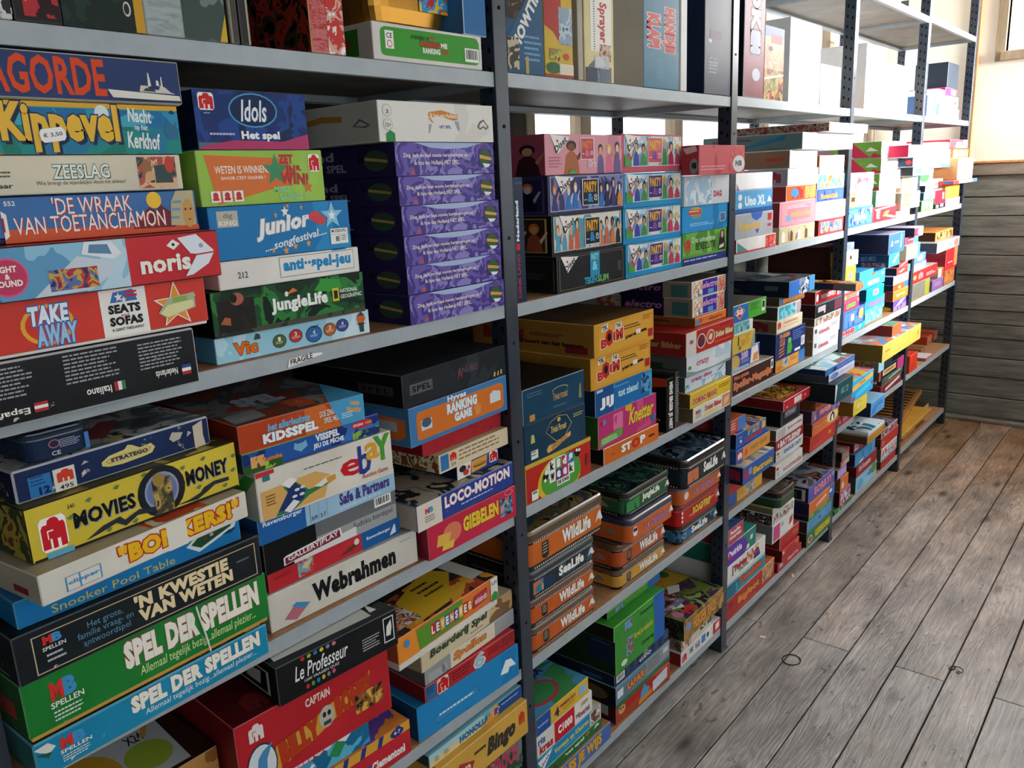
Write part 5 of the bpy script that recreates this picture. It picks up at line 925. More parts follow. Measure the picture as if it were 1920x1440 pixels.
stack(4, 2, 'left stack', [
 B((1044, 482), (1171, 461), '1b1d20', 'black box, turquoise strip and lettering, gold frame', y=.005, d=.28, bl=None, F=[
   ('r', .03, .06, .97, .066, 'b8a070'), ('r', .03, .93, .97, .936, 'b8a070'), ('r', .03, .06, .033, .93, 'b8a070'), ('r', .967, .06, .97, .93, 'b8a070'), ('p', [(.4, .06), (.45, .9), (.6, .9), (.62, .06)], '1b1d20'), *diset(.02), ('r', .46, .3, .60, .99, '2a8ab4'), T('PARTY', .475, .76, .585, .94, '8fd0c8', bold=.04), T('&', .49, .46, .57, .72, '7fd0e0', bold=.04), T('TEKEN', .37, .1, .55, .3, '3a9ab4', bold=.05), T('SLIM', .56, .1, .73, .3, '6aa86a', bold=.05), ('sc', .88, .3, .94, .6, '7a7c80', 5)],
   L=[('r', .1, .06, .97, .066, '6a5a3a'), ('r', .1, .9, .97, .906, '6a5a3a'), ('r', .96, .06, .97, .9, '6a5a3a'), ('sc', .6, .34, .9, .54, '4a4c50', 3)]),
 B((1034, 405), (1166, 392), '1a1a1c', 'black box, peach dancers on cream picture panel', y=.005, d=.28, F=[('r', .02, .1, .985, .97, 'c9c6bc'), ('pic', .03, .12, .975, .95, ('b8c8c8', 'd8d4c8', '5a9ab0', 'c8c0b0'), 12), *crowd(skin, 11, .03, .97, .12, ((.4, .65),), ('c8764a', 'c8644a', 'd88a5a', '2a2a30', '5a9ab8')), *diset(.06), *party(.44, .64), ('sc', .3, .06, .8, .1, '8a8a88', 1)],
   L=[('r', .08, .1, .95, .94, 'b89a6a'), ('pic', .1, .12, .93, .92, ('2a221c', '3a2a20', '4a3626'), 12), *crowd(skin, 4, .1, .93, .12, (), ('a8542e', '8a4a2a', 'b8643a', '1a1a1c'))]),
 B((1027, 329), (1169, 322), '2a2a4c', 'dark violet box, dancers on lilac picture panel', y=.005, d=.28, F=[('r', .02, .08, .985, .97, 'a8acc4'), ('pic', .03, .1, .975, .95, ('5a5e92', '7a7eb0', '3a3e70', '8a8ebc'), 10), *crowd(('e0d8d4', 'd8a27a', 'c8c8d8'), 11, .03, .97, .12, ((.4, .62),), ('2a2c50', '2a72b8', '1c1e34', 'd8863a', '3a3e6a')), *diset(.04), *party(.42, .62)],
   L=[('r', .06, .08, .96, .94, '4a4a6a'), ('pic', .08, .1, .94, .92, ('1c1c34', '24244a', '15152a'), 12), *crowd(('b8a8b0', '9a9aac'), 4, .1, .9, .12, (), ('2a2a4c', '15152a', '3a3a5c', 'a85a2a'))]),
 B((1020, 250), (1165, 249.5), 'cf8a9c', 'pink box, cartoon women, pink and orange badge', y=.005, d=.28, l='b0566a', F=[('pic', 0, 0, 1, 1, ('cf8a9c', 'd6949e', 'c87e92'), 6), *crowd(('7a4a34', '6a3a2a'), 1, .2, .44, .0, (), ('a8623e',), ('2a2a2e',)), *crowd(('e0b894', 'd8a27a', 'e8c09a'), 3, .64, .99, .0, (), ('3a8ab0', 'd86a8a', '6a5a8a'), ('2a2c44', 'd8b04a', '2a1c20')), *diset(.03), *party(.44, .6, 'b8405c', 'e07a2a', 'd8708a', .38, .9), T('Girls', .52, .16, .63, .36, 'e4d8dc', shear=.2), ('sc', .04, .14, .2, .44, 'b87088', 4), ('p', [(.27, .02), (.3, .12), (.36, .08), (.37, .02)], '3f9a5a')],
   L=[('pic', 0, 0, 1, 1, ('8a3a4c', '9a4456', 'a85062'), 6), *crowd(('b88a6a', 'a8785a'), 3, .1, .98, .0, (), ('3a7a9a', 'b83a4a', '3a1c24'), ('1c1c24', 'b8842e', '2a1418'))]),
])
def blueparty(tl, tr, look, **k):
    c = k.pop('c', '1f8ec4')
    return B(tl, tr, c, look, y=.005, d=.28, F=[('r', .03, .16, .98, .95, 'c8dce4'), ('pic', .04, .18, .97, .94, ('a8c4d4', 'c8d4d8', '7a9ac0', 'dcd8cc', '8ab0a0'), 14), *crowd(skin, 8, .04, .97, .18, ((.36, .64),), ('c8422e', 'd8a43a', '3a4a9a', '3f8a4a', 'b83a5a')), *diset(.0), *party(.4, .63, k.pop('pc', '3a2f78'), 'dfa83a', '8a4a9a', .26, .9), ('p', [(.03, .16), (.03, .5), (.13, .3), (.13, .16)], '4a9a48')], **k)
stack(4, 2, 'middle stack', [
 blueparty((1174, 459), (1278, 442), 'bright blue box, colourful party crowd picture', bl=None), blueparty((1169, 392), (1277, 381), 'bright blue box, colourful party crowd picture'), blueparty((1169, 325), (1278, 316), 'bright blue box, colourful party crowd picture'),
 blueparty((1166, 250), (1279, 250), 'rosy-edged box, party crowd picture, orange badge', c='c8586a', pc='c85a6a'),
])
stack(4, 2, 'right stack', [
 B((1280, 439), (1362, 429), '5f9a3e', 'green box, dark lettering, woman in black, navy base', y=.005, d=.28, F=[('pic', 0, .3, 1, 1, ('5a9440', '72ac4a', '4f8a38', '8aba5a'), 10), ('r', 0, 0, 1, .22, '28357a'), ('sc', .03, .06, .95, .16, 'b8c0e0', 1), T('De uiterste', .2, .68, .72, .84, 'dfe8d4', bold=.0), T('SEXECUTIE', .28, .42, .74, .64, '1e2a1c', bold=.02), ('j', .04, .4, .17, .82, '5f9a3e', 'c22f34'), ('p', [(.8, .3), (.82, .62), (.86, .95), (.94, .95), (.97, .4), (.97, .28)], '24222c'), ('e', .895, .8, .03, .12, 'c8a08a'), ('p', [(.82, .34), (.83, .44), (.94, .5), (.93, .38)], 'd8c8c0')]),
 B((1278, 389), (1364, 381), '1f86c4', 'blue box, red and yellow oval emblem', y=.005, d=.28, F=[('pic', 0, 0, 1, 1, ('1c7eb8', '2690ce', '1a78b0'), 8), ('e', .28, .78, .14, .18, 'c8a03a'), ('r', .12, .68, .4, .86, 'b84a3a'), ('sc', .14, .72, .38, .82, 'e8d8c8', 1), ('e', .3, .58, .1, .08, '8a8a84'), ('sc', .16, .2, .7, .34, 'b8d8ec', 2), ('r', .82, .28, .95, .64, 'c0d4e4'), ('pic', .83, .3, .94, .62, ('c0d4e4', '4a6a90', 'a8c0d4'), 90)]),
 B((1279, 330), (1368, 322), 'cfd6da', 'white shiny box, pale blue pattern', y=.005, d=.28, rough=.15, bump=.15, F=[('pic', .02, .05, .6, .95, ('cfd8de', 'a8c4d8', 'dce2e6', '8ab0cc'), 22), ('r', .58, .1, .59, .9, '9ab4c8'), T('DAG', .63, .24, .82, .46, 'b8435a', bold=.06)]),
 B((1311, 271), (1397, 269), 'c4434c', 'shiny red box, round white badge', y=-.05, d=.3, rough=.14, bump=.2, l='a82a2e', F=[('pic', 0, 0, .66, 1, ('c0404a', 'cc5a62', 'b83640'), 16), ('e', .86, .34, .14, .3, 'd8d6d4'), T('NB', .78, .26, .93, .46, '4a5458', bold=.06), ('sc', .04, .1, .6, .3, 'd8a0a4', 2)],
   L=[('p', [(.1, .9), (.8, .98), (.9, .8), (.3, .7)], 'd8b8b8'), ('e', .72, .3, .24, .26, '8a8684'), T('NB', .6, .22, .86, .42, '1a1a1c', bold=.08)]),
])
# ------------------------------------------------------------------ second bay, third shelf
stack(3, 2, 'left stack', [
 B(None, (1107, 818), 'b8261f', 'red box, letter blocks in a green circle', x0=1.3187, sx=.25, y=0.0, d=.3, edge='c8b04a', F=[
   ('r', 0, .9, 1, 1, 'c2a83c'), ('e', .62, .3, .25, .62, 'd8b42e'), ('e', .64, .36, .23, .55, '4f9a3a'), ('e', .62, .6, .17, .28, 'd9ded0'), *[x for i, (ch, c) in enumerate(zip('kids', ('e8e6e0', '5a9a3a', 'b8305a', '2f78b0'))) for x in (('r', .5+.072*i, .56, .57+.072*i, .84, c), T(ch, .512+.072*i, .6, .557+.072*i, .82, '1a1a1c' if i == 0 else 'f0eee8', bold=.06))], *[x for i, (ch, c) in enumerate(zip('week', ('e8e6e0', '5a3a7a', 'a83a6a', 'e8e6e0'))) for x in (('r', .5+.072*i, .28, .57+.072*i, .56, c), T(ch, .512+.072*i, .33, .557+.072*i, .52, '1a1a1c' if i in (0, 3) else 'f0eee8', bold=.06))],
   ('r', .58, .12, .73, .28, 'e8e6e0'), T('DE KWIS', .59, .15, .72, .25, '1a1a1c', bold=.06), *[('e', s, t, r, r*3, c) for s, t, r, c in ((.46, .5, .03, 'K'), (.465, .6, .018, 'W'), (.83, .75, .035, 'K'), (.82, .82, .014, 'W'), (.85, .8, .014, 'W'), (.45, .42, .014, 'W'))], ('r', .3, .06, .37, .3, 'e8e6e0'), ('r', .31, .22, .36, .28, '4f8a3a'), ('r', .93, .3, .97, .6, '8a2a22')]),
 B(None, (1097, 754), '143a52', 'dark teal box, gold script in fan outline', x0=1.3187, sx=.25, y=0.0, d=.3, edge='0f2c40', F=[
   ('p', [(.5, .62), (.56, .86), (.66, .95), (.76, .88), (.82, .62), (.72, .28), (.62, .28)], 'b8a45a'), ('p', [(.505, .62), (.563, .85), (.66, .935), (.757, .87), (.812, .62), (.715, .3), (.623, .3)], '12364e'), T('Trivial Pursuit', .56, .54, .75, .72, 'd4bc62', bold=.02, shear=.2), ('e', .66, .84, .02, .06, 'b8a45a'), ('p', [(.5, .16), (.53, .26), (.62, .26), (.72, .34), (.8, .4), (.8, .28), (.7, .2), (.62, .12), (.52, .06)], 'd6a45a'), T('GENUS EDITIE', .56, .17, .76, .28, '6a3a22', rot=8), ('sc', .84, .7, .97, .82, 'b8b46a', 2), ('r', .32, .08, .4, .3, 'd8d8d0'), ('sc', .325, .12, .395, .28, '2a3a44', 2), ('p', [(.32, .5), (.33, .72), (.36, .7), (.37, .5)], 'b8b46a')]),
 B(None, (1095, 692), '14405c', 'dark teal box, faded gold script, dark lid', x0=1.3187, sx=.25, y=0.0, d=.3, t='16181a', edge='8aa0ae', F=[T('Trivial Pursuit', .6, .4, .78, .62, 'b8975a', bold=.02, shear=.2), ('e', .69, .68, .1, .1, '8a8a6a'), ('e', .69, .66, .09, .09, '14405c'), ('p', [(.92, .2), (.93, .6), (.95, .66), (.96, .2)], '8a8a5a'), ('sc', .3, .7, .5, .86, '5a7a8a', 2), ('r', .32, .06, .38, .24, 'c08a3a'), ('sc', .6, .14, .78, .24, '5a7a8a', 1)]),
])
boemF = [('r', .0, .0, 1, 1, 'cf9434'), ('p', [(.06, .06), (.08, .82), (.5, .9), (.95, .96), (.97, .1)], 'd49c3a'), T('B', .1, .22, .19, .5, 'b82a2a', out='e8d8c0', bold=.06), T('O', .17, .24, .30, .76, 'b82a2a', bold=.08), T('e', .29, .34, .36, .66, 'b82a2a', out='e8d8c0', bold=.06), T('M', .34, .34, .46, .7, 'b82a2a', out='e8d8c0', bold=.06), ('e', .235, .52, .03, .13, '1a1614'), ('p', [(.11, .72), (.12, .92), (.22, .95), (.21, .76)], 'e0dcd4'), T('TIK', .125, .76, .205, .91, '2a2a2c', rot=10, bold=.05), ('p', [(.33, .72), (.335, .9), (.44, .88), (.43, .7)], 'e0dcd4'), T('TAK', .345, .74, .425, .87, '2a2a2c', bold=.05),
   ('sc', .48, .56, .76, .72, '4a2a1c', 2), T('Je hoort van het boemen..', .5, .3, .88, .46, '3a1f16', rot=4, bold=.05), ('r', .68, .36, .76, .5, 'e0dcd4'), ('r', .9, .14, .98, .4, 'a82a34'), ('sc', .8, .72, .97, .9, 'a8502a', 3)]
boemL = [('r', .78, .08, .95, .3, '7a1f28'), T('BOEM', .1, .3, .45, .7, '8a2222', bold=.06), ('e', .22, .52, .05, .13, '14100e'), ('p', [(.22, .74), (.23, .92), (.34, .9), (.33, .72)], 'a8a49a'), ('sc', .5, .5, .78, .62, '4a2a1c', 2), T('Je hoort van het boemen', .4, .24, .92, .4, '2a1812', bold=.05), ('sc', .62, .72, .9, .88, '8a5a2a', 3)]  # the front print again, shade painted into its colours
stack(3, 2, 'middle stack', [
 B((1132, 842), (1235, 793), 'd0661f', 'orange box, white lettering with red ring', bl=875, du=1, auto=1, d=.24, l='16181a', edge='e0d8c8', F=[T('ST', .3, .28, .48, .76, 'ecebe6', out='5a2a14', bold=.06, ow=.03), ('e', .56, .5, .07, .3, 'b8341f'), ('e', .56, .5, .03, .14, 'd0661f'), T('P', .64, .28, .74, .78, 'ecebe6', out='5a2a14', bold=.06, ow=.03), ('r', .8, .42, .91, .54, '4a2a1a'), ('r', .13, .44, .18, .5, '8a4416')]),
 B((1121.5, 783), (1230, 737), 'c43a78', 'magenta box, yellow slanted lettering, green flash', y=0, d=.26, yaw=0, l='2a5a22', edge='e4e0d8', F=[('pic', 0, 0, 1, 1, ('c43a78', 'b83270', 'cc4a84'), 8), T('Knetter', .5, .34, .95, .84, 'e6c432', out='7a3a1a', bold=.03, shear=.3, ow=.03), T('GEKTE', .6, .14, .92, .3, 'b03a50', rot=6), ('pic', .24, .4, .4, .9, ('c43a78', 'd8709a', '9a2a5a'), 30), ('e', .5, .92, .06, .12, 'd8a42e'), ('p', [(.02, .06), (.03, .3), (.4, .4), (.38, .14)], '5aa03a'), ('sc', .05, .1, .34, .28, 'd8e8c8', 3), *mb_logo(.03, .7, .12, .86), ('r', .9, .1, .97, .34, '1d6a9a')],
   L=[('r', .4, .1, .8, .4, '1c3c1a'), T('T', .2, .5, .4, .8, '8aa04a')]),
 B((1116, 732), (1222, 693), '1d72b0', 'blue box, white capitals, pale blue small lettering', y=0, d=.26, yaw=0, l='142c44', edge='d8e0e4', F=[('pic', 0, 0, 1, 1, ('2a86c0', '1d6aa8', '3a9ace', '1a5a94'), 5), ('r', 0, 0, .3, 1, '1c4f8c'), T('JIJ', .07, .2, .3, .62, 'eeeee8', bold=.06), T('tot ziens!', .38, .42, .74, .72, 'b8e0ea', bold=.04), ('sc', .32, .8, .68, .86, '8ac4dc', 1), ('pic', .8, .2, .96, .94, ('1d5a94', '5a9ac0', '14386a', '8ac0d4'), 40), ('r', .02, .86, .12, .96, 'b8c8d8'), ('r', .94, .84, .99, .98, '2a9a9a')]),
 B((1107, 673), (1219, 639), 'cf9434', 'mustard box, red bomb lettering, second of pair', y=.0, d=.38, yaw=0, l='8f6526', F=boemF, L=boemL),
 B((1113.5, 610), (1225, 580), 'cf9434', 'mustard box, red bomb lettering, dark shiny lid', y=-.01, d=.385, yaw=0, l='96692a', t=('5a4026', '6a4c2c', '4a3826'), rough=.22, edge='dcae5c', F=boemF, L=boemL),
])
tall(3, 2, 1250, 1264, 806, .155, '141416', 'black narrow box on end with white vertical lettering and red top', kids=1, y=.0, d=.2, group='boxes standing upright', edge='2a2a2c', F=[T('MENS ERGER JE NIET', .2, .04, .8, .92, 'e8e6e0', rot=-90, bold=.05)], L=[('r', 0, .86, 1, 1, 'b83a22'), ('p', [(0, .7), (0, .86), (1, .86), (.6, .78)], 'a8341f'), T('3+', .1, .58, .5, .68, 'c8c8c4', bold=.05), ('p', [(.4, .3), (.9, .2), (.9, .24), (.42, .34)], 'a8642e')])
tall(3, 2, 1266, 1273, 801, .165, '3a3a3c', 'thin grey box on end beside the black narrow box', y=.0, d=.2, group='boxes standing upright', F=[('sc', .1, .1, .9, .9, 'b8b8b4', 20)])
elF = [('r', .3, .06, .74, .96, '40309a'), ('pic', .02, .05, .28, .95, ('e4e0d8', 'd8986a', 'e8e4dc', '5a9ab0', 'c8603a'), 40), ('pic', .76, .05, .98, .95, ('e4e0d8', 'c8605a', 'd8a87a', '8a3a4a'), 40), T('electro', .31, .46, .73, .84, 'd8a0c0', bold=.03, shear=.3), ('r', .46, .1, .62, .36, '5a9ac8')]
elL = [('r', .28, 0, .72, 1, '1c1638'), T('electro', .32, .4, .7, .8, '9a6a90', bold=.03, shear=.3), ('pic', .02, .1, .26, .9, ('b8a890', 'a8948a', '8a4a3a', 'b8a894'), 40), ('r', .8, .12, .96, .8, '3a6a68')]  # side print in shaded versions of the front colours
stack(3, 2, 'right stack', [
 B((1300, 766), (1370, 731), 'd8d2c4', 'white box, red lettering, yellow stripes, orange panel', bl=792, du=0, auto=1, d=.25, l='6a5a44', F=[*mb_logo(.06, .5, .2, .76), ('sc', .06, .2, .24, .44, '5a5a54', 3), T('Dokter Bibber', .3, .44, .74, .8, 'c0303a', bold=.04), ('r', .28, .14, .75, .2, 'd8c02e'), ('r', .28, .28, .7, .32, 'd8c02e'), ('r', .76, .12, .99, .94, 'd08a5a'), ('p', [(.8, .2), (.82, .7), (.95, .8), (.93, .4)], 'e0b894')]),
 B((1294.5, 740), (1371, 702), 'd9b52c', 'yellow box, red capitals outlined in white', y=.0, d=.25, yaw=0, l='5a4a2a', F=[T('DOMINO BRAND', .06, .2, .64, .62, 'b83a2e', out='ece4d4', bold=.06, ow=.04), ('sc', .68, .46, .97, .74, '7a4a1c', 2)]),
 B((1285, 706), (1361, 674), 'c6d4de', 'pale blue box, red-pink small letters, torn sides', y=-.0, d=.25, yaw=0, l='4a4e50', F=[('pic', 0, 0, 1, .4, ('e0e6ea', 'c0d4e0', '8ab4d4', 'd4dee4'), 12), T('crazy dino', .14, .42, .64, .72, 'b8304a', bold=.04), ('p', [(.76, .52), (.86, .66), (.97, .92), (.98, .88), (.88, .6), (.8, .5)], '5a6a7a'), ('r', .02, .28, .07, .44, '4a8a4a')], L=[('r', .4, .3, .7, .6, '2a3a2a')]),
 B((1288, 669), (1371, 641), 'd4d8da', 'white box, sagging lid, few pink letters', y=-.01, d=.25, yaw=0, l='55585a', F=[('pic', .6, .4, 1, 1, ('d8dcde', 'b8ccd8', 'e4e6e8'), 20), T('crazy', .2, .3, .48, .6, 'c0607a', bold=.03), ('p', [(.0, 0), (.0, .3), (.2, .12), (.6, .06), (1, .14), (1, 0)], '8a8e90'), ('r', .03, .34, .09, .5, '3f8a4a')], L=[('r', .4, .3, .7, .6, '2a3a2a')]),
 B((1286.5, 626), (1376, 598), 'b82c24', 'red box, two ringed discs, cream lettering', y=-.02, d=.28, yaw=0, l='8a2420', F=[('r', 0, 0, .2, 1, 'cfc8bc'), ('r', .07, .5, .14, .66, 'a85a6a'), ('e', .3, .48, .09, .32, 'd8c8c0'), ('e', .3, .48, .075, .27, '6a2a3a'), ('e', .49, .52, .09, .32, 'd8c8c0'), ('e', .49, .52, .075, .27, 'b8503a'), ('p', [(.45, .44), (.47, .66), (.53, .62), (.51, .38)], 'e0d0b8'), T('Dokter Bibber', .6, .38, .98, .66, 'e0cfa0', bold=.06, out='5a1a14', ow=.02), ('sc', .68, .78, .9, .88, '5a3a5a', 1), ('r', .58, .18, .95, .22, 'd8702a')], L=[T('Dokter Bibber', .45, .34, .95, .6, 'a88a5a', bold=.05)]),
 B((1304, 597), (1362, 574), 'd8762e', 'orange box, brown lower-case lettering', y=.01, d=.3, yaw=0, l='8a4a22', F=[('r', .02, .14, .12, .8, '4a90b0'), ('r', .13, .3, .2, .8, 'b0485a'), T('electro', .42, .28, .86, .7, '7a3a1a', bold=.02)], L=[T('electro', .5, .3, .72, .7, '4a2414', bold=.05)]),
 B((1299, 561), (1359, 543), 'ded8ce', 'white and violet box, pale script lettering', y=.01, d=.33, yaw=0, l='8a8070', F=elF, L=elL),
 B((1297.5, 529), (1361, 509), 'ded8ce', 'white and violet box, pale script, drawn monkeys', y=.005, d=.33, yaw=0, l='8a8070', t='6a645c', F=elF, L=elL),
])
# ------------------------------------------------------------------ second bay, second shelf: tins
def tin(tl, tr, c, look, title, tc='eeeae0', **k):
    k.setdefault('d', .2)
    s0, s1 = k.pop('span', (.42, .8))
    F = k.pop('F0', []) + [T(title, s0, .24, s1, .62, tc, bold=.05, out='1a1a1a', ow=.02), ('p', [(.86, .3), (.9, .54), (.93, .58), (.965, .32), (.93, .3), (.91, .38)], 'd8d8d4')]
    return B(tl, tr, c, look, F=F, make=make_tin, cat='game tin', group='metal game tins', L=[('p', [(.6, .3), (.68, .52), (.72, .54), (.8, .32)], '8a7a6c')], **k)
flag = [('p', [(.17, .22), (.17, .6), (.25, .6), (.25, .22), (.21, .16)], '2a2420'), ('sc', .18, .26, .24, .56, 'b8b4a8', 4)]
wl = dict(lid=('6a4a34'), F0=flag)
OR = 'c25a20'
stack(2, 2, 'left stack', [
 tin((995, 1181), (1118, 1096), OR, 'orange and black film-strip tin', 'WildLife', bl=1234, du=-1, **wl),
 tin((991, 1130), (1117, 1049), OR, 'orange and black film-strip tin', 'WildLife', y=.005, **wl),
 tin((990, 1079), (1117, 1010), ('2a6a80', '1f3a54', '24303c', '3a5a6a'), 'blue and black film-strip tin, orange fish', 'SeaLife', y=.005, lid='2a3034', F0=[('pic', .06, .16, .2, .6, ('2a8098', 'c8704a', '2a7a90', 'd8946a'), 30)]),
 tin((987, 1003), (1133, 952), 'c86422', 'bigger orange film-strip tin, picture lid', 'WildLife', y=-.015, lid='5a4630', F0=flag, t=('2a241a', '6a5a30', '3a4a5a', '8a7a4a', '1c1a18'), d=.22),
])
stack(2, 2, 'middle stack', [
 tin((1158, 1072), (1249, 1003), 'c8943a', 'yellow and black film-strip tin', 'WildLife', bl=1111, du=-1, d=.2, **wl),
 tin((1159, 1024), (1249, 962), 'b8542a', 'orange and black film-strip tin', 'WildLife', y=.005, d=.2, **wl),
 tin((1180, 978), (1264, 913), 'c8622e', 'orange tin, purple outlined lettering, panda', 'LA DÉFENSE', y=-.02, d=.2, lid='3a3a54', body='3a3a5a', perf=0, pan=(.06, .96), tc='b87a9a', F0=[('e', .12, .46, .05, .2, 'e0dcd4'), ('e', .1, .52, .02, .08, 'K'), ('e', .14, .52, .02, .08, 'K')], span=(.32, .84)),
 tin((1171, 928), (1257, 866), '2a5a3a', 'green and black film-strip tin, jungle lid', 'JungleLife', y=.0, d=.24, lid='15201a', span=(.36, .74), t=('10161a', '1c2e3a', '2f5a44', '1a2420', '4a6a5a'), F0=[('pic', .03, .16, .3, .6, ('2a6a3a', '3a8a4a', '1c4a2a'), 30)]),
])
stack(2, 2, 'right stack', [
 tin((1273, 991), (1347, 943), ('2a4a6a', '2f6a9a', '22303a', '4a94c0'), 'blue and black film-strip tin', 'SeaLife', bl=1025, du=0, d=.2, lid='24282c', span=(.3, .7), F0=[('e', .12, .4, .05, .16, '8aa4b8'), ('e', .12, .4, .03, .1, '2a3a4a')]),
 tin((1274, 952), (1351, 906), 'b8241f', 'red tin, yellow jagged lettering, white streaks', 'ROADTRIP', y=.005, d=.22, lid='8a1f1c', body='a8201c', perf=0, pan=(.02, 1.0), tc='e0c43a', F0=[('p', [(.2, .3), (.95, .6), (.95, .55), (.3, .24)], 'd89a94'), *[('e', .06, t, .02, .07, 'e8e0da') for t in (.25, .45, .65)], ('e', .88, .55, .06, .2, 'c84a3a')], span=(.3, .74)),
 tin((1277, 916), (1354, 868), 'c0602e', 'orange tin, lilac rim, purple lettering', 'LA DÉFENSE', y=.0, d=.2, lid='6a6884', body='5a5a7a', perf=0, pan=(.06, .96), tc='b87a9a', span=(.3, .8), F0=[('e', .12, .46, .05, .2, 'd8d4cc')]),
 tin((1285, 866), (1363, 822), ('1f5a64', '24303a', '2a3238', '20282c'), 'dark teal film-strip tin, picture lid', 'SeaLife', y=-.02, d=.27, lid='17191c', span=(.42, .76), t=('1c2430', '2a3c50', '5a6a7a', '18202a', '8a94a0'), F0=[('pic', .05, .16, .3, .58, ('2a7a80', 'c8704a', '2a6a74'), 30)]),
])
# ------------------------------------------------------------------ second bay, bottom shelf
stack(1, 2, 'left stack', [
 B(None, (1145, 1352), '4a6ab0', 'lilac-blue box, fat gold lettering, cardboard top', x0=1.3187, y=-.005, d=.28, t='a8764a', tray=None, F=[T('ALLES JE WIJS', .18, .08, .86, .9, 'd8a43a', out='3a3a5a', bold=.07, ow=.03)]),
 B(None, (1128, 1344), '1f6a34', 'green box, white lettering, red-brown animal', y=.0, x0=1.3187, d=.27, t='9aa08a', edge='8ab08a', F=[T('het spel', .4, .4, .7, .74, 'e4e6dc', bold=.05), ('p', [(.72, .6), (.76, .9), (.8, .7), (.76, .56)], 'c8703a'), ('pic', .22, .1, .42, .6, ('7a3a24', '8a4a2c', '1f6a34', '5a2a1c'), 24), ('p', [(.86, .54), (.89, .8), (.93, .82), (.96, .6)], 'd8dcd4')]),
 B(None, (1127, 1317), '1d84b8', 'sky blue box, white triangle, face photo', y=.0, x0=1.3187, d=.27, t='b8ae8c', wear=.2, F=[('p', [(.0, .78), (.22, .95), (.08, .04)], 'e6e4de'), T('diset', .04, .44, .17, .66, '2a2a2c', rot=32, part='logo'), T('Vormen en Kleuren', .24, .4, .78, .74, 'e0d24a', bold=.03), ('sc', .4, .22, .62, .3, 'b8dcec', 1), ('r', .8, .06, .99, .97, 'cfc8bc'), ('pic', .82, .1, .97, .92, ('c8a890', '6a4a3a', 'd8c4b4', 'a8503a'), 40)]),
 B(None, (1110, 1293), 'dcd8d0', 'white box, red panel with white lettering', y=.0, x0=1.3187, d=.26, edge='c8c4bc', F=[('r', .3, .02, .66, .98, 'c4202a'), T('C1000', .36, .28, .62, .68, 'eeeae4', bold=.06), T('ris', .02, .54, .14, .86, '2a5a9a', bold=.04), T('kras', .04, .1, .27, .5, 'b8303a', bold=.05), T('jouw', .78, .58, .92, .9, 'a8984a', bold=.03, shear=.2), T('kwartet', .74, .2, .95, .5, '9a4a6a', bold=.03), T('zet', .68, .3, .74, .5, '5a5a5a')]),
 B(None, (1103, 1268), 'd8ae34', 'yellow box, blue end panel, green picture lid', y=.0, x0=1.3187, d=.25, edge='d0a83a', t=('2a6a4a', '3f8a54', '4a90b8', '2f7a5a', '7ab03a'), tsc=6, F=[('r', 0, 0, .26, 1, '24529a'), T('Ravensburger', .03, .4, .22, .56, 'd8e0ec'), T('4', .33, .2, .42, .74, '3a2a4a', bold=.05), T('PREMIERS JEUX', .44, .46, .74, .72, '8a2a3a', bold=.03), ('sc', .5, .24, .72, .4, '8a6a2a', 2), ('r', .8, .3, .95, .78, '8ab8d4')],
   T=[T('EERSTE SPELEN', .34, .62, .94, .82, '33205a', bold=.07), T('JEUX', .45, .4, .8, .58, '33205a', bold=.07), ('e', .4, .25, .3, .18, 'b83a4a'), ('e', .4, .25, .26, .14, '3f8a54'), ('p', [(.5, .7), (1, .5), (1, 1), (.6, 1)], '5a9ac8')]),
])
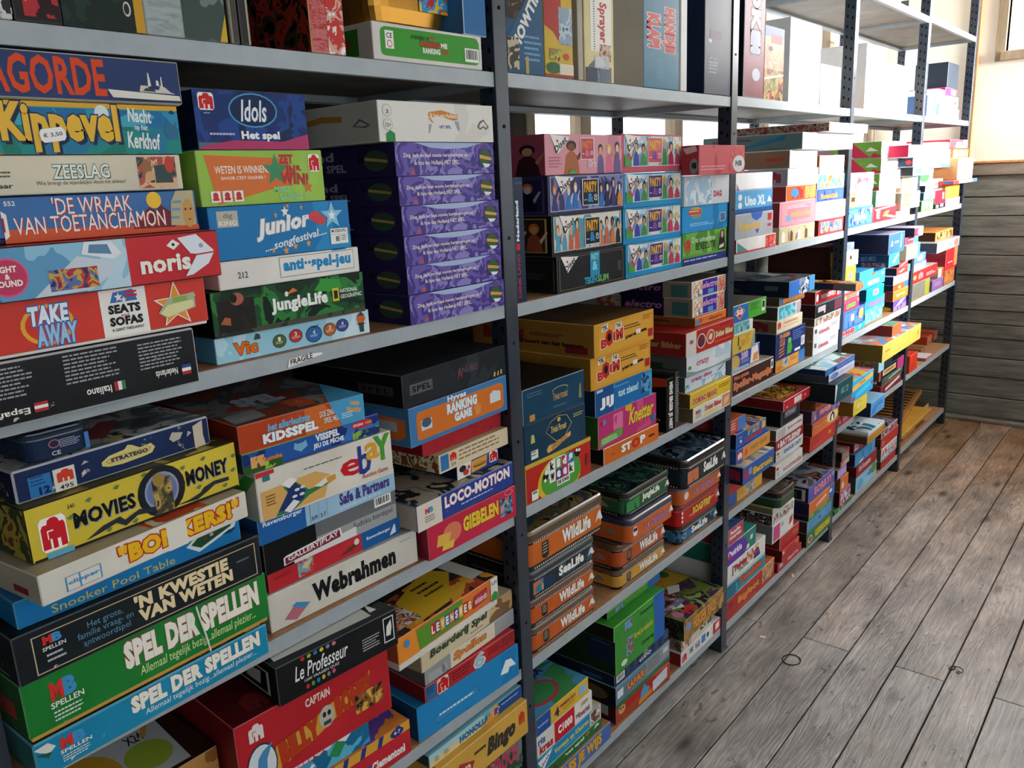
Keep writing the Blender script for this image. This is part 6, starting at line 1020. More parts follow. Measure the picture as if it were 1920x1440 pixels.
stack(1, 2, 'middle stack', [
 B((1155, 1324), (1256, 1240), 'b83a2a', 'red box, leaping blue fish, bear face', bl=1360, du=1, auto=1, d=.27, l='4a1f1a', F=[('r', 0, 0, 1, .3, '9a4a2c'), ('r', .18, .5, .72, .94, 'b02c20'), ('e', .1, .6, .06, .22, 'c8a070'), ('e', .08, .66, .015, .05, 'K'), ('e', .12, .66, .015, .05, 'K'), ('p', [(.42, .16), (.44, .6), (.5, .96), (.56, .7), (.6, .6), (.55, .3)], '4a9ac8'), ('p', [(.4, .06), (.4, .3), (.64, .4), (.64, .16)], 'd88a2e'), ('p', [(.66, .14), (.66, .7), (.94, .9), (.94, .3)], 'c8ccd4'), ('e', .7, .3, .02, .08, 'e0dcd4'), ('e', .76, .34, .02, .08, 'e0dcd4')], L=[('r', .5, .3, .9, .8, 'b8b0a4'), ('p', [(.58, .4), (.6, .7), (.8, .7), (.8, .4)], '2a3a2a')]),
 B((1155, 1291), (1256, 1205), '5f7f96', 'grey-blue box, orange outlined lettering, small print', y=.0, d=.27, yaw=0, l='241c18', F=[('r', .54, .3, .98, .98, '8e9498'), ('sc', .56, .36, .84, .94, '4a5054', 6), ('r', 0, 0, 1, .2, '3f6a3a'), T('SAFARI', .18, .4, .52, .76, 'd8863a', out='4a2a14', bold=.06), ('r', .02, .44, .12, .8, 'd8dce0'), ('r', .86, .62, .96, .86, 'c8c8c4')], L=[('e', .7, .5, .2, .3, '5a4a3a')]),
 B((1152, 1268), (1254, 1180), '1d2c48', 'navy striped box, white capitals, barcode', y=.005, d=.27, yaw=0, l='152236', F=[*[('r', .2+.13*i, 0, .26+.13*i, 1, '32486e') for i in range(6)], T('·LUDO·', .42, .26, .66, .6, 'e4e4e0', bold=.03), ('bar', .03, .2, .17, .84), ('e', .55, .8, .04, .16, '8a8a7a'), ('r', .9, .36, .98, .84, '4a5878')], L=[('r', .6, .2, .85, .5, '2a4a7a')]),
 B((1154, 1201), (1246, 1126), '3a9032', 'green box, yellow lettering, blue end', y=.0, d=.2, yaw=0, l='152c1a', edge='8ac07a', F=[('r', .78, 0, 1, 1, '2a62b0'), T('Regel je vakantie', .36, .56, .74, .78, 'c8c02e', bold=.03), T('Camping', .5, .22, .76, .36, '14301a', bold=.02), ('pic', .2, .3, .34, .8, ('c8b48a', '6a9ac8', '8a5a3a', 'd8d0bc'), 50), ('e', .16, .2, .06, .08, 'd8dcd4')], L=[('r', .55, .3, .97, .98, '14243c'), ('sc', .6, .74, .94, .84, '3a5070', 1)]),
 B((1151, 1178), (1245, 1103), '3a9032', 'green box, dark lettering, blue end', y=-.005, d=.2, yaw=0, l='14201c', edge='8ac07a', F=[('r', .78, 0, 1, 1, '2a62b0'), T('Kamperen', .5, .34, .76, .66, '14301a', bold=.03), ('pic', .2, .2, .34, .8, ('c8b48a', '6a9ac8', '8a5a3a'), 50)]),
 B((1139, 1149), (1237, 1077), '3f8e3a', 'green box, dull yellow lettering, blue end', y=.03, d=.2, yaw=0, l='14201c', edge='8ac07a', F=[('r', .76, 0, 1, 1, '2a62b0'), T('Regel je vakantie', .32, .42, .72, .7, 'b0a83a', bold=.03), ('pic', .14, .2, .28, .8, ('c8b48a', '6a9ac8', '8a5a3a'), 50)]),
])
stack(1, 2, 'right stack', [
 B((1277, 1227), (1351, 1151), 'd8d8d8', 'white box, red elephant badge, colour pictograms', bl=1252, du=1, y=.0, d=.24, yaw=0, l='8a2a2a', F=[('j', .02, .16, .14, .84, 'd8d8d8'), T('XK', .2, .4, .3, .8, '2a2a2a', bold=.04), ('r', .5, .3, .6, .9, '4a80b8'), ('e', .66, .6, .03, .2, '3a4a4a'), ('pic', .34, .3, .46, .8, ('d8d8d8', '8a8a90', 'c8c8cc'), 60), ('r', .8, .1, 1, 1, 'c02a2a'), ('p', [(.86, .3), (.86, .8), (.96, .9), (.96, .4)], 'e4dcd8')], L=[('j', .3, .14, .85, .86, '6a1f1f', 'a83a34')]),
 B((1278, 1195), (1334, 1150), 'd4ccbc', 'white box, brown letters, small cat picture', y=.0, d=.24, yaw=0, l=('2a2420', '5a4a3a', '8a8070', '1c1a18'), F=[('pic', 0, 0, .3, 1, ('7a4a2c', 'd4ccbc', '9a6a44', 'c8b8a0'), 30), ('pic', .6, .3, 1, 1, ('e0dcd4', '4a4a48', 'd8d4cc', '8a8884'), 40)]),
 B((1283, 1166), (1357, 1097), 'a8843a', 'purple and gold box, cluttered cartoon lid', y=-.02, auto=0, d=.30, yaw=0, l=('2a2420', '3a4a2e', '241c28', '4a3a24'), t=('3a4a2a', '4a3050', '6a7a3a', '2a2030', '8a9a5a'), tsc=12, F=[('pic', 0, 0, 1, 1, ('5a3a6a', '8a6a3a', 'a8843a', '6a4a50', 'b8943e'), 12), T('HEKSEN RACE', .22, .2, .8, .84, 'd8943a', out='5a2a3a', bold=.06, rot=0), T('MB', .04, .4, .17, .76, '7a9ad0', bold=.06)],
   T=[('p', [(.45, .5), (.55, .98), (1, .98), (1, .4)], 'b8962e'), T('BENDE', .5, .6, .8, .86, 'c8702e', out='4a2a1c', bold=.06), ('e', .86, .7, .08, .1, '2f6a3a'), ('p', [(.05, .3), (.3, .5), (.5, .36), (.3, .14)], 'd8d4cc'), ('pic', .1, .2, .48, .46, ('e0dcd4', '5a8ab0', 'c84a3a', '2a2a30', 'd8b83a'), 28), ('e', .1, .12, .06, .06, 'b86a9a'), T('MB', .2, .03, .4, .14, 'c8342e', bold=.06), ('p', [(.45, .4), (.6, .5), (.75, .42), (.6, .34)], 'dcdcd8')]),
])
# ------------------------------------------------------------------ the farther bays
def blob(pal, sc=40, s0=.04, s1=.96, t0=.1, t1=.9): return ('pic', s0, t0, s1, t1, pal, sc)
def word(txt, c, s0=.2, s1=.8, t0=.3, t1=.72, **o): return T(txt, s0, t0, s1, t1, c, **o)
def far(dy, dd):
    def f(tl, tr, c, look, F=(), **k):
        k.setdefault('d', dd)
        if 'y' not in k and k.get('bl') is None: k['y'] = dy
        k.setdefault('yaw', 0)
        return B(tl, tr, c, look, F, **k)
    return f
b = far(.0, .25)
# third bay, fourth shelf
stack(4, 3, 'left stack', [
 b((1381, 450), (1455, 434), 'd8d4d0', 'white and red box, green corner picture', [('p', [(.02, .02), (.02, .8), (.3, .05)], '4a8a80'), ('p', [(.0, 0), (.0, .1), (1, .1), (1, 0)], 'c23a44'), blob(('d8d4d0', 'c23a44', 'd8705a', 'e4dcd8'), 40, .72, 1, .05, .95)], l='a82a30'),
 b((1380, 403), (1450, 396), 'a6a8ae', 'grey box, yellow lettering, blue half disc', [word('Topminos', 'd8b03a', .06, .66, .24, .66, bold=.04), ('p', [(.38, 1), (.42, .78), (.54, .66), (.66, .78), (.7, 1)], '3f64b8'), ('p', [(.5, .3), (.62, .3), (.56, .1)], '3f64b8'), ('r', .84, .6, .95, .9, 'c22a32'), ('r', .84, .34, .95, .46, 'b8405a')], edge='e0e0e0'),
 b((1379, 358), (1449, 354), '5aa0d0', 'sky blue box, pale round letters, white triangle', [('r', 0, 0, 1, .2, '2a5a9a'), word('Uno XL', 'd8e4ea', .24, .8, .3, .74, bold=.06), ('p', [(.84, .4), (.9, .7), (.98, .4)], 'e4e8ec'), ('e', .12, .7, .05, .14, 'd8e4ec'), ('e', .12, .36, .05, .14, 'd8e4ec')], edge='e4e8ec'),
 b((1380, 325), (1449, 324), 'fafaf8', 'plain white glossy box', [('p', [(.02, .0), (.02, .4), (.1, .0)], '9a7a9a')], rough=.2, yaw=0),
])
stack(4, 3, 'middle stack', [
 b((1462, 428), (1528, 416), 'b8aa88', 'beige box with small dark figurines', [blob(('b8aa88', 'c2b494', '8a7a5c'), 20), *[('p', [(s, .1), (s, .6), (s+.03, .78), (s+.08, .6), (s+.08, .1)], c) for s, c in ((.06, 'd8d4c4'), (.28, '6a4a34'), (.5, 'c8ccd0'), (.7, '6a5040'), (.88, 'd0ccc0'))]], edge='ddd4c0', y=.0),
 b((1463, 380), (1530, 372), 'd88a94', 'pink box, orange lettering, white trim', [('r', .04, .08, .96, .92, 'dc949c'), ('r', .2, .24, .84, .84, 'd8808c'), word('mallemolen', 'e0a06a', .3, .86, .36, .62, bold=.04), ('r', .16, .2, .3, .44, '7a9ac8'), ('sc', .2, .68, .8, .82, 'ecd4d4', 2)], l='8a2a30', edge='ecd8d8'),
 b((1475, 349), (1531, 341), 'd0602c', 'orange box, blue and red disc, picture panel', [('e', .28, .5, .14, .34, '4a8ac0'), ('p', [(.16+.4*x, .1+.8*y) for x, y in ELE], 'b8303a'), ('e', .28, .5, .12, .28, '4a8ac0'), blob(('d0602c', 'd89a6a', 'c8a03a', 'b86a9a'), 40, .6, .98, .08, .92)], l='8a2a22', edge='e4dcd4'),
 b((1478, 316), (1535, 312), 'dcdfe2', 'white box with pale blue small print', [('sc', .16, .3, .9, .8, 'a8b8d0', 4)], l='8a8a90', L=[('j', .62, .14, .92, .86, '8a8a90', '8a2a34')]),
 b((1482, 281), (1533, 278), 'fafaf8', 'blank white front, long brown cardboard side', [], l='80604a', L=[('e', .84, .5, .1, .1, 'a83a34'), ('pic', .02, .1, .26, .4, ('80604a', '9a8a7a', '5a4a40'), 60)], d=.34, rough=.2),
 b((1506, 247), (1600, 246), 'fafaf8', 'blank white front, long grey-green side', [], l='5a7070', L=[('p', [(.3, .05), (.84, .6), (.84, .9), (.6, .6)], '2a6a84'), ('r', .1, .66, .5, .76, '6a3a40')], d=.36, y=-.03),
 b((1556, 228), (1628, 226), 'f6f4f2', 'flat box, dark red floral side', [], l=('5a2226', '7a3a34', '8a8070', '3a1a1c'), sc=60, d=.36, y=-.06),
])
stack(4, 3, 'right stack', [
 b((1536, 413), (1582, 405), 'c2404a', 'red box, blue and yellow cartoon', [blob(('4a7ac0', '7a8ac8', 'd8c44a', '3a5aa8', 'c8606a'), 30, .06, .94, .14, .86)], y=.0, l='7a1f28'),
 b((1531, 380), (1586, 372), 'fafaf8', 'plain white box, small scribble', [('p', [(.3, .2), (.44, .32), (.42, .26)], '8a8a84')], y=-.02),
 b((1532, 355), (1583, 350), '3a4a9a', 'blue box, orange lettering', [blob(('3a4a9a', '4a6ac0', '2a3a80'), 20), word('Rummikub', 'd8884a', .14, .76, .2, .6, bold=.08)], edge='d8d8dc'),
 b((1534, 327), (1584, 323), '7ab8dc', 'light blue box, orange ball picture', [blob(('7ab8dc', '5aa0d0', 'a8d0d8', 'd8a84a', 'c86a4a'), 34)], edge='dce4e8'),
 b((1538, 291), (1584, 287.5), 'fafaf8', 'blank white box with orange side', [], l='b8742e', rough=.2),
])
# third bay, fifth shelf
tall(5, 3, 1393, 1431, 184, .36, '7a2038', 'maroon box with white vertical letters standing on fifth shelf', l='1a1c2a', edge='d8d4d4', F=[T('LOKE!', .3, .34, .8, 1.0, 'b8a8b4', rot=-90, bold=.06, out='4a1428'), ('e', .6, .18, .2, .05, 'b8b8c4'), ('r', .4, .34, .7, .52, '9aa0b0')])
tall(5, 3, 1431, 1467, 188, .215, '8a8a8c', 'box with pink pig picture and green foot, fifth shelf', y=.01, F=[('r', 0, .84, 1, 1, '5a6a9a'), blob(('b86a50', 'd8906a', 'c87a5a', 'e0a888'), 26, 0, 1, .42, .86), ('r', .3, .78, .9, .9, 'b8383a'), ('e', .3, .7, .12, .035, '1a1a1c'), blob(('3a4a2a', '6a7a3a', 'c8884a', '2a3322', 'a83a2a'), 30, 0, 1, 0, .42), ('p', [(0, .3), (1, .38), (1, .35), (0, .27)], 'c8c4b4')])
for i, (u0, u1, vb, h, c, lab) in enumerate(((1478, 1535, 189, .26, 'fafaf8', 'glare-whitened box standing on fifth shelf, third bay'), (1537, 1574, 195, .14, 'dfe6e8', 'low white box with pale blue print, fifth shelf'), )):  # plain white paints in the glare; true box colours unknown
    tall(5, 3, u0, u1, vb, h, c, lab, y=.01, rough=.25, F=[('pic', .0, .04, .8, .3, ('dfe6e8', 'a8d4e8', 'c8e0e8'), 40)] if i else [])
tall(5, 4, 1620, 1658, 207, .25, 'fafaf8', 'glare-whitened box standing on fifth shelf, fourth bay', y=.01, rough=.25)  # white paints in glare on an unidentified box
tall(5, 4, 1660, 1700, 211, .20, 'fafaf8', 'lower glare-whitened box standing on fifth shelf, fourth bay', y=.01, rough=.25, F=[('r', .3, .8, .5, .95, '8a8a84')])  # glare painted as plain white here too
# third bay, third shelf
stack(3, 3, 'left stack', [
 b((1373, 704), (1451, 668), '3f2420', 'dark brown box, orange outlined lettering', [word('Het grote', 'c8785a', .04, .38, .64, .9, bold=.06), word('Speller-Magazijn', 'd0805c', .03, .94, .14, .62, out='8a3a2a', bold=.07), ('r', .92, .44, .99, .9, 'd8d4cc'), ('e', .955, .66, .02, .14, '3a3a3a')], bl=744, du=2, edge='d8cfc4', wear=.16, t='c8c0b4', yaw=0, d=.2),
 b((1370, 664), (1425, 640), '3a489a', 'blue box, yellow half medal, cartoon face', [('e', .1, .4, .22, .45, 'b89a5a'), ('e', .1, .4, .18, .36, 'c8aa6a'), word('200', 'c8b8dc', .34, .58, .44, .86, bold=.06), ('sc', .36, .2, .62, .38, 'c0b8dc', 2), ('p', [(.66, .04), (.7, .9), (.92, .95), (.98, .05)], 'e0dcd8'), ('p', [(.74, .1), (.78, .5), (.94, .56), (.94, .1)], 'd88a4a'), ('r', 0, 0, .6, .1, '8ab4e0')], bl=699, du=1, edge='e4e4e8'),
 b((1371, 633), (1416, 612.5), 'd2b24a', 'yellow box, orange numerals, grey corner', [word('50', 'd87a2e', .42, .58, .3, .66, bold=.04), ('r', .28, .4, .32, .9, '3a3424'), ('p', [(.8, .05), (.95, .9), (1, .9), (1, .05)], '8a9a9c'), ('sc', .6, .3, .8, .84, 'b8742e', 5), ('e', .36, .26, .05, .1, '3f7a5a')], y=-.005),
 b((1377, 609), (1412, 596), 'd8dcdc', 'white box with teal picture', [blob(('3a8a94', '5aa0a8', '8ac0c0', '2a6a5a'), 30, .0, .8, .2, 1)], y=.0),
 b((1373, 576), (1437, 556), '2f6fb4', 'blue and green box, red diamond numerals', [('r', .46, 0, 1, 1, '52a43c'), ('p', [(.06, .56), (.2, .92), (.36, .6), (.22, .12)], 'd8a88a'), ('p', [(.08, .56), (.2, .86), (.34, .6), (.22, .2)], 'b83444'), T('50', .12, .4, .3, .74, 'e8e4e0', bold=.06), ('sc', .52, .4, .78, .86, '1f4a1c', 5), ('r', .86, .2, .96, .86, 'd8dcd4'), ('r', .875, .4, .945, .8, '1c2c1c')], y=-.0, edge='dce4dc', t='6a665e'),
])
stack(3, 3, 'middle stack', [
 b((1455, 676.5), (1509, 648), 'd8943a', 'orange box with blue end, grey figure', [('r', .78, 0, 1, 1, '3a78b8'), blob(('8a8a90', 'b8b4b0', '5a5a60'), 50, .22, .44, .2, .9), ('sc', .5, .4, .74, .7, 'a8642a', 2), ('sc', .04, .1, .2, .4, 'a8642a', 2)], bl=701, du=0, l='3a2c24'),
 b((1456, 628), (1511, 602), '24336a', 'navy box, orange words, green frog', [T('PLAKKEN', .12, .78, .44, .94, 'd88a3a', bold=.06), ('r', .12, .5, .28, .74, 'c87a34'), T('KIT', .14, .54, .27, .7, '24336a', bold=.05), *[('p', [(.1, t), (.28, t+.06), (.26, t), (.1, t-.06)], 'd07a3a') for t in (.4, .28, .16)], ('p', [(.36, .1), (.38, .5), (.44, .7), (.5, .5), (.54, .3), (.5, .1)], '4aa04a'), ('e', .44, .6, .06, .1, '6ac05a'), ('sc', .54, .5, .94, .9, '6a8ac8', 5), ('r', .84, .2, .97, .56, 'd8dce0'), ('sc', .85, .24, .96, .5, '3a3a3a', 4), ('r', .62, .08, .82, .18, 'd8dce0')], l='1c2440', L=[('r', .2, .1, .72, .94, '4a4a4a'), ('e', .46, .16, .2, .1, '6a1f24')]),
 b((1457, 603), (1505, 583), 'ddd2b4', 'cream box, red elephant badge, long stamp', [('p', [(.02+.14*x, .3+.6*y) for x, y in ELE], 'c83038'), ('r', .26, .36, .82, .74, 'b8584a'), ('r', .27, .4, .81, .7, 'ddd2b4'), ('sc', .3, .44, .78, .66, 'b8584a', 1)], l='6e5c40', L=[('j', .5, .12, .9, .9, '6e5c40', '6a2422')], t='7a684a'),
 b((1459, 576.5), (1502, 562.5), 'dce0dc', 'white box with teal picture, grey end', [blob(('2a94a4', '3aa8b4', '8ad0d8', '6a8ac0'), 30, .04, .76, .06, .94), blob(('8a6a7a', 'b8a4b0', '6a4a5a'), 40, .8, 1, .06, .94)], l='3c3630'),
 b((1462, 558.6), (1509, 546), '9a6a48', 'brown box with raised orange letters', [T('BRAVIANO', .14, .2, .98, .8, 'c8844a', out='5a341c', bold=.08), T('B', .02, .2, .14, .9, '3a7ab0', bold=.08)], l='4a3c2a'),
 b((1480, 529), (1528, 512), '2a3444', 'big black box, spaceship picture, blue front', [('r', 0, 0, .38, 1, '3a72c0'), blob(('2a3444', '8a94a8', '4a6aa0', 'c8ccd4', '1c2434'), 24, .38, .76, 0, 1), ('p', [(.46, .3), (.74, .7), (.74, .8), (.46, .42)], 'c8ccd4'), ('r', .78, 0, 1, 1, '4a90d0')], l='121920', t=('4a5054', '3a4044', '5a6064', '6a7074'), tsc=14, d=.39, y=-.03, edge='c8ccd4',
   L=[('r', .6, .0, 1, 1, '16222e'), ('p', [(.42, .8), (.36, .2), (.58, .2)], '3a4048'), ('sc', .04, .4, .34, .6, '4a5258', 2), ('r', .78, .4, .9, .7, '4a5258')], T=[T('KENNEX', .1, .1, .6, .3, '7a8084', bold=.04), ('p', [(.5, .1), (.75, .2), (.78, .14), (.52, .04)], '8a2a34'), ('p', [(.6, .3), (.8, .5), (.98, .5), (.8, .25)], '9aa0a4')]),
])
stack(3, 3, 'right stack', [
 b((1525, 640.6), (1572, 620), 'd4d8dc', 'white box, red badge, kraft brown side, lowest', [word('KOEHANDEL', 'b8404a', .2, .6, .34, .6, bold=.06), ('sc', .66, .5, .96, .76, '6a6a6a', 2), ('r', .04, .5, .12, .8, '5a5a5a')], bl=665.6, du=0, l='84684a', L=[('e', .2, .5, .14, .2, '4a2a22')]),
 b((1526, 614), (1575, 595), 'd4d8dc', 'white box, red badge, kraft brown side', [word('KOEHANDEL', 'b8404a', .2, .6, .34, .6, bold=.06), ('sc', .66, .5, .96, .76, '6a6a6a', 2), ('r', .04, .5, .12, .8, '5a5a5a')], l='84684a', L=[('e', .2, .5, .14, .2, '4a2a22')]),
 b((1528, 598), (1576.6, 578), 'd0ccc8', 'white flat box, brown figures', [blob(('d0ccc8', '8a7060', 'b8a898', 'e0dcd8'), 40)], l='5a4a3a'),
 b((1530, 573), (1579, 555.5), '22242a', 'black box, cream lozenge lettering', [('r', .08, .4, .36, .8, 'b8a8b0'), ('r', .3, .2, .36, .5, 'b8a8b0'), ('r', 0, .94, 1, 1, '3a8a90'), blob(('22242a', '6a3a50', '2a2c34'), 20, .7, 1, .1, .9)], l='3a2024'),
 b((1530, 547.7), (1579, 536), 'a8222c', 'red box, white capitals, white cards', [T('MONOPOLY', .2, .3, .76, .68, 'd8c8c8', bold=.06), ('e', .06, .5, .04, .3, 'd8d4d0'), ('p', [(.8, .2), (.84, .8), (.9, .7), (.88, .2)], 'd8d4d0'), ('e', .92, .35, .05, .2, '7a8ac8')], l='7a2024', t=('8a7a5c', 'a89a7a', '5a4a3a'), edge='d8d0cc'),
 b((1605.5, 523), (1619.5, 517), 'd0663a', 'navy flat box jutting far beyond the shelf edge', [blob(('d0663a', 'd88a5a', 'c8542a'), 40)], y=-.13, d=.37, yaw=0, l='1d2e4c', L=[('r', .78, 0, 1, 1, '6a665e')], t=('d8c8a8', 'c8a04a', '2a2620', 'b8442a', 'e0d8c8'), tsc=14, h=.028, w=.04),
])
# third bay, second shelf
stack(2, 3, 'left stack', [
 b((1366, 926.6), (1429, 885), '2f5aa4', 'blue box with yellow picture panel', [('r', .24, .04, 1, .96, 'd0a044'), blob(('8a9aa0', 'b8b0a0', '5a7a8a', 'd0a044'), 50, .5, .76, .06, .94), ('sc', .28, .3, .46, .7, 'a8742a', 3)], bl=954, du=0),
 b((1366, 906), (1424, 868), 'b8302c', 'plain red box, mostly hidden', [], d=.2),
 b((1394, 878), (1452.5, 833), '2a5aa8', 'blue box jutting out, yellow lettering', [T('Electronic', .3, .24, .94, .66, 'd8b43a', out='1c2a5a', bold=.06), ('p', [(.03+.14*x, .26+.56*y) for x, y in ELE], 'c8303a'), ('r', .17, .4, .26, .8, '7a9ad0')], y=-.06, l='14203c', L=[('j', .5, .2, .94, .86, '2a3350', '8a2430')], t=('c8b890', 'a8a48c', '5a7aa0', 'd8d0b0'), d=.14),
 b((1381, 846), (1444, 805.5), '2f5aa8', 'orange front, blue left end with red elephant', [('r', .18, .04, 1, .96, 'd89040'), ('r', .02, .2, .17, .8, 'c83038'), ('p', [(.03+.13*x, .24+.5*y) for x, y in ELE], 'e4dcd8'), word('Halli Galli', '9a7a3a', .4, .9, .4, .74, bold=.04, shear=.2), ('p', [(.22, .2), (.24, .7), (.3, .8), (.32, .3)], 'd0562a')], y=-.015, d=.22),
 b((1381, 815.6), (1437, 782), '2c58a4', 'blue box, little coloured pictures, red strip', [blob(('d8a83a', '4aa0c0', 'c84a3a', '6ac05a', '3a5aa8'), 40, .36, .76, .5, .95), ('p', [(.3, .1), (.3, .3), (.84, .44), (.84, .22)], 'b8304a'), ('r', .84, .4, .97, .9, 'd8a84a'), ('e', .14, .4, .03, .1, 'e0e0e0'), ('sc', .08, .6, .2, .7, 'c8d0e0', 1)], y=-.01, l='15213c', t=('d88a3a', '5a4a90', 'e0b85a', '3a6ab0'), L=[('r', .4, .3, .8, .7, '5a6474')]),
 b((1369, 792), (1398, 778), 'c24a40', 'small red and blue box', [('r', .5, 0, 1, 1, '4a78c0'), ('sc', .06, .2, .44, .8, 'e0c8c0', 3)], y=.0, d=.16, t='b8603a'),
])
lw = [*mb_logo(.02, .62, .1, .86, 'c8404a'), ('sc', .04, .2, .14, .5, '5a5a58', 3)]
stack(2, 3, 'middle stack', [
 b((1455, 875), (1505, 842), 'dad8d4', 'white box, red slanted lettering', [T('WOODPECKER', .26, .2, .96, .5, 'b84a54', bold=.04), *lw], bl=901.6, du=-1, l='5a3a24', d=.22),
 b((1455.6, 848), (1505.6, 820), 'dad8d4', 'white box, blue capitals', [T('KNOCK OUT', .28, .36, .92, .74, '2a78b4', bold=.06), *lw], y=.0, l='6a5034', d=.22),
 b((1455.6, 829), (1506, 803), 'a82c34', 'red banner box, white block capitals', [('r', .0, .0, 1, .04, 'dad8d4'), T('BATTLESHIP', .14, .16, .9, .84, 'e4e0dc', bold=.07), *mb_logo(.01, .3, .11, .7, 'd8d8d8')], y=.0, l='5a4434', d=.22),
 b((1456, 808), (1506, 772), 'd8d6d2', 'white box, pale grey picture and red word', [blob(('d8d6d2', 'b8b4b0', 'c8c4c0'), 40, .04, .34, .1, .9), word('boggle', 'b8404a', .42, .94, .4, .7, bold=.04)], y=.0, l='5a5040', d=.22),
 b((1465, 768), (1500, 756), '1a1f2a', 'black box, outlined nameplate', [('r', .2, .42, .8, .74, 'b8bcc4'), ('r', .21, .44, .79, .72, '1a1f2a'), T('PICTIONARY', .24, .48, .77, .68, 'b8bcc4', bold=.04), ('r', .05, .06, .95, .07, '8a9098'), ('r', .05, .9, .95, .91, '8a9098'), ('r', .05, .06, .06, .9, '8a9098'), ('r', .94, .06, .95, .9, '8a9098')], y=-.0, l='0f1218', d=.3, L=[('r', .1, .85, .9, .86, '3a4048')]),
 b((1470, 753), (1519, 731), 'b8242c', 'red box with yellow and black pattern lid', [('r', .38, .2, .66, .8, 'd8c8c4'), ('e', .12, .3, .03, .12, 'd89a94'), ('e', .8, .5, .03, .12, 'd89a94')], y=-.02, l='7a1a20', t='b83a44', d=.31, edge='d8d0cc', T=[('pic', .06, .06, .88, .9, ('1c1a18', 'd8b03a', '2a2420', 'c8742e', 'b8a43a'), 34), ('p', [(.3, .4), (.42, .7), (.52, .68), (.42, .36)], 'd8d8d4'), ('p', [(.6, .4), (.72, .74), (.84, .7), (.82, .34)], 'd8d8d4')]),
])
stack(2, 3, 'right stack', [
 b((1520, 820), (1567, 790), 'c02a26', 'shiny red box with gold dot', [('e', .76, .5, .05, .12, 'd89a3a'), ('sc', .1, .2, .5, .26, 'd88a84', 1)], y=.0, rough=.15, bump=.2, l='9a1f1e', d=.22),
 b((1524, 794), (1572, 767), 'd06a3a', 'orange box, penguin in a cream circle', [('e', .76, .6, .24, .44, 'd8a84a'), ('e', .76, .6, .2, .38, 'e0c89a'), ('p', [(.66, .3), (.68, .7), (.76, .94), (.84, .7), (.84, .3)], '2a2a34'), ('p', [(.72, .3), (.72, .6), (.78, .74), (.8, .3)], 'e4e4e0'), T('PINGUIN', .06, .4, .54, .7, 'd8845a', out='8a2a1c', bold=.08)], y=-.005, l='4a2824', d=.24),
 b((1523, 772), (1575, 748), '6a4a84', 'purple box, salmon outlined lettering', [T('PINGUIN', .26, .3, .66, .76, 'd88a7a', out='5a2a3a', bold=.08), blob(('6a4a84', '8a74a4', '4a3464'), 30, .7, 1, .1, .9), blob(('8a7484', 'b8a4a8'), 30, .02, .14, .2, .9)], y=-.005, l='3a2430', d=.24),
 b((1530.5, 751), (1581, 733), 'b8602c', 'orange-brown box, small logo', [('r', .04, .3, .12, .8, 'b8403a'), ('sc', .2, .4, .6, .6, 'd8b04a', 1)], y=-.02, l='7a3c1c', d=.24, t='b8862e'),
 b((1567, 722), (1600, 705), '1d4e58', 'dark teal box jutting out, white corner', [('p', [(-.0, 0), (.0, 1), (.1, .9), (.06, .4)], 'd8dcd8'), T('ABC 123', .3, .34, .72, .66, '8ab0b4', bold=.0)], y=-.12, l='0e1f22', d=.36, t='1a2a2c'),
 b((1555, 703), (1602, 686), 'b4bcd4', 'pale lilac box with blue oval', [('e', .2, .52, .15, .34, '4a6ab0'), ('sc', .08, .4, .32, .64, 'b4bcd4', 2), word('memory', 'c08098', .42, .74, .36, .62, bold=.02), ('r', .78, .4, .98, .6, '6a7080'), ('r', .79, .43, .97, .57, 'c8ccd8')], y=-.08, l='4a4a4c', d=.34),
 b((1549, 685), (1603, 665.6), '2f6aac', 'blue box, pink lettering, penguin, bird picture lid', [('p', [(.24, .2), (.26, .7), (.32, .8), (.36, .3)], '2a2a30'), word('PINGU', 'c0709a', .4, .72, .34, .6, bold=.04), ('sc', .06, .3, .18, .6, '8ab0d8', 2), ('sc', .76, .4, .96, .56, 'c8d8e8', 1)], y=-.08, l='132a44', d=.34, t=('5a9ac8', '8ac0d8', 'c8d8d8', '3a6a5a', 'b84a5a'), tsc=10),
])
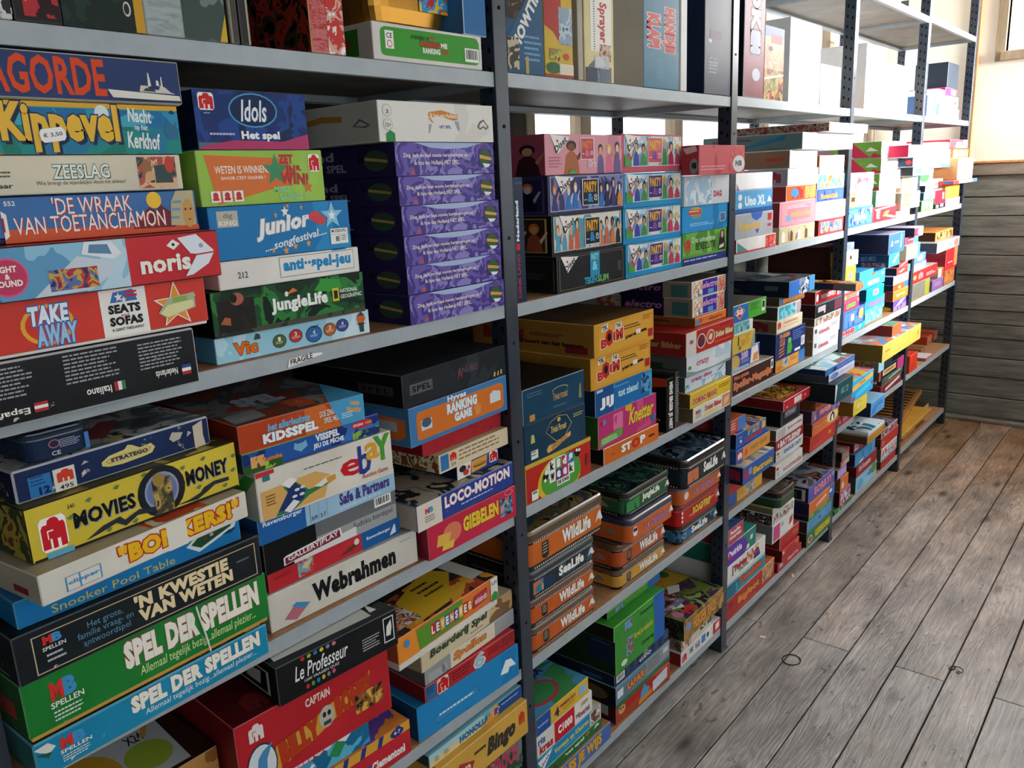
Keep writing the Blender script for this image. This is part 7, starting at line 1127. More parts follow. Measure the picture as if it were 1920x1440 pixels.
# third bay, bottom shelf
stack(1, 3, 'left stack', [
 b((1362.6, 1128), (1452.5, 1045), 'b02a26', 'red box, orange jagged lettering, octopus', [T('Bigfoot', .22, .26, .66, .72, 'd88a3a', out='6a1f1a', bold=.08, rot=0), blob(('b02a26', '6a7a74', 'd8a06a', 'c8602e', '4a4a44'), 30, .72, .98, .2, .96), ('r', .03, .5, .12, .8, '8a2a34'), ('sc', .24, .08, .7, .16, 'd87a5a', 1)], bl=1167, du=0, edge='d8ccc4', d=.25, t='c8643a'),
 b((1362.6, 1102), (1434.5, 1056), '2a8aa0', 'teal box, orange outlined lettering', [T('Tumblin', .3, .34, .9, .9, 'c85a34', out='5a2a1c', bold=.08), blob(('2a8aa0', '1f7088', '3a9ab0'), 20, 0, .3, 0, 1)], y=.0, d=.24, edge='d8e0e0'),
 b((1362.6, 1065.6), (1434.5, 1035), 'dedcd8', 'white box, red lettering, dancer picture', [T('Twister', .18, .44, .52, .78, 'b8342e', out='4a2a24', bold=.06), T('moves', .3, .22, .56, .42, '3a3a3c'), blob(('dedcd8', 'd8a88a', 'b83a3a', 'c8b8b0'), 34, .5, .68, .3, .9), ('p', [(.68, .2), (.7, .6), (.76, .8), (.82, .6), (.86, .2)], '2f3f80'), ('e', .76, .86, .06, .13, 'd8b86a'), ('p', [(.66, .5), (.7, .66), (.82, .66), (.8, .4)], 'a8304a'), ('r', .14, .3, .16, .85, '3a3a3a')], y=.0, d=.23),
 b((1363, 1028), (1418, 986), '2a7a70', 'purple and green box, white lettering', [('p', [(0, 0), (0, 1), (.3, 1), (.62, .8), (.7, .4), (.6, 0)], '5f36a0'), T('Qwirkle', .04, .3, .5, .72, 'e4e0ec', bold=.05), ('e', .1, .4, .06, .12, 'b82f5a'), *[('p', [(s, t), (s+.02, t+.22), (s+.1, t+.22), (s+.09, t)], 'd8dcd4') for s, t in ((.66, .1), (.78, .46))]], y=.0, d=.24, t='2a8478', edge='cfe0dc'),
 b((1364, 998), (1394.7, 967), 'c03c44', 'small red box, white slanted lettering', [T('Familie\nkwartet', .14, .3, .84, .86, 'e4e0e0', bold=.05), ('r', 0, 0, .06, 1, 'dcdcdc')], y=.005, d=.2, t=('5a7ab0', '3a5a90', '8a9ac0')),
])
stack(1, 3, 'middle stack', [
 b((1459, 1058), (1503, 1015.6), 'b83030', 'red box, pale blue emblem', [('r', .06, .4, .2, .84, 'a8b8d0'), T('Carrière', .4, .4, .84, .72, 'e0d8d4', bold=.06)], bl=1075, du=0, l='7a1f22', d=.24),
 b((1467, 1034), (1499, 1001.6), 'b42c2e', 'red box, white lettering', [('r', .02, .7, .12, .92, 'd8ccc8'), ('e', .84, .8, .1, .12, 'd8843a')], y=-.01, l='5a1519', d=.3),
 b((1462.6, 1009), (1498.6, 979.7), 'b42c2e', 'red box, faded gold lettering on side', [('e', .8, .5, .16, .14, 'c86a34')], y=.0, l='6a1a1e', d=.3, L=[T('SCRABBLE', .3, .34, .8, .6, 'a87a5a', bold=.02)], edge='d8a89a', t='c83c44'),
 b((1449, 987.5), (1488, 969), 'd8d8d4', 'white box, pink panel', [('r', .04, .1, .34, .9, 'c84a84'), ('p', [(.76, .3), (.8, .7), (.96, .8), (.92, .4)], 'b8503a'), ('r', .4, .6, .5, .8, '8ab0b0')], y=.0, l='6a6a64', d=.3),
 b((1448.6, 967), (1489, 950), 'dcdad6', 'white box, black and brown domino pictures', [blob(('2a2a2a', '9a6a44', 'dcdad6', '4a6a9a', 'e4e2de'), 50)], y=.0, l=('3a342c', '5a5248', '1c1a18', 'b8b4ac'), sc=40, d=.3),
 b((1449, 955), (1486, 937.5), 'c8b05a', 'yellowish box, grey panel left', [('r', 0, 0, .4, 1, 'c8c8c4'), T('ABALONE', .5, .3, .95, .7, '4a4228', bold=.05)], y=.0, l='6a6450', d=.3, L=[('r', .1, .2, .5, .8, '8a7a3a')]),
 dict(tl=(1462, 934), tr=(1491.6, 919), c='2a4a38', look='dark green tin, rounded corners', F=[], y=-.02, d=.26, make=make_tin, cat='game tin', group='metal game tins', perf=0, body='1c2c22', lid='2f4438', pan=(.1, .9), yaw=0),
 dict(tl=(1462, 925), tr=(1491.6, 901.6), c='3a2a22', look='brown tin, rounded corners, picture lid', F=[], y=-.02, d=.26, make=make_tin, cat='game tin', group='metal game tins', perf=0, body='2a221c', lid='4a382c', pan=(.1, .9), yaw=0, t=('3a3430', '5a4a3a', '6a6660', '2a2622')),
])
stack(1, 3, 'right stack', [
 b((1513, 1002), (1558, 964), '3a7a44', 'green box, yellow lettering, red badge', [T('KLEURENDOMINO', .34, .24, .96, .76, 'd8c43a', bold=.07, out='2a5a2a'), ('e', .14, .44, .09, .26, 'd8c8c4'), ('e', .14, .44, .06, .18, 'b83a3a')], bl=1023, du=0, l='3a2220', d=.25),
 b((1514, 980), (1559, 954.7), '5a94c4', 'sky blue box, tiny black bird', [('e', .5, .5, .03, .12, '1a1c24'), ('r', 0, 0, 1, .1, '3a7a6a')], y=.0, l='3a2a24', d=.25),
 b((1516.6, 967), (1561, 939), '3a9060', 'green box, pale yellow lettering', [word('kwartet', 'c8c88a', .4, .76, .4, .7, bold=.04), ('e', .12, .6, .08, .2, '8ac86a')], y=.0, l='2a2424', d=.25),
 b((1518, 945), (1565, 906), 'd8722e', 'orange box, blue end, white lettering', [('r', .78, 0, 1, 1, '2f6ac0'), ('e', .84, .6, .06, .14, 'd8e0ec'), T('HET GEHEUGENSPEL', .26, .4, .66, .62, 'ece4d8', bold=.05, rot=5)], y=.0, l='1c2444', d=.26, L=[('r', .3, .3, .7, .6, '5a6480')]),
 b((1517, 916), (1565, 880), '5a5aac', 'violet box, pink lettering, photo lid', [T('SORRY!', .2, .26, .86, .8, 'd8889a', out='3a2a6a', bold=.07), ('e', .94, .7, .05, .16, '8ab0a0')], y=.0, l='22203c', d=.34, t=('3a3a40', '5a5a64', '8a8c94', '2a2428', '7a4a3a'), tsc=12, L=[('r', .5, .12, .96, .86, 'b8b8b4'), ('r', .54, .18, .92, .8, '1c2024'), ('p', [(.6, .3), (.6, .66), (.86, .66), (.86, .3)], '2a5a34'), ('e', .73, .48, .06, .14, '8a3a2a')]),
])
# fourth bay, fourth shelf
stack(4, 4, 'left stack', [
 b((1590, 391), (1637, 383.6), '3f70b8', 'blue box, pale blue lettering', [blob(('3f70b8', '5a8ad0', '2a5098', '8ab0e0'), 24), word('Zoemer', 'a8c0e4', .24, .76, .3, .66, bold=.05), ('p', [(.88, .6), (.9, .9), (.98, .9), (.97, .6)], 'c0a0c8')], y=.0),
 b((1590.5, 358.6), (1636, 354), 'e2e2e0', 'white box, brown picture at left end', [('r', 0, 0, .38, .94, '8a7a6a'), ('r', .14, .34, .28, .6, '4a3a30'), ('p', [(.5, .6), (.54, .8), (.58, .5)], '4aa0a8'), ('p', [(.7, .5), (.8, .6), (.76, .4)], '9a94b0')], y=.0),
 b((1594, 325), (1639, 322.6), 'dce0e8', 'shiny white box, red and blue streaks', [blob(('dce0e8', '7a94c8', 'e4e8ee', 'c86a7a', '4a5a8a'), 40), word('Sorry', 'c83a4a', .3, .8, .34, .74, bold=.05, shear=.2)], y=.0, rough=.18),
])
gr = ('e4e2e0')
def rg(tl, tr, look, **k): return b(tl, tr, 'e6e2e0', look, [('sc', .04, .03, .96, .2, 'd05a64', 1), ('sc', .3, .3, .8, .5, 'e8d4d4', 1)], l='6f9a3e', L=[('p', [(.46, 1), (.62, 1), (.86, 0), (.66, 0)], 'b8304a'), ('p', [(.0, 0), (.0, 1), (.3, 1), (.38, 0)], '8a7a84'), ('p', [(.08, .1), (.1, .3), (.4, .4), (.38, .2)], 'a8424a'), ('p', [(.8, .4), (.86, .66), (.96, .4)], 'd8d4cc'), ('p', [(.86, .0), (.9, .3), (1, .1), (1, 0)], 'b8304a')], **k)
stack(4, 4, 'middle stack', [
 b((1638, 389), (1681, 381), 'c02a34', 'red box, white ribbon and yellow flame', [('p', [(.4, .3), (.5, .6), (.7, .66), (.6, .34)], 'd8a83a'), ('p', [(.06, .84), (.9, .98), (.96, .9), (.1, .76)], 'e4dcdc'), ('p', [(.5, .3), (.9, .06), (.98, .16), (.66, .36)], 'e4dcdc'), T('STEF', .14, .2, .28, .8, 'e8dcdc', rot=90, bold=.05)], y=.0),
 b((1644, 358), (1680, 352), '7ad0b0', 'mint green box', [('r', .16, .2, .84, .8, 'a8dcd0'), ('r', .4, .3, .56, .6, 'b8c8e4'), ('p', [(.0, .0), (.1, .4), (.1, 0)], '4aa07a')], y=.0, t='5ab878', l='5a9a6a'),
 rg((1650.6, 325), (1689.7, 322.6), 'white-fronted box, red and green striped side', y=.0, d=.2),
 rg((1653.7, 295), (1691, 292), 'white-fronted box, red and green striped side', y=.0, d=.33),
 rg((1654.5, 264), (1700, 262), 'white-fronted box, red and green striped side', y=.0, d=.33),
])
stack(4, 4, 'right stack', [
 b((1679, 394), (1706, 391), '8a806c', 'small grey-brown box, torn corner', [('p', [(.3, 0), (.5, 1), (1, 1), (1, 0)], 'b8a890')], y=.0, d=.12),
 b((1686.6, 362.5), (1725.6, 358), 'e8e4dc', 'white box, orange square emblem', [('r', .1, .18, .5, .9, 'd8a03a'), ('r', .18, .2, .24, .86, 'e8e4dc'), ('p', [(.3, .3), (.34, .8), (.48, .7), (.44, .3)], 'e8e0c8'), ('r', .92, .4, .95, .7, '8a8a84')], y=-.01, d=.2, l='a89a84'),
 b((1690, 331), (1721, 330.5), 'e8e0d4', 'white box, orange lettering panel', [('r', .1, .1, .6, .9, 'e0a45a'), ('r', .24, .16, .3, .84, 'f0e4d0'), ('r', .0, .0, .06, 1, 'd04a3a')], y=-.005, d=.2, l='c8a890'),
 b((1713, 313), (1745, 312), '7aa8cc', 'pale blue box with dark side', [('r', .1, .2, .5, .8, '4aa0d0'), ('p', [(.6, .2), (.68, .7), (.74, .2)], '5a7aa8')], y=-.005, l='17161a', d=.2),
 b((1713, 295), (1751, 294.5), 'f8f6f4', 'white box, dark side with red badge', [], y=-.005, l='24344a', L=[('e', .7, .5, .2, .24, 'b83a34')], d=.2),
 b((1705, 271), (1761.6, 270), 'e4dee2', 'white box with pink ring pattern, crimson side', [('e', .4, .5, .2, .4, 'd8a8bc'), ('e', .4, .5, .16, .3, 'e4dee2'), ('e', .4, .5, .1, .18, 'd890a8'), ('r', .08, .1, .12, .9, 'd890a8'), ('p', [(.66, .2), (.68, .9), (.76, .9), (.76, .3), (.84, .3), (.86, .9), (.92, .9), (.92, .2)], 'b8b4bc')], y=-.01, l='a82444', d=.22),
])
# fourth bay, third shelf
lilac = stack(3, 4, 'left stack', [
 b((1578, 623), (1622, 601), '3aa4c8', 'cyan box, red and white striped lettering', [T('WINNER', .02, .14, .56, .9, 'c84a4a', out='e8dcd8', bold=.08), ('p', [(.7, .3), (.76, .8), (.86, .9), (.8, .4)], 'a8dcec')], bl=636, du=0, d=.2),
 b((1582, 587.5), (1621, 572), '3a66b8', 'blue box, pale emblem, orange ball', [blob(('3a66b8', '5a84cc', '2a4f9c'), 24), ('r', .36, .4, .5, .74, 'd8dcec'), ('e', .84, .6, .12, .3, 'd8a060'), ('sc', .4, .2, .6, .34, 'b84a6a', 1)], y=.0, d=.2),
 b((1582.6, 569), (1611.6, 558), 'a83a70', 'magenta box, green letters', [T('LINGO', .16, .24, .76, .8, '7aa84a', bold=.09), ('e', .9, .8, .06, .1, 'e0a06a')], y=.0, d=.2),
 b((1583, 551.6), (1611.6, 540.6), 'b84a5c', 'rose box, grey-green letters', [T('LINGO', .2, .24, .8, .8, '8a8a6a', bold=.09), ('e', .1, .5, .08, .3, 'd8a06a'), ('e', .9, .5, .08, .3, 'd8b48a')], y=.0, d=.2),
 b((1583, 537), (1610, 528), 'aab4d8', 'thin pale lilac box', [], y=.0, d=.2),
 b((1586, 503), (1605, 500), 'd8c03a', 'small yellow box with grey emblem', [('e', .5, .5, .24, .3, '8a8a80')], y=-.015, d=.06),
 b((1586, 474), (1610, 470), 'c8a48c', 'pinkish beige box with small leaf mark', [('e', .4, .6, .07, .14, '3a3230'), ('sc', .66, .66, .8, .72, 'b8604a', 1)], y=-.015, d=.06, t='d8ccc8'),
 b((1587, 457), (1602, 455), '9aa4d4', 'tiny pale blue box', [blob(('9aa4d4', '6a7ac0', 'c8cce4'), 60)], y=-.015, d=.05),
])
stack(3, 4, 'middle stack', [
 b((1623, 586), (1655, 573), '6ac4dc', 'light cyan box, pale waves', [blob(('6ac4dc', '8ad4e4', '4ab0d0', 'a8e0ec'), 24)], bl=609, du=0, d=.2),
 b((1622.5, 565.6), (1659, 553), '3a94d0', 'blue box, pink and purple lettering', [word('Funnybunny', 'b86ab8', .2, .92, .4, .8, bold=.08), blob(('3a94d0', '5aacdc', '8ac8e8'), 20, 0, 1, 0, .3)], y=.0, d=.2),
 b((1625.6, 543.7), (1658, 530.5), '1f9aa4', 'teal box, square white sticker', [('r', .36, .3, .68, .8, 'd8dce0'), blob(('d8dce0', 'c87a8a', '8a9ab0'), 80, .38, .66, .34, .76)], y=-.01, l='0f5a60', d=.2),
 b((1613, 511), (1660, 508), '3f9ad4', 'sky blue box, white label strip', [('r', .32, .14, .76, .36, 'd8d4e0'), ('sc', .36, .18, .72, .32, 'b8506a', 1), ('e', .5, .7, .06, .1, 'b8603a'), ('p', [(.84, .5), (.88, .66), (.94, .5)], 'e0e8f0')], y=-.005, d=.2),
 b((1668, 476.6), (1687, 472.7), '3aa4d8', 'cyan front, dark teal lettered side', [('p', [(.3, .3), (.8, .9), (.9, .8), (.5, .2)], 'a8dcf0')], y=-.06, l='1c4258', d=.34, L=[T('YAHTZEE', .0, .34, .84, .66, '7a8a94', rot=4, bold=.03), ('pic', .66, .04, .96, .34, ('1c4258', '8a4a44', 'b88a7a', '1c4258'), 40)]),
 b((1668, 440), (1697, 436), '3a62b4', 'big navy box, blue front, white pawn', [('p', [(.12, .4), (.2, .7), (.28, .4)], 'e4e8f0'), ('sc', .36, .46, .66, .6, 'b8c8e4', 2), ('r', .74, .2, .8, .9, '8ab0e0')], y=-.07, l='18243f', d=.39, L=[('sc', .1, .6, .6, .8, '5a5c3a', 1), ('sc', .2, .4, .56, .48, '4a5468', 1)], t='3a4258'),
])
stack(3, 4, 'right stack', [
 b((1676, 564), (1700, 551.6), '6a50a4', 'purple box, white swirl', [('p', [(.1, .3), (.5, .8), (.9, .9), (.6, .5)], 'd0c8e4'), blob(('6a50a4', '8a74c0', '4a3480'), 24, .0, 1, 0, .4)], bl=584, du=0, l='1a1830', d=.22, L=[('e', .8, .2, .16, .2, 'c8a82e')]),
 b((1675.6, 547.7), (1703, 539), 'd87a30', 'orange box, red side', [word('ligretto', 'e8c08a', .2, .8, .3, .66, bold=.05)], y=.0, l='8a3420', d=.22),
 b((1675.6, 535), (1703, 526.6), 'd0562e', 'red-orange box with blue end', [('r', .74, 0, 1, 1, '3a6ac0'), ('e', .4, .4, .1, .26, 'e0a06a')], y=.0, l='1c2438', d=.22),
 b((1676, 519), (1704.5, 508), 'a4a4d4', 'lavender box, pink script', [word('Scrabble', 'b87aa8', .2, .8, .34, .66, bold=.04)], y=-.005, l='1f2a40', d=.22),
 b((1682.6, 503), (1707, 494), 'c83c34', 'red box, white slashes', [('p', [(.1, .4), (.5, .7), (.6, .6), (.3, .3)], 'e4d4d0'), ('r', .8, 0, 1, 1, '5a84c4')], y=-.01, l='20283c', d=.2),
 b((1687, 490), (1703, 484), 'c43a3a', 'small red box with white stripes', [('p', [(.1, .2), (.8, .7), (.84, .56), (.2, .1)], 'e4d8d4')], y=-.01, d=.2, l='243248'),
 b((1701, 461), (1726, 451), 'd8cca0', 'cream box with blue end', [('r', .8, 0, 1, 1, '4a7ac0'), blob(('d8cca0', 'c8a86a', 'e0d8bc'), 40, .1, .7, .2, .8)], y=-.03, d=.25),
 b((1698, 447), (1722, 443), 'b83a48', 'red and blue box, pale lettering', [('r', .6, 0, 1, 1, '4a74b8'), ('sc', .2, .4, .6, .7, 'e0c8cc', 1)], y=-.02, d=.25, l='8a2430'),
 b((1716, 427), (1732, 422.6), '7a86cc', 'navy flat box on top, red and lilac front', [('r', 0, .1, .5, .9, 'b83444'), ('e', .5, .5, .16, .3, 'dcd4dc')], y=-.05, l='202c44', d=.36, t='9a94a4'),
])
zl = lilac[4].location.z+max(v.co.z for v in lilac[4].data.vertices)
xm = min([q[0] for q in PLACED[3, 4] if q[0] > PX[3]+.06 and q[5] > zl+.002 and q[4] < zl+.16])-.003
tag(make_box(dict(c='3a201c', F=[]), Vector((PX[3]+.028, .065, zl+.0015)), 0, max(.06, xm-PX[3]-.028), .26, .155, 4), 'dark brown box standing behind small beige box, third shelf fourth bay', 'board game', 'stacked board games')
# fourth bay, second shelf
stack(2, 4, 'left stack', [
 b((1572, 783), (1600, 765.6), 'a82a38', 'dark red box, white lettering', [T('2 in 1', .3, .5, .66, .8, 'e4d8d8', bold=.05), ('sc', .3, .2, .7, .44, 'd8b8bc', 2), ('r', .78, .3, .96, .6, 'a8b0d4'), ('e', .12, .4, .06, .16, 'c87a84')], bl=803, du=-1, t='b8b4b0', d=.22),
 b((1601, 753), (1626, 736), 'd8c440', 'yellow box, tan side', [('r', .2, .3, .56, .8, '8a8a5a'), ('r', .22, .34, .54, .76, 'd8c86a')], y=-.05, l='8a6424', d=.26, edge='d8903a'),
 b((1599, 716), (1638, 701.6), '2fa4d4', 'cyan box, yellow banner, white end face', [('p', [(.0, .5), (.0, .74), (.96, .9), (.96, .66)], 'd8b04a'), word('Tsjakka', 'c0744a', .3, .62, .6, .8, bold=.05), ('p', [(.14, .1), (.18, .34), (.9, .5), (.9, .3)], '4ab8e4'), ('e', .08, .14, .06, .1, 'a83a6a'), ('e', .92, .4, .05, .1, '8a4a8a')], y=-.06, l='c8ccd4', d=.24, t=('5ab0d4', 'd8a84a', 'c84a5a', '8ad0e4'), tsc=14, L=[('sc', .3, .3, .8, .8, '8a8c90', 4)]),
])
stack(2, 4, 'middle stack', [
 b((1634, 756), (1660, 733), '5a9ad4', 'pale blue box jutting out, dark blue side', [word('Ludo', '3a74b8', .5, .84, .5, .8, bold=.06), ('p', [(.05, .1), (.1, .5), (.5, .8), (.3, .2)], '3f80c8')], y=-.09, l='17294c', d=.3, t='88b4d4'),
])
stack(2, 4, 'right stack', [
 b((1652.5, 725), (1690, 705), '7a2a30', 'dark red box, white strip', [('p', [(.2, .2), (.2, .5), (.9, .9), (.9, .6)], 'c8c4bc')], y=.0, d=.24, bl=None),
 b((1654, 712.5), (1693, 684), '4a5a4c', 'grey-green box, pale strip', [('p', [(.3, .34), (.3, .6), (.9, .9), (.9, .66)], '9ab8a0'), ('r', .0, 0, .08, 1, '2a5a3a')], y=.0, d=.24, l='3a3a3a', L=[('bar', .6, .2, .9, .8)]),
 b((1649, 695), (1695, 665), '24222a', 'black box, cream nameplate, magenta end', [('r', .14, .3, .66, .76, 'd8bc8a'), word('SOMBRERO', '7a4a24', .18, .62, .4, .68, bold=.05), ('r', .72, 0, 1, 1, 'b03a70'), ('r', 0, 0, .06, 1, 'b84a4a')], y=.0, d=.26, l='5a544c'),
 b((1648, 675), (1673, 665.6), '2a3a44', 'brown box with raised letters, pale blue end', [('r', 0, 0, .4, 1, '9ac4d8'), ('r', .4, 0, 1, 1, '2a343c')], y=-.01, d=.32, l='7a6450', L=[T('O-MATIC', .1, .2, .9, .8, 'a08058', out='4a382a', bold=.07)]),
 b((1659, 662.5), (1688, 652), 'a8c4d8', 'white and blue box, dark brown side', [('r', 0, 0, .4, 1, 'dcdcdc'), ('r', .84, 0, 1, 1, 'c8a83a'), ('sc', .1, .3, .36, .7, 'b8a84a', 2)], y=-.02, d=.34, l='3a2e20', L=[('r', .3, .2, .62, .8, '5a4a24'), blob(('3a2e20', '6a5a4a', '2a2018'), 30, .66, .96, .1, .9)]),
 b((1656, 648), (1726, 624), 'd8c05a', 'long yellow box jutting out, picture lid', [('e', .92, .5, .03, .2, 'b89a3a'), ('sc', .06, .4, .2, .6, 'a88a3a', 1)], y=-.06, d=.36, l='6a5a28', t=('d8d0c8', '5a8ac0', 'c87a4a', '8ab0d8', 'e0dcc8'), tsc=8),
 b((1673, 630), (1691, 604), 'd0663a', 'red-brown box with green and red lid', [], y=-.05, d=.3, l='7a2f28', L=[T('spel', .2, .3, .56, .74, '9a6a60', bold=.04)], t=('2f7a5a', '3a8a64', 'a8442e', '4a9a54'), tsc=10, h=.07),
])
# fourth bay, bottom shelf
stack(1, 4, 'left stack', [
 b((1565, 958.5), (1598.6, 919), '3a8a4a', 'green flat box, white patches', [blob(('3a8a4a', '2f7a40', 'b8ccb8'), 30)], y=.0, d=.22, bl=None),
 b((1575, 924), (1595.5, 899), 'c83a3c', 'red box, white and purple picture', [blob(('c83a3c', 'e0d8d8', '6a5aa8', 'c86a6a', 'e4e0e0'), 30, .1, 1, .1, .96)], y=-.005, d=.2, l='231a18'),
 b((1576.7, 897.5), (1591.6, 880), 'd8743a', 'orange and white box', [('e', .3, .4, .14, .26, 'e4dcd4')], y=-.005, d=.2, l='7a4a2c'),
 b((1571, 883), (1588, 866), '7a5ab0', 'purple box, orange lid', [blob(('7a5ab0', 'b8a8d8', '9a84c8'), 40)], y=.0, d=.2, l='3a2a44', t='c8843a'),
 b((1577, 866), (1593, 850), 'c8a8a0', 'pale box with red corner', [('p', [(0, 0), (.4, 1), (0, 1)], 'c85a3a')], y=.0, d=.2, l='3a2a2c'),
 b((1579, 849), (1594, 827), '3a4a44', 'dark green box, round speaker end', [blob(('3a4a44', 'b84a34', '8a9a8c', '24302c'), 30)], y=-.005, d=.24, l='141c1a', L=[('e', .7, .4, .16, .24, '2a3a36')], t=('2a3430', '8a988c', 'b8442e', '3a4a42'), tsc=20),
])
stack(1, 4, 'middle stack', [
 b((1605.6, 896), (1644, 864.7), '8ac4e0', 'light blue box, frog and round friend', [('p', [(.1, .2), (.12, .56), (.22, .7), (.3, .5), (.28, .2)], 'a86a4a'), ('p', [(.5, .5), (.64, .86), (.8, .5), (.7, .4)], '5a84c0'), ('e', .84, .66, .14, .3, '5a8a3a'), ('e', .2, .4, .14, .3, '6aa8cc')], bl=925.6, du=0, l='3a4448', d=.24),
 b((1607, 871.7), (1644, 845), '9a2428', 'dark red box, white script', [T('Stef Stuntpiloot', .1, .24, .7, .76, 'dcc8c8', shear=.25, bold=.03)], y=.0, l='5a1518', d=.24),
 b((1604, 853), (1641.6, 822.5), '2f8ac8', 'bright blue box, white mark', [blob(('2f8ac8', '4aa0d8', '2478b4'), 14), ('p', [(.18, .06), (.24, .2), (.44, .3), (.36, .1)], 'e0e8f0')], y=-.005, l='1c2434', d=.24),
 b((1602, 832), (1640, 808), 'b83034', 'red box, small barcode', [('bar', .04, .2, .2, .8)], y=.005, l='4a1c1e', d=.22),
 b((1627.5, 811.6), (1660, 786), 'b8883a', 'tan box jutting out under open cards', [], y=-.05, l='5a4028', d=.3, h=.04, t='8a7a60'),
 b((1629, 806), (1659, 781), 'd4e2ea', 'open picture card lying on tan box', [], y=-.05, h=.008, d=.26, t=('1d5a70', '2f7a90', 'd8e4e8', '1a3a48', '8ab4c4'), tsc=9, T=[('p', [(.55, .02), (.98, .02), (.98, .9), (.7, .98)], 'cfdde6')], cat='card', name='picture_card', group='loose cards'),
])
stack(1, 4, 'right stack', [
 b((1652.5, 864.7), (1679, 846), 'b8302c', 'red box, plain', [], bl=880, du=0, d=.2, l='4a3a30'),
 b((1653, 843), (1682, 819), 'dcdcdc', 'white box, red and blue picture', [blob(('dcdcdc', 'c03a34', 'e4e4e0', '6a94c8', 'd8d4d0'), 30), ('r', 0, 0, 1, .14, '7aa8d0')], y=.0, d=.2, l='5a5850'),
 b((1652.5, 824), (1685, 797.5), 'c03430', 'red box, white small print', [('sc', .06, .2, .2, .6, 'e0c8c4', 2)], y=.0, d=.2, l='3a3420'),
 b((1653, 810), (1683.7, 777), 'b8a8b0', 'pinkish white box, dark picture lid', [blob(('b8a8b0', 'c84a6a', '3a2a34', 'e0d8dc', '7a6a74'), 30)], y=.0, d=.26, l='2a2024', t=('2a2028', '4a3a44', '8a7a84', '1c161c'), tsc=14),
])
# farthest bay, fourth shelf
stack(4, 5, 'left stack', [
 b((1729, 377), (1750.6, 375), '4ab44a', 'bright green box', [blob(('4ab44a', '7ad06a', '3a9a3c'), 24), ('r', .2, .5, .8, .66, '9ae08a')], y=.0, d=.16, l='2a5a2c'),
 b((1733, 361), (1753, 360), '3aa0dc', 'bright blue box', [blob(('3aa0dc', '8ac8ec', '2a8ac8'), 24)], y=.0, d=.16, l='3a3a4a'),
 b((1736, 348), (1750, 347), 'b8c0d8', 'small pale box', [blob(('b8c0d8', '7a8ac0', 'd8c8b8'), 60)], y=.0, d=.14, l='2a2a38'),
 dict(tl=(1723, 317), tr=(1752, 316), c='8a9490', look='grey-green round-cornered tin', F=[('e', .4, .5, .3, .3, '3a6a40')], y=-.005, d=.2, yaw=0, make=make_tin, cat='game tin', group='metal game tins', perf=0, body='8a9490', lid='a0a8a4', pan=(.06, .9)),
 b((1751, 279), (1783, 276), 'e0e8ea', 'white box with cyan foot', [('r', .4, 0, 1, .2, '4ac0dc'), blob(('e0e8ea', 'c8e4ec'), 10, .1, .9, .2, .5)], y=.0, d=.2),
 b((1757, 266), (1780, 264), 'd8e8e0', 'pale green and white box', [('r', .5, 0, 1, 1, 'a8dcc0')], y=.0, d=.2),
])
stack(4, 5, 'middle stack', [
 b((1754, 383), (1772, 381), '1c1a1e', 'black box with white squares', [('r', .1, .2, .3, .8, 'e0dcdc'), ('r', .5, .3, .8, .9, 'e0dcdc')], y=-.005, d=.15),
 b((1754, 358), (1773, 357), 'a82434', 'dark red box, white tab', [('r', .72, .3, .86, .8, 'e4d4d8'), ('r', 0, .94, 1, 1, '3a2a30')], y=-.005, d=.18),
 b((1752, 336), (1768, 334), 'e4dcdc', 'white box with red stripes', [('r', 0, .1, 1, .24, 'c84a54'), ('r', 0, .5, 1, .64, 'c84a54'), ('p', [(.2, .7), (.6, 1), (.8, .9)], '5a84c8')], y=.0, d=.18),
])
stack(4, 5, 'right stack', [
 b((1774, 373), (1800, 370), 'c890a8', 'pink box', [blob(('c890a8', 'd8a8bc', 'b87a98'), 30)], y=.0, d=.18),
 b((1774, 345), (1800, 343), 'd8943a', 'orange bag-like box, yellow glow', [blob(('d8943a', 'e0a84a', 'c87a2a'), 12), ('p', [(.3, .1), (.5, .9), (.9, .6), (.8, .1)], 'e0b040')], y=.0, d=.2),
 b((1790, 328), (1833, 327), 'c03430', 'red and blue flat box jutting out', [('r', .2, .1, .4, .9, 'e4e0e0'), ('r', .8, 0, 1, 1, '4a7ac0'), blob(('c03430', 'e4e0e0', 'c85a54'), 50, .4, .78, .1, .9)], y=-.09, l='b8402c', d=.3, L=[('r', .3, .2, .9, .8, '3a5a8c')], h=.02),
 b((1793, 296), (1826, 295), 'f8f6f4', 'white box jutting out, tan side', [('sc', .5, .6, .9, .72, 'e0a8a0', 1)], y=-.08, l='b88a5a', d=.22),
 b((1783, 277), (1817, 275), 'd86a34', 'orange-red box, blue end', [('r', 0, .1, .2, .8, '7ab8d8'), blob(('d86a34', 'e0a06a', 'c8442e'), 50, .24, .96, .14, .8), ('r', 0, .86, 1, 1, 'c8402a')], y=-.04, d=.22),
 b((1782, 261), (1815, 259), 'c83a4c', 'red and white box, pale blue strip', [('r', .3, 0, .7, .3, 'a8d0e4'), ('r', .72, 0, 1, 1, 'e4e4e4'), ('r', .34, .4, .66, .7, 'e0a8b0')], y=-.03, d=.22),
])
tall(5, 5, 1737, 1752, 217, .10, '4a6a9a', 'small blue box on fifth shelf of farthest bay', y=.02, d=.14)
tall(5, 5, 1754, 1768, 220, .14, 'dcdfe0', 'white box beside small blue box, fifth shelf farthest bay', y=.02, d=.14, F=[('r', .0, .1, .4, .5, '3a9a74')])
tall(5, 5, 1770, 1797, 223, .055, 'b8dce4', 'pale aqua flat box, lowest at right of farthest fifth shelf', y=.02, d=.2)
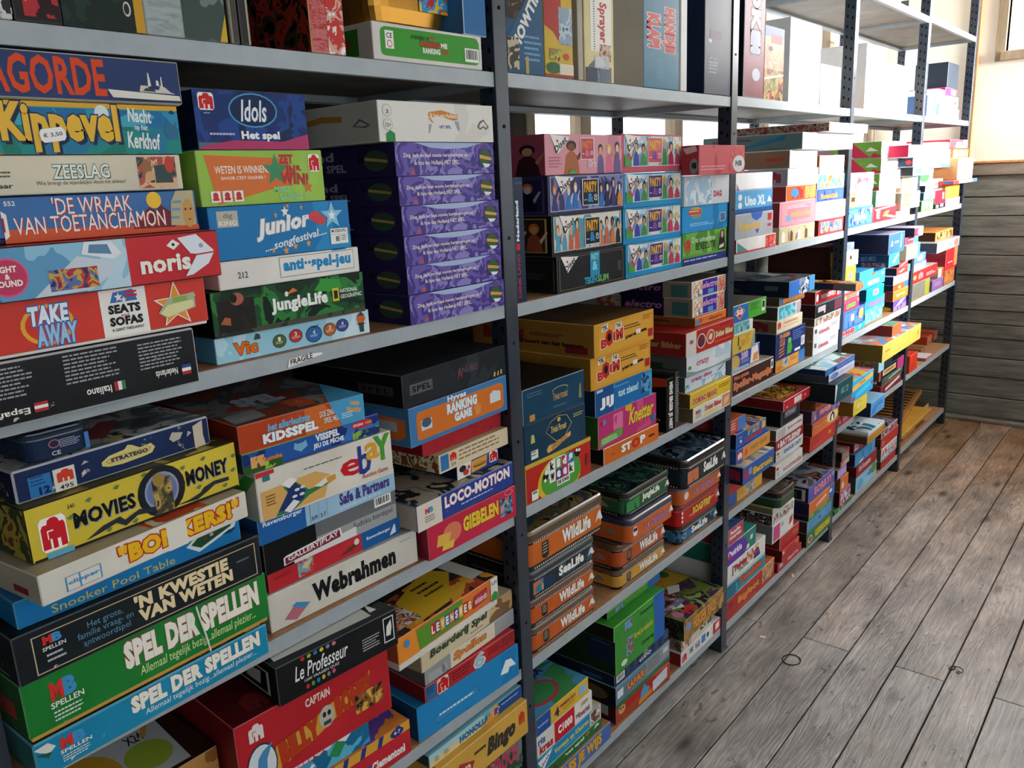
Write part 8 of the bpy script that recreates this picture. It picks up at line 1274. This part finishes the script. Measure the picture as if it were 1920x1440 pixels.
tall(5, 5, 1772, 1795, 210, .06, 'd8e4e8', 'pale box with red dots lying on the aqua flat box', y=.02, d=.18, z=1.8465, F=[('e', .7, .5, .06, .2, 'c23a3a'), ('e', .84, .5, .06, .2, 'c23a3a')])
tall(5, 5, 1771, 1792, 195, .04, 'b82a5c', 'magenta flat box with white window, farthest fifth shelf', y=.02, d=.18, z=1.907, F=[('r', .5, .2, .9, .8, 'e8d8dc')])
tall(5, 5, 1774, 1794, 183, .13, '2a3440', 'dark box on top of the magenta flat box', y=.03, d=.16, z=1.9475)
# farthest bay, third shelf
stack(3, 5, 'left stack', [
 b((1712, 534), (1743, 531), '6a6a60', 'grey box with olive end', [('r', .7, 0, 1, 1, '8a8a3a')], y=.01, d=.14),
 b((1710, 512), (1757, 506), 'b02a2c', 'red box, big elephant badge', [('j', .24, .2, .44, .8, 'b02a2c', 'd87a7a'), ('sc', .56, .2, .94, .5, 'e0c4c4', 2), ('e', .12, .5, .06, .2, 'c8944a')], y=.01, d=.2, t='d8ccc8', yaw=0),
 b((1713, 496), (1737, 493), '4a64b4', 'blue box, white and pink picture', [blob(('4a64b4', '8a94d8', 'd8d4e4', 'b86a8a'), 40)], y=.02, d=.2, l='1c2240'),
 b((1715, 479), (1736, 478), '5a78c0', 'small blue box, pale emblem', [('e', .5, .5, .24, .3, 'b8a8d0')], y=.02, d=.16, l='202a4a'),
])
stack(3, 5, 'middle stack', [
 b((1749, 527), (1769, 522), '7a5a8a', 'dusty purple box', [('sc', .2, .3, .8, .7, 'b894b4', 2)], y=.0, d=.16),
 b((1760, 505), (1770, 502), 'b8a88a', 'cream and red box', [('r', .6, 0, 1, 1, 'b8503a'), ('r', .1, .2, .5, .8, 'd8ccb0')], y=.0, d=.18),
])
stack(3, 5, 'right stack', [
 b((1772, 508), (1790, 505), 'b85a2c', 'orange-brown box', [blob(('b85a2c', 'd88a4a', '8a3a1c', 'c8a87a'), 40)], y=.0, d=.16),
 b((1762, 470), (1796, 466), 'c42a30', 'big red rounded package', [('r', .2, .3, .6, .34, 'e0b8b8'), blob(('c42a30', 'd88a5a', 'b02428'), 30, .7, 1, .1, .9)], y=-.02, d=.24, rough=.2, l='9a2a3a'),
 b((1758, 456), (1799, 453), '9a9aa0', 'long grey box, small red emblem', [('e', .84, .5, .1, .36, 'b8746a'), blob(('9a9aa0', '8aa0b4', 'c8b48a'), 40, .04, .7, .14, .86)], y=-.03, d=.3, l='4a4c52'),
 b((1755, 436), (1787, 432), 'c8823a', 'orange box with dark picture', [blob(('c8823a', 'd8a86a', '3a2a20', 'b86a2c'), 34, .08, .92, .14, .9)], y=-.0, d=.28, l='4a2c1c'),
])
# farthest bay, second shelf
stack(2, 5, 'left stack', [
 b((1707, 668), (1720.5, 665), 'd03a24', 'bright red-orange box near the upright', [], y=.0, d=.14),
])
stack(2, 5, 'middle stack', [
 b((1736, 672), (1748.6, 664), 'b83038', 'red and white box, grey side', [('p', [(.1, .4), (.9, .8), (.9, .6), (.1, .2)], 'e0d4d0')], y=.0, l='8a7a72', t='d8d0d0', d=.16),
])
tall(2, 5, 1722, 1734, 661, .035, '8a5a34', 'brown flat box at the back of the farthest second shelf', y=.06, d=.1)
tall(2, 5, 1738, 1756, 649, .05, 'b8442a', 'orange-red packet at the back of the farthest second shelf', y=.1, d=.1, F=[blob(('b8442a', 'd87a3a', '5a3a4a', 'd8b08a'), 40)])
# farthest bay, bottom shelf: wooden boards
def board(u0, v0, u1, y, z, h, d, c, label, yaw=0, T_=(), F=()):
    a = on_plane(u0, v0, Vector((0, y, 0)), Vector((0, 1, 0))); b2 = on_plane(u1, v0, Vector((0, y, 0)), Vector((0, 1, 0)))
    b2.x = min(b2.x, PX[5]-.03); a.x = max(a.x, PX[4]+.03)
    it = dict(c=c, F=list(F), T=list(T_), wear=.1)
    o = make_box(it, Vector((a.x, y, z)), R(yaw), b2.x-a.x, d, h, 5); o.name = 'wooden_game_board'
    tag(o, label, 'game board', 'wooden game boards')
    return o
zb5 = ZS[1, 5]+.0004
board(1692, 845, 1713, .03, zb5, .03, .16, 'b88a54', 'small plain wooden box low on the farthest bottom shelf')
board(1697, 830, 1735, .06, zb5+.0304, .025, .2, '3a2e22', 'dark brown flat case between the wooden boards', T_=[('r', .1, .2, .5, .8, 'c8a88a')], F=[('r', .7, 0, 1, 1, 'b8a488')])
board(1693, 790, 1745, .0, zb5+.056, .02, .26, 'c8943c', 'honey-coloured folding wooden board jutting over farthest bottom shelf', F=[('r', 0, .45, 1, .5, '8a5a24')])
board(1693, 772, 1752, .05, zb5+.0765, .028, .24, 'b07a3c', 'wooden board with dark stripes, topmost on farthest bottom shelf', yaw=6, T_=[('p', [(.06+.085*i, .1), (.1+.085*i, .1), (.14+.085*i, .9), (.1+.085*i, .9)], '3a2616') for i in range(10)])
# ------------------------------------------------------------------ things left on the floor and at the back
def ring_on_floor():
    c = on_z(1484, 1238, 0); e1 = on_z(1503, 1240, 0)
    r = (e1-c).length; m = MB(); n = 28; k = 6; rr = .0016
    rings = []
    vs = []; fs = []
    for i in range(n):
        a = 2*math.pi*i/n
        for j in range(k):
            b_ = 2*math.pi*j/k; q = r+rr*math.cos(b_)
            vs.append((q*math.cos(a), q*.9*math.sin(a), rr+rr*math.sin(b_)))
    for i in range(n):
        for j in range(k): fs.append((i*k+j, i*k+(j+1) % k, ((i+1) % n)*k+(j+1) % k, ((i+1) % n)*k+j))
    m.mesh(vs, fs, ink('26221f', .5))
    o = m.build('rubber_band', None, (c.x, c.y, .0006), 0, True)
    tag(o, 'thin dark rubber band lying in a ring on the floorboards', 'rubber band')
ring_on_floor()
def curl_on_floor():
    c = on_z(1793, 1258, 0); m = MB(); pts = []
    for i in range(26):
        t = i/25; a = t*3.3*math.pi
        pts.append(Vector(((t-.5)*.05+.012*math.cos(a), .016*math.sin(a), .0022+.003*(1+math.sin(a*.5)))))
    k = 6; rr = .0015; rings = []
    for i, p in enumerate(pts):
        d = (pts[min(i+1, 25)]-pts[max(i-1, 0)]).normalized(); s = d.cross(Vector((0, 0, 1))).normalized(); u = s.cross(d)
        rings.append([p+rr*(math.cos(2*math.pi*j/k)*s+math.sin(2*math.pi*j/k)*u) for j in range(k)])
    mt = ink('2a2622', .5); m.rings(rings, mt, mt, mt)
    o = m.build('curl_of_string', None, (c.x, c.y, 0), 1.0, True)
    tag(o, 'short dark curl of string on the floorboards at right', 'string')
curl_on_floor()
def scrap(u, v, w, d, rz, label):
    c = on_z(u, v, 0); m = MB(); m.box(0, 0, .0004, w, d, .0012, ink('e4dccb', .6), .0002)
    tag(m.build('paper_scrap', None, (c.x, c.y, 0), rz), label, 'paper scrap', 'paper scraps on the floor')
scrap(1490, 1083, .03, .009, .5, 'small cream paper scrap on floor below the red boxes of third bay')
scrap(1436, 1197, .012, .02, .3, 'tiny cream paper scrap on floor right of the second upright')
